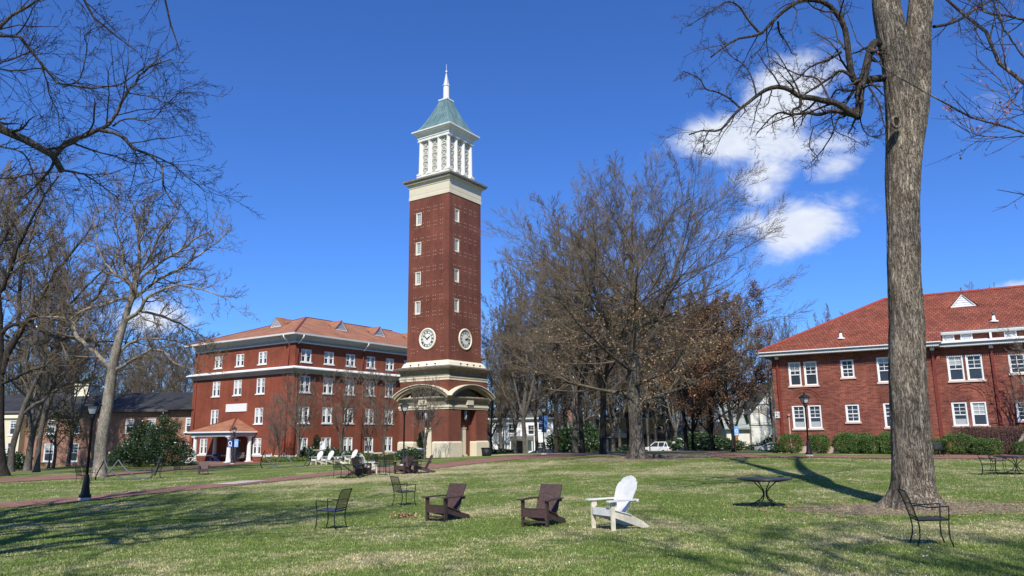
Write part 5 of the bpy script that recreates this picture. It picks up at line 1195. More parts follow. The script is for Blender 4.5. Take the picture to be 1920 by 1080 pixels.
def plant(name, base, ms, mats, label, cat='tree', group=None, rz=0., s=1.):
    o = emp(name, base, rz, label, cat, group); o.scale = (s,)*3 if not isinstance(s, tuple) else s
    for n, me, m in zip(('trunk', 'crown', 'leaves'), ms, mats): put(n, me, M[m], o)
    return o
def tl(pix, Y, dY=None):   # traced pixels (px,py[,halfwidth px]) at depth Y -> world points
    n = len(pix); ds = np.full(n, float(Y)) if dY is None else Y+np.interp(np.linspace(0, 1, n), np.linspace(0, 1, len(dY)), dY)
    return np.array([at(p[0], p[1], d) for p, d in zip(pix, ds)]), [p[2]*d/F for p, d in zip(pix, ds)] if len(pix[0]) > 2 else None
LV = [dict(n=9,t0=.12,t1=1,a0=52,a1=32,lf=.5,rf=.6,K=5,wob=.10,up=.05), dict(n=7,t0=.12,t1=1,a0=50,a1=32,lf=.5,rf=.6,K=4,wob=.12,up=.05), dict(n=5,t0=.1,t1=1,a0=48,a1=30,lf=.5,rf=.6,K=3,wob=.14,up=.04)]
# ---- large oak in the centre
x, y, z = gy(1195, 46); z = G(x, y)
TRK = [((x,y,z-.4),.95),((x,y,z+.1),.80),((x,y,z+.5),.64),((x,y,z+1.3),.56),((x-.05,y,z+3),.52),((x-.1,y,z+4.6),.50),((x+.1,y,z+6.5),.36),((x+.25,y,z+9),.26),((x+.1,y,z+12),.16),((x+.3,y,z+14.5),.07),((x+.4,y,z+16.6),.02)]
TRK2 = [((x-.1,y,z+4.4),.34),((x-.7,y+.3,z+6),.27),((x-1.5,y+.6,z+8.5),.2),((x-2.5,y+.8,z+11.5),.12),((x-3.3,y+1,z+14.3),.03)]
TRK3 = [((x+.1,y,z+5.2),.30),((x+1.0,y-.3,z+7),.24),((x+2.0,y-.5,z+9.5),.17),((x+3.1,y-.6,z+12.5),.1),((x+4.0,y-.6,z+15.2),.02)]
TRK, TRK2, TRK3 = [[(p, q*.72) for p, q in t] for t in (TRK, TRK2, TRK3)]
tk = [([p for p, _ in t], [q for _, q in t]) for t in (TRK, TRK2, TRK3)]
ms = tree_mesh((x,y,z), tk, None,
  [dict(n=27,t0=.20,t1=.97,a0=84,a1=44,lf=1,rf=.36,K=9,wob=.06,up=.035,droop=.56,Labs=9.8,flat=1)], 
  [dict(n=11,t0=.12,t1=1,a0=48,a1=30,lf=.46,rf=.5,K=7,wob=.07,up=.05,droop=.5), dict(n=9,t0=.06,t1=1,a0=44,a1=30,lf=.48,rf=.55,K=4,wob=.07,up=.05,droop=.45), dict(n=5,t0=.05,t1=1,a0=38,a1=28,lf=.62,rf=.6,K=3,wob=.08,up=.04,droop=.3)], 21, .0078, 18,
  dict(n=24000, s=.062, sp=.12, sel=lambda C, r: (C[:, 2] < 8.6+r.normal(0, .9, len(C))) & (np.hypot(C[:, 0], C[:, 1]) < 5.6+r.normal(0, 1., len(C))) & (np.sin(C[:, 0]*1.9)*np.sin(C[:, 2]*1.7+C[:, 1]) > -.45)))
oak_o = plant('oak_tree', (x,y,z), ms, ('bark_grey','twig_oak','leaf_tan'), 'tall spreading oak in the middle with tan leaves low in its bare crown'); ox_, oy_, oz_ = x, y, z; oak_t = [c for c in bpy.data.objects if c.parent == oak_o and c.name.startswith('trunk')][0]
# ---- big near tree on the right
Y0 = 19.5
def Z5(pl): return [(1240+p[0]/2.7, p[1]/2.7)+tuple(q/2.7 for q in p[2:]) for p in pl]
trk = [(1716,965,66),(1716,943,55),(1714,920,46),(1712,880,43),(1710,800,42),(1708,700,40),(1706,600,38),(1702,500,36.5),(1700,400,37),(1700,330,39),(1702,270,42),(1702,200,44),(1690,120,38),(1676,50,35),(1668,0,33),(1655,-140,27),(1630,-340,20),(1600,-600,10)]
tr2 = [(1706,330,30),(1712,270,34),(1722,200,36),(1728,120,31),(1731,50,30),(1735,0,30),(1752,-150,25),(1790,-380,18),(1840,-640,8)]
trk = [(a-7*min(1, max(0, (850-b)/100)), b, c) for a, b, c in trk]; tr2 = [(a-8, b, c) for a, b, c in tr2]
P1, R1 = tl(trk, Y0); P2, R2 = tl(tr2, Y0+.15); R1 = [q*.77 for q in R1]; R2 = [q*.76 for q in R2]
def Lz(pl, r0, r1, dY): P, _ = tl(Z5(pl), Y0, dY); return P, np.linspace(r0, r1, len(pl))/2.7*Y0/F*.97
limbs = [Lz([(1120,225),(1078,218),(1055,270),(1035,350),(1008,460),(1003,550),(992,595)],22,20,[0,-.3,-.5]),
 Lz([(1150,393),(1060,402),(990,418),(965,385),(950,290),(938,190),(922,125),(880,58),(830,15),(760,0),(690,10),(620,55),(560,112),(510,165),(450,185),(390,195),(320,235),(250,290)],21,4,[0,-.3,-.8,-1.2]),
 Lz([(995,590),(930,550),(880,520),(820,510),(760,495),(700,490),(660,460),(600,440),(540,450),(490,480),(440,520),(400,550),(350,600),(310,650),(260,665),(210,660),(140,682)],19,3,[-.5,-.9,-1.4]),
 Lz([(995,592),(930,572),(870,560),(800,580),(740,572),(660,580),(600,570),(550,600),(480,680)],13,3,[-.5,0,.6]),
 Lz([(400,547),(340,495),(280,465),(225,450),(190,395),(110,360)],6,2,[-1.1,-1.4]), Lz([(590,108),(600,170),(632,212),(660,270)],6,2,[-.6,-.2]),
 Lz([(965,388),(910,358),(860,390),(800,430),(740,468),(700,498)],9,4,[-.3,.2]), Lz([(912,262),(850,300),(790,322),(740,350),(690,400),(640,420)],8,2,[-.4,.3]),
 Lz([(705,495),(700,540),(665,560),(675,645)],9,3,[-.8,-.6]), Lz([(1030,440),(960,458),(890,455),(860,495)],9,4,[-.3,.3]), Lz([(1380,135),(1450,122),(1520,95),(1570,60),(1640,20),(1760,-60)],9,4,[0,.8,1.5]),
 Lz([(500,170),(440,100),(390,30),(330,10),(250,60),(140,130)],7,2,[-.7,-1.2]), Lz([(480,480),(460,400),(420,330),(360,290),(300,230)],5,2,[-.9,-.5]), Lz([(850,500),(790,400),(700,380),(600,330),(540,280)],6,2,[-.6,.4]),
 Lz([(1005,590),(1020,650),(1060,690),(1130,680)],4,1.5,[-.5,.2]), Lz([(860,570),(880,660),(960,700),(1030,740)],3,1.5,[-.4,.4]), Lz([(770,640),(750,740),(790,800),(740,860)],3,1.5,[-.4,.1]), Lz([(240,665),(215,720),(215,770),(240,780)],3,1.5,[-1.2,-1.3]),
 Lz([(1050,440),(1100,520),(1120,600),(1130,640)],6,3,[-.3,-.6])]
xb, yb_ = at(1716, 943, Y0)[:2]; bz_ = G(xb, yb_)
Pm, Rm = tree_mesh((xb, yb_, bz_), [(P1, R1), (P2, R2)], limbs, dict(n=9,t0=.80,t1=.99,a0=60,a1=30,lf=1,rf=.5,K=8,wob=.1,up=.05,droop=.3,Labs=6.5),
  [dict(n=9,t0=.1,t1=1,a0=62,a1=40,lf=.30,rf=.42,K=6,wob=.17,up=.02,droop=.3), dict(n=6,t0=.1,t1=1,a0=58,a1=38,lf=.46,rf=.6,K=5,wob=.18,up=.02,droop=.4), dict(n=5,t0=.15,t1=1,a0=55,a1=35,lf=.48,rf=.6,K=3,wob=.2,up=.03)], 5, .0045, 12)[:2]
big = plant('tree', (xb, yb_, bz_), (None or Pm, Rm), ('bark_big','twig_dark'), 'massive near tree trunk with shaggy grey bark and crooked bare limbs, right')
# replace the smooth lower trunk by one with fissured bark relief and root flare
def barktrunk(Ps, Rs, nv, ns, seed, f1=1., base=None, am=1., flr=1.):
    Q, R = crs(Ps, Rs, nv); V = np.zeros((nv+1, ns, 3)); b = np.array([xb, yb_, bz_] if base is None else base)
    for i in range(nv+1):
        for k in range(ns):
            a = 2*pi*k/ns; h = Q[i][2]; c, s_ = cos(a), sin(a)
            rg = mnoise.noise(Vector((c*5.5*f1, s_*5.5*f1, h*.9+seed))); rg2 = mnoise.noise(Vector((c*15, s_*15, h*2.6+seed*3))); rg3 = mnoise.noise(Vector((c*1.2, s_*1.2, h*.6+seed)))
            rid_ = -abs(rg)*.085-abs(rg2)*.055+.04+rg3*.06
            hh = max(0, h-b[2]); fl = flr*math.exp(-hh/.30)*.26*max(0, .35+.65*sin(a*5+1.3)+.3*sin(a*3))
            rr = R[i]*(1+rid_*am)+fl
            V[i, k] = Q[i]+np.array([c*rr, s_*rr, 0])-b
    i = np.arange((nv+1)*ns).reshape(nv+1, ns); j = np.roll(i, -1, axis=1)
    Fq = np.stack([i[:-1], j[:-1], j[1:], i[1:]], -1).reshape(-1, 4); return V.reshape(-1, 3), Fq
tchild = [c for c in bpy.data.objects if c.parent == big and c.name.startswith('trunk')][0]
Vt, Ft = barktrunk(P1, np.array(R1)*1.02, 260, 110, 2.); Vu, Fu = barktrunk(P2, np.array(R2)*1.03, 120, 80, 9.)
b_ = np.array([xb, yb_, bz_]); LL = []
for p, q in limbs: A_, B_ = crs(p, q, 30); LL.append(btube(A_[None], B_[None], 10))
r_ = np.random.default_rng(55)
TPx = np.stack([crs(P1, R1, 26)[0], crs(P2, R2, 26)[0]]); TRx = np.stack([crs(P1, R1, 26)[1], crs(P2, R2, 26)[1]])
Vj, Fj = join([(Vt, Ft), (Vu, Fu)]); Vl, Fl = join([(v-b_, f) for v, f in LL])
old = tchild.data; keepV = np.zeros(len(old.vertices)*3); 
nb = 2*27*12+len(limbs)*19*8       # vertices of trunks and traced limbs come first; keep only the free-grown limbs
old.vertices.foreach_get('co', keepV); keepV = keepV.reshape(-1, 3)[nb:]
fa = np.zeros(len(old.polygons)*4, np.int32); old.polygons.foreach_get('vertices', fa); fa = fa.reshape(-1, 4); fa = fa[fa.min(1) >= nb]-nb
put('limbs', npmesh('limbs', *join([(Vl, Fl), (keepV, fa)])), M['bark_limb'], big); tchild.data = npmesh('trunk', Vj, Fj); tchild.data.materials.append(M['bark_big'])
kx = at(1680, 229, Y0-.56); e = MB()
for k in range(24):
    a0, a1 = 2*pi*k/24, 2*pi*(k+1)/24; e.tube([(kx[0]+.11*cos(a0), kx[1], kx[2]+.15*sin(a0)), (kx[0]+.11*cos(a1), kx[1], kx[2]+.15*sin(a1))], .045, 8, False)
e.v = [(a-xb, b-yb_, c-bz_) for a, b, c in e.v]; kn = put('knot', e.mesh('knot'), M['bark_big'], big)
e = MB().lathe([(.001,-.03),(.09,-.03),(.09,.02),(.001,.03)], n=14); kc = put('knot_hollow', e.mesh('k'), M['bark_dark'], kn, (kx[0]-xb, kx[1]-yb_+.02, kx[2]-bz_)); kc.rotation_euler = (pi/2, 0, 0); kc.scale = (1, 1.3, 1)
V_, F_ = barktrunk([p for p, _ in TRK], [q*1.03 for _, q in TRK], 150, 48, 5., 1.3, (ox_, oy_, oz_), 1.5, .8)
m_ = oak_t.data; kv = np.zeros(len(m_.vertices)*3); m_.vertices.foreach_get('co', kv); kv = kv.reshape(-1, 3); fa = np.zeros(len(m_.polygons)*4, np.int32); m_.polygons.foreach_get('vertices', fa); fa = fa.reshape(-1, 4); nb = 27*18
fa = fa[fa.min(1) >= nb]-nb; oak_t.data = npmesh('trunk', *join([(V_, F_), (kv[nb:], fa)])); oak_t.data.materials.append(M['bark_oak'])
# ---- left group
def traced(name, base, trunks, limbs, mats, label, seed, rmin, levels, Y, auto=None, dY=(0, -.8), tsides=14, ts=.62):
    T_ = []; 
    for q in trunks: P, R = tl(q, Y); T_.append((P, [w*ts for w in R]))
    L_ = []
    for i, q in enumerate(limbs): s_ = 1 if i % 2 else -1; P, R = tl(q, Y, [0, s_*dY[1]*1.2, s_*dY[1]*2]); L_.append((P, [w*ts for w in R]))
    ms = tree_mesh(base, T_, L_, auto, levels, seed, rmin, tsides); return plant(name, base, ms, mats, label)
SYL = [dict(n=11,t0=.12,t1=1,a0=62,a1=38,lf=.36,rf=.5,K=7,wob=.2,up=.05,droop=.3), dict(n=8,t0=.1,t1=1,a0=56,a1=36,lf=.48,rf=.6,K=5,wob=.2,up=.06), dict(n=6,t0=.1,t1=1,a0=52,a1=34,lf=.52,rf=.65,K=4,wob=.2,up=.06,droop=.4)]
bx, by, bz = gy(186, 50)
traced('sycamore_tree', (bx,by,bz), [[(184,900,28),(186,888,20),(188,860,17),(190,828,16.5),(202,755,15.5),(211,692,14),(220,648,12),(232,607,10),(245,562,9),(254,537,7),(261,490,5.5),(259,440,4),(252,400,3),(258,372,1)]],
 [[(250,560,6),(267,548,5),(296,525,4.5),(333,505,4),(370,480,3),(407,455,2),(428,430,1)], [(238,598,6),(262,583,5.5),(275,558,5),(300,545,4),(340,535,3),(385,545,2),(425,560,1)], [(262,583,4),(300,592,4),(335,606,3),(370,625,2),(400,640,1)],
  [(213,695,6),(240,681,5),(270,662,4),(300,656,4),(326,678,3),(350,690,2),(395,700,1)], [(250,540,5),(225,520,4.5),(207,505,4),(190,480,3),(180,440,2),(175,400,1)], [(256,520,4),(280,480,3.5),(300,440,3),(320,415,2),(335,395,1)],
  [(210,694,7),(185,667,7),(157,645,6.5),(142,625,6),(139,607,6),(120,597,4),(95,592,3),(60,600,2)], [(245,560,5),(225,560,4.5),(195,572,4),(160,580,3),(130,600,2)], [(259,450,3),(275,420,2.5),(280,390,2),(290,372,1)], [(254,530,5),(290,500,4),(335,470,3.5),(370,445,2.5),(400,430,1.5)],
  [(216,668,4),(250,640,3.5),(290,635,3),(330,640,2),(372,655,1)], [(248,548,5),(232,500,4),(228,460,3),(215,420,2),(222,385,1)]],
 ('bark_pale','twig','x'), 'pale barked sycamore with wide crooked crown behind the nearest lamp post', 31, .0115, SYL, 50, dict(n=8,t0=.55,t1=.97,a0=55,a1=30,lf=1,rf=.5,K=8,wob=.18,up=.05,Labs=6.5,droop=.5))
bx, by, bz = gy(-4, 53)
traced('dark_tree', (bx,by,bz), [[(0,905,34),(-2,885,24),(-3,850,17),(-3,780,15),(-2,717,14),(-2,650,13),(-6,560,12),(-16,480,11),(-20,400,9),(-30,300,6),(-25,220,2)]],
 [[(4,700,8),(10,675,10),(22,648,10),(41,617,10),(63,593,9),(94,587,7),(126,585,5.5),(151,578,4.5),(176,563,4),(200,525,3),(215,480,2)], [(3,625,6),(12,613,6),(31,607,5.5),(63,612,5.5),(94,628,5),(113,635,5),(138,631,4),(176,642,3),(220,640,2),(290,650,1)],
  [(35,612,6),(36,580,6),(37,540,5),(45,490,4),(60,440,3),(75,390,2)], [(2,720,5),(19,714,4),(47,699,4),(79,689,3),(104,680,2)], [(60,594,6),(75,560,5),(95,525,4.5),(120,490,4),(150,455,3),(175,420,2)], [(-8,560,7),(15,520,6),(30,470,5),(55,420,4),(80,370,3),(110,330,2)],
  [(-16,480,6),(10,440,5),(40,400,4),(70,360,3),(85,330,2)], [(100,587,4),(130,570,3.5),(160,540,3),(200,500,2)]],
 ('bark_dark','twig','x'), 'dark tree at the left edge with thick limbs sweeping right', 33, .0095, SYL, 53, dict(n=5,t0=.5,t1=.97,a0=60,a1=30,lf=1,rf=.5,K=8,wob=.12,up=.06,Labs=7,droop=.5))
bx, by, bz = gy(20, 60)
traced('leaning_tree', (bx,by,bz), [[(19,885,13),(20,872,9),(24,837,8),(38,787,8),(47,758,7),(60,730,6),(76,699,5),(98,664,4),(110,642,3.5),(118,600,3),(130,560,2),(140,520,1)]],
 [[(44,775,6),(60,762,5.5),(82,749,5),(100,725,4),(120,700,3),(140,680,2),(180,665,1)], [(60,730,4),(50,690,3.5),(55,650,3),(62,610,2),(60,560,1)], [(98,664,3),(90,620,2.5),(95,570,2),(100,530,1)]],
 ('bark_grey','twig','x'), 'slender tree leaning right beside the dark trunk at left edge', 35, .0105, SYL, 60, dict(n=5,t0=.5,t1=.97,a0=50,a1=30,lf=1,rf=.5,K=7,wob=.12,up=.06,Labs=5,droop=.4))
bx, by, bz = gy(69, 63)
traced('leaning_tree', (bx,by,bz), [[(67,887,13),(69,873,8.5),(74,828,7),(83,780,7),(94,749,6.5),(101,724,6),(105,686,5),(107,654,4.5),(113,623,4),(112,580,3),(120,540,2),(118,500,1)]],
 [[(101,733,4),(126,721,4),(157,713,3.5),(195,705,3),(240,690,2),(280,688,1)], [(105,690,4),(90,660,3.5),(72,640,3),(50,600,2),(30,580,1)], [(107,656,3),(130,620,3),(155,590,2.5),(175,560,2),(200,540,1)]],
 ('bark_grey','twig','x'), 'slim grey tree between the leaning trunk and the pale sycamore', 37, .0105, SYL, 63, dict(n=6,t0=.5,t1=.97,a0=50,a1=30,lf=1,rf=.5,K=7,wob=.12,up=.06,Labs=5.5,droop=.4))
# ---- overhanging branches top left: tree stands outside the frame, left
def Z1(pl): return [(p[0]/2.7, p[1]/2.7) for p in pl]
YL = 14.2
def Lq(pl, r0, r1, dY): P, _ = tl(Z1(pl), YL, dY); return P, np.linspace(r0, r1, len(pl))/2.7*YL/F
bb = (-15.6, 10., G(-15.6, 10.)); B0_ = np.array(bb)
def hook(q, h, rr): P, R = q; return np.vstack([[B0_+[0.1, .1, h], B0_+(P[0]-B0_)*[.45, .45, 0]+[0, 0, (h+P[0][2]-B0_[2])/2+.3]], P]), np.r_[rr, rr*.75, R]
lbs = [hook(Lq([(-200,560),(-60,600),(0,640),(80,680),(180,740),(270,790),(300,850),(315,868)],24,16,[-1,0]), 6.5, .16), Lq([(280,785),(350,715),(430,685),(500,655),(560,620),(600,550),(650,460),(700,400),(740,350),(830,280)],15,3,[0,.5]),
 Lq([(510,660),(600,680),(680,750),(750,780),(820,850),(830,950),(900,1060)],10,3,[.1,-.4]), Lq([(750,780),(870,830),(950,900),(1040,970)],5,2,[-.2,.3]),
 hook(Lq([(-150,150),(0,180),(120,200),(185,250),(200,310),(280,370),(320,440),(480,455),(560,420),(700,370),(870,300)],10,3,[-.8,.4]), 9., .12), Lq([(300,860),(420,880),(500,930),(620,1020)],7,2,[0,.5]),
 hook(Lq([(-120,250),(0,120),(50,60),(180,20),(230,-30)],12,5,[-.5,0]), 8.5, .1), hook(Lq([(-300,-200),(100,-180),(300,-100),(440,0),(480,80),(560,130),(600,220),(700,265)],12,2,[-.5,.6]), 10., .13), hook(Lq([(-100,-400),(400,-330),(760,-150),(830,0),(845,120),(880,190),(915,270)],10,2,[-1,-.2]), 11, .12),
 Lq([(-120,370),(0,320),(160,260),(200,230)],6,3,[-.3,.2]), Lq([(-120,340),(0,350),(120,355),(220,350),(300,400),(380,450)],5,2,[-.5,.2]), Lq([(200,310),(235,400),(250,480),(290,560),(300,650)],4,2,[0,.6]), Lq([(-80,700),(0,740),(120,780),(180,900),(230,1000)],6,2,[-.6,-.2]),
 Lq([(570,640),(640,600),(740,610),(800,580),(850,520),(940,560)],5,2,[.3,.6]), Lq([(650,470),(760,490),(850,520),(900,470),(950,470)],4,2,[.4,.1]), Lq([(-60,900),(60,900),(160,880),(320,870)],5,2,[-.4,0]), Lq([(320,440),(400,400),(440,250),(430,180),(500,130)],4,2,[0,-.5])]
tkk = ([B0_+[0,0,-.4], B0_, B0_+[0,0,.6], B0_+[.2,0,4], B0_+[.3,.1,9], B0_+[.0,.4,14], B0_+[.3,.6,19], B0_+[0,.5,23]], [.75,.6,.46,.42,.34,.25,.14,.03])
tk2 = ([B0_+[.2,0,3.6],B0_+[.8,.3,6.5],B0_+[1.5,.6,10],B0_+[2,.8,14],B0_+[2.4,.8,18]],[.30,.26,.22,.15,.03]); tk3 = ([B0_+[.2,0,4.4],B0_+[-1,1.2,7],B0_+[-1.6,3.4,11],B0_+[-1.2,5,15],B0_+[-1,6,19]],[.28,.24,.19,.13,.03]); tk4 = ([B0_+[.2,.1,5.5],B0_+[2.2,-1.2,8],B0_+[5,-2.4,10.5],B0_+[8,-3,13.5],B0_+[10,-3.4,16]],[.22,.19,.15,.10,.02])
ms = tree_mesh(bb, [tkk, tk2, tk3, tk4], lbs, dict(n=12,t0=.42,t1=.98,a0=65,a1=30,lf=1,rf=.6,K=8,wob=.1,up=.05,Labs=5.2,droop=.5,flat=1),
 [dict(n=8,t0=.12,t1=1,a0=58,a1=38,lf=1,rf=.45,K=6,wob=.16,up=.0,droop=.35,Labs=1.6), dict(n=5,t0=.12,t1=1,a0=52,a1=36,lf=.5,rf=.6,K=5,wob=.16,up=.0), dict(n=5,t0=.2,t1=1,a0=48,a1=32,lf=.45,rf=.6,K=3,wob=.16,up=.03)], 41, .0042, 14)
plant('overhanging_tree', bb, ms, ('bark_grey','twig_dark'), 'nearby tree whose drooping bare branches hang in from the upper left corner')
# ---- budding maple at right, trunk outside the frame
YM = 6.2; bb = (9.3, 4.6, G(9.3, 4.6)); B0_ = np.array(bb)
def Lm(pl, r0, r1, dY): P, _ = tl(Z5(pl), YM, dY); return P, np.linspace(r0, r1, len(pl))/2.7*YM/F
ml = [hook(Lm([(2000,740),(1836,665),(1700,630),(1600,600),(1500,560),(1400,500),(1300,450),(1200,400),(1100,350),(1000,275),(975,200),(950,130),(928,30)],7,2,[0,.4]), 2.8, .05), hook(Lm([(2050,640),(1900,480),(1836,425),(1750,330),(1680,250),(1610,160),(1550,90),(1440,0),(1380,-60)],13,8,[0,.8]), 2.6, .06),
 Lm([(1960,700),(1836,692),(1700,695),(1600,685),(1560,650),(1510,620)],3,1.5,[0,.3]), hook(Lm([(2050,1050),(1900,1010),(1836,1000),(1790,985),(1750,945),(1700,960)],4,1.5,[0,-.3]), 1.9, .03), Lm([(1745,345),(1730,250),(1725,130),(1710,40),(1690,-20)],4,3,[.2,.3]),
 Lm([(1900,620),(1836,560),(1780,520),(1740,440),(1690,380),(1650,345),(1600,300)],4,2,[-.3,.1]), Lm([(1900,380),(1836,290),(1780,210),(1730,140),(1700,60),(1680,0)],5,3,[0,.2]), Lm([(1900,560),(1836,575),(1740,600),(1620,600),(1560,590)],3,1.5,[0,.2]),
 Lm([(1960,140),(1836,100),(1740,80),(1640,60),(1620,0)],8,5,[.8,.8]), Lm([(1700,270),(1640,240),(1600,170),(1580,110)],3,1.5,[.4,.5]), Lm([(1560,700),(1620,680)],2,1.5,[0,.1]), Lm([(1840,430),(1800,470),(1770,470)],2.5,1.5,[0,.1])]
tkk = ([B0_+[0,0,-.4], B0_, B0_+[0,0,.6], B0_+[-.1,.1,2.4], B0_+[.1,-.2,5], B0_+[.3,-.3,8], B0_+[.2,-.2,10.5]], [.42,.3,.2,.17,.12,.07,.02])
ms = tree_mesh(bb, [tkk], ml, dict(n=10,t0=.5,t1=.97,a0=40,a1=30,lf=1,rf=.5,K=7,wob=.08,up=.09,Labs=4.,droop=.5,flat=1), [dict(n=5,t0=.1,t1=1,a0=45,a1=35,lf=1,rf=.6,K=5,wob=.08,up=.06,droop=.3,Labs=.55), dict(n=2,t0=.1,t1=1,a0=45,a1=35,lf=.4,rf=.6,K=3,wob=.09,up=.05)], 43, .0028, 12,
  dict(n=9000, s=.017, sp=.012, sel=lambda C, r: (np.sin(C[:, 0]*9)*np.sin(C[:, 2]*11+C[:, 1]*7) > .25)))
mp = plant('maple_tree', bb, ms[:2]+[ms[2]], ('bark_grey','twig_red','bud'), 'budding maple whose twigs with reddish flower clusters hang in from the upper right')
# ---- generic bare trees for the middle and far distance
def generic(h, sp, seed, rmin, kind='up', leaves=None, th=.22, nl=3):
    r = np.random.default_rng(seed); k = h/18.; fork = h*th
    T1 = ([(0,0,-.5),(0,0,0),(0,0,.5),(.1,0,fork*.6),(.15*k,.1,fork),(-.3*k,.3*k,h*.5),(.2*k,-.2*k,h*.75),(0,0,h)], [.46*k,.36*k,.28*k,.24*k,.22*k,.15*k,.08*k,.02])
    a = r.random()*6; c, s_ = cos(a), sin(a); T2 = ([(.1*k,0,fork*.9),(c*k,s_*k,fork*1.5),(c*2.2*k,s_*2.2*k,h*.55),(c*3*k,s_*3*k,h*.9)], [.18*k,.15*k,.09*k,.02])
    T3 = ([(.1*k,0,fork*.9),(-c*1.2*k,-s_*k,fork*1.5),(-c*2.6*k,-s_*1.8*k,h*.6),(-c*3.2*k,-s_*3*k,h*.93)], [.17*k,.13*k,.08*k,.02])
    return tree_mesh((0,0,0), [T1,T2,T3], None, [dict(n=13,t0=th*.95,t1=.95,a0=68,a1=28,lf=1,rf=.5,K=7,wob=.08,up=.07,droop=.45,Labs=sp,flat=1)],
      [dict(n=7,t0=.15,t1=1,a0=50,a1=30,lf=.45,rf=.55,K=5,wob=.1,up=.07), dict(n=8,t0=.1,t1=1,a0=45,a1=30,lf=.52,rf=.6,K=4,wob=.09,up=.06), dict(n=4,t0=.05,t1=.95,a0=38,a1=26,lf=.85,rf=.55,K=3,wob=.09,up=.05,droop=.4)][:nl], seed, rmin, 10, leaves)
GT = [generic(18, 7.8, 61, .016), generic(18, 6.8, 62, .017, th=.3), generic(18, 8.4, 63, .015, th=.18), generic(18, 6.3, 64, .017, th=.30)]
LT = [generic(15, 6.5, 71, .014, leaves=dict(n=66000, s=.088, sp=.2, sel=lambda C, r: (np.sin(C[:, 0]*1.3+C[:, 2])+np.sin(C[:, 1]*1.5+C[:, 2]*.8) > -.9)), th=.16)]
def gtree(k, px, Y, s, label, group=None, rz=None, mats=('bark_grey','twig'), sx=1., z=None):
    x, y, z0 = gy(px, Y); return plant('bare_tree', (x, y, (z0 if z is None else z)-.05), GT[k], mats, label, 'tree', group, px*1.7 if rz is None else rz, (s*sx, s*sx, s))
gtree(3, 1131, 55, .92, 'dark bare tree just left of the big central oak', mats=('bark_dark','twig'), sx=1.0)
gtree(1, 1079, 62, 1.0, 'bare tree with one of a pair of close grey trunks, left one', sx=.8); gtree(3, 1092, 62.6, .95, 'bare tree with one of a pair of close grey trunks, right one', sx=.8)
gtree(0, 985, 80, 1.04, 'bare grey tree in front of the white house, tallest near the clock tower', sx=.95)
gtree(2, 967, 84, .86, 'thinner bare tree in front of the white house porch', sx=.7); gtree(1, 1007, 86, .95, 'bare tree leaning over the white house side wing', sx=.8); gtree(3, 1043, 84, .98, 'bare tree between the banner lamp and the evergreen thicket', sx=.9)
gtree(2, 922, 88, .72, 'bare tree just right of the clock tower base', sx=.8); gtree(0, 1163, 107, 1.1, 'bare tree close behind the central oak trunk', sx=.8)
gtree(1, 1218, 108, 1.12, 'bare tree standing behind the white parked car', sx=.9); gtree(2, 1268, 106, 1.1, 'bare tree behind the dark parked car', sx=.8); gtree(3, 1288, 74, .88, 'dark bare tree between the parked cars and rust leaved oaks', mats=('bark_dark','twig'), sx=.9)
for i, (px, Y, s) in enumerate([(940,112,1.0),(975,125,1.12),(1020,118,1.1),(1060,110,1.15),(1100,100,1.1),(1120,122,1.2),(1150,108,1.15),(1190,118,1.2),(1230,112,1.15),(1262,120,1.15),(1300,110,1.1),(1330,122,1.15),(1360,112,1.0),(1395,125,.95),(1075,88,1.0),(1180,114,1.2),(1250,116,1.1),(1320,112,1.05)]):
    gtree(i % 4, px, Y, s*.98, 'bare grey tree in the dense mass beyond the central oak', 'bare trees massed beyond the oak', mats=('bark_dark','twig_dark') if i % 3 == 0 else ('bark_grey','twig'))
gtree(0, 1452, 92, .80, 'open crooked bare tree against the sky beside the right building', mats=('bark_dark','twig_dark'), sx=.8)
gtree(2, 1490, 98, .86, 'bare tree rising behind the left hip of the red tiled roof', sx=.6)
gtree(3, 1588, 112, 1.06, 'distant bare treetop showing above the red tiled roof', sx=.8); gtree(0, 1870, 105, 1.15, 'bare treetop peeping over the ridge at the right edge', sx=.6)
for i, (px, Y, s) in enumerate([(245,135,1.0),(285,142,1.1),(318,130,1.0),(352,126,1.05),(205,140,1.1),(165,132,1.0),(120,138,1.1),(75,128,1.0),(30,136,1.1),(-20,130,1.1),(268,118,.85),(300,112,.8)]):
    gtree((i+1) % 4, px, Y, s, 'bare grey tree in the belt behind the slate roofed building', 'bare trees behind the slate roofed building')
gtree(2, 55, 80, 1.42, 'very tall fine twigged tree filling the sky at upper left', sx=.9); gtree(0, 130, 90, 1.12, 'tall fine twigged tree between the dark trunk and the sycamore', sx=.75); gtree(1, -60, 70, 1.5, 'tall fine twigged tree beyond the left edge trunk')
x, y, z = gy(1376, 64); rust = plant('rust_oak', (x,y,z), LT[0], ('bark_dark','twig_dark','leaf_rust'), 'dense oak still holding rust brown leaves, right of the central oak', 'tree', None, .6, (.86,.86,.80))
x, y, z = gy(1338, 70); plant('rust_oak', (x,y,z), LT[0], ('bark_dark','twig_dark','leaf_rust'), 'narrower rust leaved oak with dark trunk behind the first', 'tree', None, 3.1, (.82,.82,.82))
x, y, z = gy(1300, 78); plant('rust_oak', (x,y,z), LT[0], ('bark_dark','twig_dark','leaf_tan'), 'far dull brown leaved oak behind the parked cars', 'tree', None, 4.4, (.7,.7,.85))
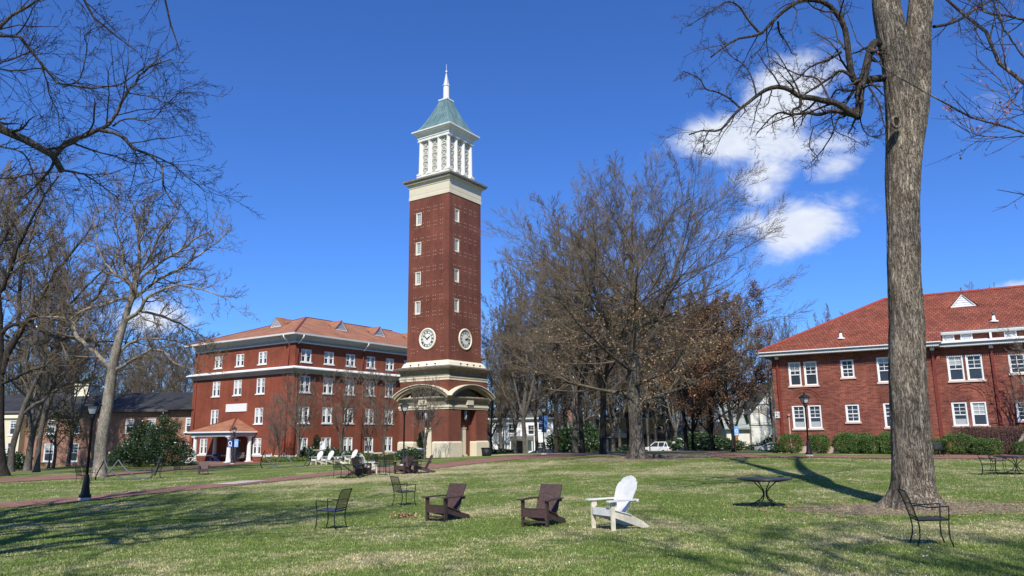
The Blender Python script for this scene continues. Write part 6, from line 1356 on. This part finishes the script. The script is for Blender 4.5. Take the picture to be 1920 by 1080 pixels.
# far woods that read as one mass
r = np.random.default_rng(99); N = 26000; X_ = r.uniform(-125, 110, N); Y_ = r.uniform(138, 172, N); H_ = 12.5+2.5*np.sin(X_*.11)+1.5*np.sin(X_*.31+1); Zb = r.random(N)**.8*H_
P0_ = np.stack([X_, Y_, Zb-2], -1); D_ = nrm(np.stack([r.normal(0, .7, N), r.normal(0, .5, N), .6+r.random(N)], -1)); Pw, Rw = grow(P0_, D_, 1.5+2.5*r.random(N), np.full(N, .05), np.full(N, .02), 3, .15, .05, r)
n2 = 260; X2 = r.uniform(-125, 110, n2); Y2 = r.uniform(138, 172, n2); Pt, Rt = grow(np.stack([X2, Y2, np.full(n2, -3.)], -1), np.tile([[0, 0, 1.]], (n2, 1)), r.uniform(10, 16, n2), np.full(n2, .28), np.full(n2, .05), 3, .05, .1, r)
tag(put('woods', npmesh('woods', *join([btube(Pw, Rw, 3), btube(Pt, Rt, 5)])), M['twig_dark']), 'grey brown belt of bare woods closing the view behind the houses', 'woods', kind='stuff')
gb_ = generic(20, 9, 66, .018, th=.22, nl=2); plant('bare_tree', (5.5, -9.5, G(5.5, -9.5)), gb_, ('bark_grey','twig'), 'bare tree behind the camera whose branch shadows cross the lower right lawn', s=1.2)
gc_ = generic(21, 8, 67, .02, th=.42, nl=2); plant('bare_tree', (-11.5, 3.0, G(-11.5, 3.0)), gc_, ('bark_grey','twig'), 'bare tree left of the camera whose branch shadows cross the lower left lawn', s=1.15)
# low right tree by the wall
bx, by, bz = gy(1906, 51); k = 51/F
T1 = ([(bx,by,bz-.2),(bx,by,bz),(bx+.25,by,bz+.7),(bx+.9,by,bz+1.7),(bx+1.5,by-.1,bz+3.2),(bx+1.8,by,bz+5.5),(bx+1.7,by,bz+7)], [.22,.16,.13,.12,.1,.06,.02])
ms = tree_mesh((bx,by,bz), [T1], None, dict(n=13,t0=.25,t1=.95,a0=60,a1=35,lf=1,rf=.55,K=7,wob=.14,up=.06,droop=.3,Labs=4.0,flat=1), LV[:2]+[dict(n=3,t0=.1,t1=1,a0=45,a1=30,lf=.5,rf=.6,K=3,wob=.14,up=.04)], 81, .007, 8)
plant('crape_myrtle', (bx,by,bz), ms, ('bark_pale','twig_light'), 'small pale leaning tree against the brick wall at the right edge')
# crape myrtles by the hall
def myrtle(seed, h):
    r = np.random.default_rng(seed); T_ = []
    for i in range(4): a = i*1.57+r.random(); T_.append(([(0.05*cos(a),.05*sin(a),-.1),(.08*cos(a),.08*sin(a),h*.18),(.35*cos(a),.35*sin(a),h*.36),(h*.15*cos(a),h*.15*sin(a),h*.68),(h*.2*cos(a),h*.2*sin(a),h*.95)], [.09,.075,.06,.035,.01]))
    return tree_mesh((0,0,0), T_, None, dict(n=9,t0=.34,t1=.97,a0=52,a1=28,lf=1,rf=.55,K=6,wob=.08,up=.05,droop=.35,Labs=h*.36), [dict(n=8,t0=.1,t1=1,a0=42,a1=26,lf=.55,rf=.6,K=4,wob=.09,up=.05), dict(n=7,t0=.08,t1=1,a0=40,a1=28,lf=.6,rf=.6,K=3,wob=.1,up=.04)], seed, .010, 8)
MY = [myrtle(91, 7.2), myrtle(92, 7.2)]
for i, (px, Y, s, lab) in enumerate([(523,77,.82,'small bare multi stemmed tree, leftmost along the right face of the hall'),(560,72,1.05,'bare multi stemmed tree at the corner of the hall, fullest of its row'),(639,70,1.05,'bare multi stemmed tree before the middle of the long hall face'),(690,74,.6,'smallest bare tree between two larger ones beside the hall'),(719,68,.98,'bare multi stemmed tree nearest the clock tower on its left side'),(796.5,56,.75,'bare multi stemmed tree standing right in front of the clock tower'),(512,80,.5,'thin bare sapling by the hall window right of the porch')]):
    x, y, z = gy(px, Y); plant('crape_myrtle', (x,y,z), MY[i % 2], ('bark_grey','twig_light'), lab, 'tree', 'small bare trees along the hall', i*1.3, s)
# ------------------------------------------------------------------ leafy shrubs
def foliage(blobs, n, size, seed, shell=.55):
    r = np.random.default_rng(seed); vol = np.array([b[3]*b[4]*b[5] for b in blobs])**.67; cnt = (vol/vol.sum()*n).astype(int); C = []
    for b, c in zip(blobs, cnt):
        d = nrm(r.normal(0, 1, (c, 3))); rr = (shell+(1-shell)*r.random(c))**.6; ph = r.random(3)*6
        bump_ = 1+.16*np.sin(d[:, 0]*5+ph[0])*np.sin(d[:, 1]*5+ph[1])+.12*np.sin(d[:, 2]*8+ph[2])*np.sin(d[:, 0]*9)+.07*r.normal(0, 1, c)
        e = d*(rr*bump_)[:, None]; pw_ = .8; e = np.sign(e)*np.abs(e)**pw_ if len(b) > 6 else e
        C.append(e*np.array(b[3:6])+np.array(b[:3]))
    C = np.concatenate(C); C = C[C[:, 2] > .02]; V, Fq = leafquads(C, size, r); return npmesh('foliage', V, Fq, False)
def shrub(name, px, Y, me, mat, label, cat='bush', group=None, s=1., stems=True, rz=0., pos=None):
    x, y, z = pos if pos else gy(px, Y); o = emp(name, (x,y,z), rz, label, cat, group); o.scale = (s,)*3 if not isinstance(s, tuple) else s
    put('foliage', me, M[mat], o)
    if stems:
        e = MB(); r = random.Random(int(px)); 
        for i in range(6): a = r.random()*6.3; e.tube([(0.05*cos(a),.05*sin(a),-.1),(.2*cos(a),.2*sin(a),.35),(.35*cos(a),.35*sin(a),.8)], [.03,.022,.01], 5)
        put('stem', e.mesh('stem'), M['bark_dark'], o)
    return o
BX = [foliage([(0,0,.75,.98,.85,.72,1)], 9000, .042, 101, .75), foliage([(-.1,0,.72,1.05,.85,.70,1),(.35,0,.8,.6,.6,.55,1)], 9500, .042, 102, .75)]
fd = np.array([cos(RR), sin(RR)]); fn = np.array([sin(RR), -cos(RR)])
def facade(px, off):       # spot in front of the right building on the bearing of px
    o = np.array([RX, RY])+fn*off; d = ray(px, 840)[:2]; A_ = np.array([[d[0], -fd[0]], [d[1], -fd[1]]]); t, u = np.linalg.solve(A_, o); p = d*t; return (p[0], p[1], G(p[0], p[1]))
for i, (px, off, s, lab) in enumerate([(1484,2.4,(.86,.9,.98),'round clipped green bush left of the lamp by the corner marked 21'),(1536,2.4,(1.02,.9,.98),'round clipped green bush just right of the lamp by the brick corner'),(1588,2.5,(.92,.9,1.0),'round clipped green bush, third from the building corner'),(1632,2.5,(.74,.8,.92),'clipped green bush, fourth from the building corner'),
    (1664,2.5,(.72,.8,.92),'clipped green bush touching the left side of the big trunk'),(1606,1.1,(1.3,.6,1.06),'taller clipped bush in the back row behind the third and fourth'),(1672,1.1,(1.0,.6,1.06),'back row clipped bush mostly behind the big trunk'),(1758,3.,(.5,.6,.75),'small clipped bush showing right of the big trunk'),(1797,3.4,(.98,1.,.95),'round clipped green bush, left of the low pair right of the trunk'),(1848,3.6,(1.06,1.,.78),'low wide clipped bush, right of the pair beyond the trunk'),(1916,2.6,(.6,.6,.6),'small green shrub under the brown hedge at the right edge')]):
    shrub('clipped_bush', px, 0, BX[i % 2], 'leaf_box', lab, 'bush', 'clipped bushes along the right building', s, pos=facade(px, off), rz=i*1.1)
# brown twiggy hedge
pa = facade(1792, 1.5); u0 = (np.array(pa[:2])-np.array([RX, RY]))@fd
o = emp('brown_hedge', pa, RR, 'dormant brown twiggy hedge under the right hand windows', 'hedge')
r = np.random.default_rng(77); N = 1500; Lh = 11.; P = np.stack([r.random(N)*Lh, (r.random(N)-.5)*.7, np.full(N, -.1)], -1)
tp = P+np.stack([r.normal(0, .25, N), r.normal(0, .15, N), 1.75+.25*r.random(N)+.1*np.sin(P[:, 0]*1.3)], -1); mid = (P+tp)/2+r.normal(0, .08, (N, 3)); V, Fq = btube(np.stack([P, mid, tp], 1), np.tile([[.012, .01, .006]], (N, 1)), 3)
put('twigs', npmesh('twigs', V, Fq), M['twig_red'], o)
C = np.stack([r.random(22000)*Lh-.1, (r.random(22000)-.5)*.95, .35+1.55*r.random(22000)**.6], -1); V, Fq = leafquads(C, .035, r); put('foliage', npmesh('foliage', V, Fq, False), M['leaf_hedge'], o)
# hollies, yew and garden shrubs
HL = foliage([(0,0,1.3,2.1,1.8,1.4),(0.4,0,2.7,1.6,1.4,1.1),(-.3,.1,3.7,1.1,1.,.9),(.5,.2,4.5,.6,.6,.5),(-1.5,-.4,1.9,1.1,.9,1.1),(1.5,.3,1.7,1.,.9,1.0),(-2.3,0,1.0,.9,.8,.9),(1.0,-.2,3.5,.7,.7,.6)], 17000, .075, 111, .3)
shrub('holly_tree', 263, 82, HL, 'leaf_holly', 'dark glossy evergreen holly, left one of two beside the porch', 'tree', 'evergreen hollies left of the hall', (1.15,1.15,1.0), rz=1)
shrub('holly_tree', 309, 80, HL, 'leaf_holly', 'dark glossy evergreen holly, right one of two beside the porch', 'tree', 'evergreen hollies left of the hall', (1.05,1.05,1.08), rz=4)
YW = foliage([(0,0,4.0,2.4,2.2,1.5),(-1.2,0,5.0,1.5,1.5,1.1),(1.4,0,4.6,1.6,1.4,1.1),(.2,0,5.8,1.3,1.2,.9),(-2.2,0,3.6,1.2,1.2,.7),(2.2,0,3.2,1.2,1.,.7)], 6500, .075, 112, .2)
yw = shrub('yew_tree', 102, 86, YW, 'leaf_yew', 'thin olive green evergreen tree before the tan brick wall', 'tree', None, 1.15, False)
put('trunk', MB().tube([(0,0,-.3),(.1,0,1.5),(-.1,0,3.2),(.2,0,5)], [.18,.14,.1,.03], 8).tube([(0,0,2),(1.2,0,3.6)], [.08,.03], 6).tube([(0,0,2.2),(-1.4,0,3.8)], [.08,.03], 6).mesh('trunk'), M['bark_grey'], yw)
SB_ = foliage([(0,0,.6,.9,.7,.6),(.6,.1,.5,.6,.5,.5),(-.6,0,.45,.55,.5,.45)], 2600, .075, 113, .4)
for px, Y, s, m, lab in [(22,82,1.7,'leaf_holly','rounded dark evergreen bush behind the left edge trunks'),(344,80,(1.2,1,.55),'leaf_box','low clipped mound left of the porch'),(578,73.5,(1.0,1,1.15),'leaf_holly','dark green shrub left of the white panel sign'),(622,73,(1.1,1,1.0),'leaf_holly','dark green shrub right of the white panel sign'),
    (1062,86,(2.,1.6,2.5),'leaf_holly','tall dark evergreen thicket left of the paired trunks'),(1104,88,(1.4,1.4,3.),'leaf_holly','tall dark evergreen mass between the tree trunks'),(1180,92,(1.4,1,.9),'leaf_holly','low evergreen hedge clump in front of the yellow house'),(1350,86,(2.6,1.5,1.3),'leaf_holly','wide dark shrub mass left of the rust leaved oak'),(1310,96,(3.4,1.8,2.3),'leaf_yew','olive brown shrub thicket beyond the silver hatchback'),
    (1422,98,(2.,1.2,1.0),'leaf_yew','rounded olive bush in front of the cream gabled house'),(1450,100,(1.5,1.2,1.9),'leaf_yew','tall olive bush against the cream gabled house'),(938,92,(2.8,1.2,.7),'leaf_yew','low green shrub row beside the litter bin'),(1458,60.,(.5,.5,.7),'leaf_yew','small sparse shrub at the corner marked 21')]:
    shrub('shrub', px, Y, SB_, m, lab, 'bush', None, s)
cn = foliage([(0,0,.8,.42,.42,.7),(0,0,1.5,.26,.26,.45)], 2600, .05, 114, .7)
shrub('cone_shrub', 593, 75, cn, 'leaf_holly', 'small clipped cone evergreen beside the white panel sign', 'bush', None, 1.25)
# topiary in a white urn by the tower
x, y, z = gy(790.5, 58.5); ur = emp('stone_urn', (x,y,z), 0, 'white pedestal urn before the clock tower holding a clipped evergreen', 'urn')
put('urn', MB().lathe([(.2,0),(.2,.12),(.09,.2),(.08,.42),(.14,.5),(.3,.62),(.34,.72),(.42,.76),(.42,.8),(.3,.82)], n=20).mesh('urn'), M['white'], ur)
tp_ = shrub('topiary', 790, 58.5, foliage([(0,0,.42,.34,.34,.42),(0,0,.85,.22,.22,.35)], 2600, .045, 115, .7), 'leaf_holly', 'teardrop shaped clipped evergreen planted in the white urn', 'topiary', None, 1.1, False, pos=(x, y, z+.8)); put('stem', MB().tube([(0,0,-.1),(0,0,.5)], .03, 6).mesh('s'), M['bark_dark'], tp_)
# flower beds
FB = foliage([(0,0,.2,.8,.5,.28),(.9,.1,.18,.6,.4,.22)], 1500, .045, 116, .3); FL = foliage([(0,0,.32,.75,.5,.2),(.9,.1,.28,.6,.4,.18)], 150, .045, 117, .6)
for px, Y, s, lab in [(505,75,1.2,'low flowering clump right of the porch'),(530,73,1.2,'low flowering clump before the small trees at the hall corner'),(552,71.5,1.,'low flowering clump under the fullest bare tree'),(690,64,1.,'yellow flower clump behind the metal chairs'),(705,63,.9,'yellow flower clump left of the clock tower bed'),(738,60,1.1,'yellow flower clump at the left corner of the clock tower')]:
    o = shrub('flower_clump', px, Y, FB, 'leaf_box', lab+', yellow blooms', 'flowers', 'yellow flower clumps along the beds', s, False); put('blossoms', FL, M['flower'], o)
for px, Y, s, m, lab in [(655,69,(1.,1,.7),'leaf_holly','low dark shrub under the row of windows, left of the small tree'),(672,68,(1.2,1,.55),'leaf_hedge','low reddish brown shrub along the hall foot'),(765,58.5,(.9,.7,.8),'leaf_box','leafy green shrub left of the urn by the clock tower'),(778,58.2,(.7,.7,.7),'leaf_box','leafy green shrub touching the urn by the clock tower')]:
    shrub('shrub', px, Y, SB_, m, lab, 'bush', None, s)
# exposed roots and mulch edge under the oak
x, y, z = gpt(1240, 857); r = random.Random(3)
o = emp('tree_roots', gpt(1195, 859), .0, 'gnarled surface roots spreading on bare earth right of the central oak', 'roots'); ox, oy, oz = o.location; e = MB()
for i in range(9):
    a = -.2+i*.12; pts = []; L_ = 3+r.random()*4
    for k in range(7): t = k/6; px_, py_ = ox+cos(a)*(.6+L_*t)+.2*sin(k*1.7+i), oy+sin(a)*(.6+L_*t)-.5*r.random(); pts.append((px_-ox, py_-oy, G(px_, py_)-oz+.05-.06*t+.05*r.random()))
    e.tube(pts, [.14*(1-k/7)+.02 for k in range(7)], 7)
put('root', e.mesh('root'), M['bark_grey'], o)
# ------------------------------------------------------------------ far land
def hills():
    n = 120; V = []; 
    for i in range(n):
        a = pi*1.15*i/(n-1)-.08*pi; R_ = 430; h = 9+3*sin(i*.35)+2*sin(i*.9)
        for rr, zz in ((R_-60, -2.), (R_, h), (R_+120, h*.8), (R_+200, -3)): V.append((rr*cos(a), rr*sin(a), zz))
    i = np.arange(n*4).reshape(n, 4); Fq = np.stack([i[:-1, :-1], i[1:, :-1], i[1:, 1:], i[:-1, 1:]], -1).reshape(-1, 4)
    return npmesh('hills', V, Fq)
tag(put('hills', hills(), simple('hill_wood', (.05,.055,.045), .95, .3, .2)), kind='structure')
# ------------------------------------------------------------------ light, sky, camera
SE, SA = rad(45), rad(3.5)      # sun behind the camera, a little to the left
sd = Vector((-sin(SA)*cos(SE), -cos(SA)*cos(SE), sin(SE)))
L = bpy.data.lights.new('sun', 'SUN'); L.energy = 5.0; L.angle = rad(.53); L.color = (1, .955, .88)
lo = bpy.data.objects.new('sun', L); COL.objects.link(lo); lo.rotation_euler = sd.to_track_quat('Z', 'Y').to_euler()
W = bpy.data.worlds.new('World'); SC.world = W; W.use_nodes = True; t = W.node_tree; bg = t.nodes['Background']
sk = t.nodes.new('ShaderNodeTexSky'); sk.sky_type = 'NISHITA'; sk.sun_disc = False; sk.sun_elevation = SE; sk.sun_rotation = pi+SA
sk.air_density = 1.; sk.dust_density = .3; sk.ozone_density = 3.5; sk.altitude = 200
def N(typ, **k):
    q = t.nodes.new(typ)
    for a, v in k.items(): setattr(q, a, v)
    return q
def S(i, v):
    if isinstance(v, bpy.types.NodeSocket): t.links.new(v, i)
    else: i.default_value = v
def MA(op_, a, b=0., c=0.): q = N('ShaderNodeMath', operation=op_); S(q.inputs[0], a); S(q.inputs[1], b); S(q.inputs[2], c); return q.outputs[0]
tc = N('ShaderNodeTexCoord'); sp_ = N('ShaderNodeSeparateXYZ'); t.links.new(tc.outputs['Generated'], sp_.inputs[0])
Yv = MA('MAXIMUM', sp_.outputs[1], .05); U_ = MA('DIVIDE', sp_.outputs[0], Yv); V_ = MA('DIVIDE', sp_.outputs[2], Yv)
cb = N('ShaderNodeCombineXYZ'); S(cb.inputs[0], U_); S(cb.inputs[1], V_)
def noise(sc, det, off, sx=1., sy=1., rough=.55, dist=.3):
    mp = N('ShaderNodeMapping'); mp.inputs['Scale'].default_value = (sx, sy, 1); mp.inputs['Location'].default_value = (off, off*.7, 0); mp.inputs['Rotation'].default_value = (0, 0, rad(-32)); S(mp.inputs[0], cb.outputs[0])
    q = N('ShaderNodeTexNoise'); q.inputs['Scale'].default_value = sc; q.inputs['Detail'].default_value = det; q.inputs['Roughness'].default_value = rough; q.inputs['Distortion'].default_value = dist; S(q.inputs['Vector'], mp.outputs[0]); return q.outputs['Fac']
def blob(px, py, rx, ry, ang, amp):
    d = ray(px, py); u0, v0 = d[0]/d[1], d[2]/d[1]; c, s_ = cos(rad(ang)), sin(rad(ang)); rx /= F; ry /= F
    du = MA('SUBTRACT', U_, u0); dv = MA('SUBTRACT', V_, v0)
    a = MA('DIVIDE', MA('ADD', MA('MULTIPLY', du, c), MA('MULTIPLY', dv, s_)), rx); b = MA('DIVIDE', MA('SUBTRACT', MA('MULTIPLY', dv, c), MA('MULTIPLY', du, s_)), ry)
    r2 = MA('ADD', MA('MULTIPLY', a, a), MA('MULTIPLY', b, b)); return MA('MULTIPLY', MA('EXPONENT', MA('MULTIPLY', r2, -1.)), amp)
bl = [blob(1440,325,90,60,60,.85), blob(1570,310,80,40,20,.7), blob(1555,130,70,60,40,.8), blob(1470,190,165,72,38,1.3), blob(1350,258,135,58,12,1.3), blob(1470,270,120,50,0,1.), blob(1540,268,120,42,0,.75), blob(1430,325,110,50,15,.55), blob(1510,420,125,62,14,1.15), blob(1410,420,120,36,20,.6), blob(1590,380,60,36,30,.7), blob(288,600,82,34,-8,1.05), blob(210,590,80,24,0,.5),
      blob(1830,215,90,40,30,.36), blob(1900,540,70,22,0,.8), blob(1640,150,100,60,45,.35), blob(1760,320,60,20,30,.25), blob(60,690,160,60,10,.45), blob(1330,730,200,40,0,.3)]
s_ = bl[0]
for b in bl[1:]: s_ = MA('MAXIMUM', s_, b)
nz = noise(6.5, 8, 3.1, 1.0, 1.5, .58, .25); nz2 = noise(20, 6, 1.3, 1., 1.8, .65, .5)
f = MA('ADD', s_, MA('MULTIPLY', MA('SUBTRACT', nz, .5), 1.7)); f = MA('ADD', f, MA('MULTIPLY', MA('SUBTRACT', nz2, .5), .75))
mr = N('ShaderNodeMapRange', interpolation_type='SMOOTHSTEP'); mr.inputs[1].default_value = .30; mr.inputs[2].default_value = 1.1; S(mr.inputs[0], f)
cov = MA('MULTIPLY', mr.outputs[0], MA('GREATER_THAN', sp_.outputs[1], .05)); cov = MA('MULTIPLY', cov, MA('MINIMUM', MA('MULTIPLY', s_, 3.), 1.))
SKY = .112; TINT = (.40, .70, 1.24)
tm = N('ShaderNodeMix', data_type='RGBA', blend_type='MULTIPLY'); tm.inputs[0].default_value = 1; S(tm.inputs[6], sk.outputs[0]); tm.inputs[7].default_value = (*TINT, 1)
cc = N('ShaderNodeMix', data_type='RGBA'); S(cc.inputs[0], MA('ADD', MA('MULTIPLY', nz2, .8), .15)); cc.inputs[6].default_value = (4.6, 5.2, 6.3, 1); cc.inputs[7].default_value = (7.6, 7.8, 8.2, 1)
mx = N('ShaderNodeMix', data_type='RGBA'); S(mx.inputs[0], MA('MULTIPLY', cov, .93)); S(mx.inputs[6], tm.outputs[2]); S(mx.inputs[7], cc.outputs[2])
t.links.new(mx.outputs[2], bg.inputs[0]); bg.inputs[1].default_value = SKY
cam = bpy.data.cameras.new('camera'); co = bpy.data.objects.new('camera', cam); COL.objects.link(co); SC.camera = co
cam.sensor_width = 36; cam.lens = 36*F/1920; cam.clip_end = 3000; cam.clip_start = .1
Rm_ = Matrix(((cR, sR, 0), (sR*sP, -cR*sP, cP), (-sR*cP, cR*cP, sP))).transposed()
# columns: right, up, back
right = Vector((cR, sR*sP, -sR*cP)); upv = Vector((sR, -cR*sP, cR*cP)); back = -Vector((0, cP, sP))
m4 = Matrix(((right.x, upv.x, back.x, 0), (right.y, upv.y, back.y, 0), (right.z, upv.z, back.z, CZ), (0, 0, 0, 1))); co.matrix_world = m4
SC.view_settings.view_transform = 'Standard'; SC.view_settings.look = 'None'; SC.view_settings.exposure = .27; SC.view_settings.gamma = 1
SC.cycles.max_bounces = 6; SC.cycles.transparent_max_bounces = 12; SC.cycles.use_denoising = True
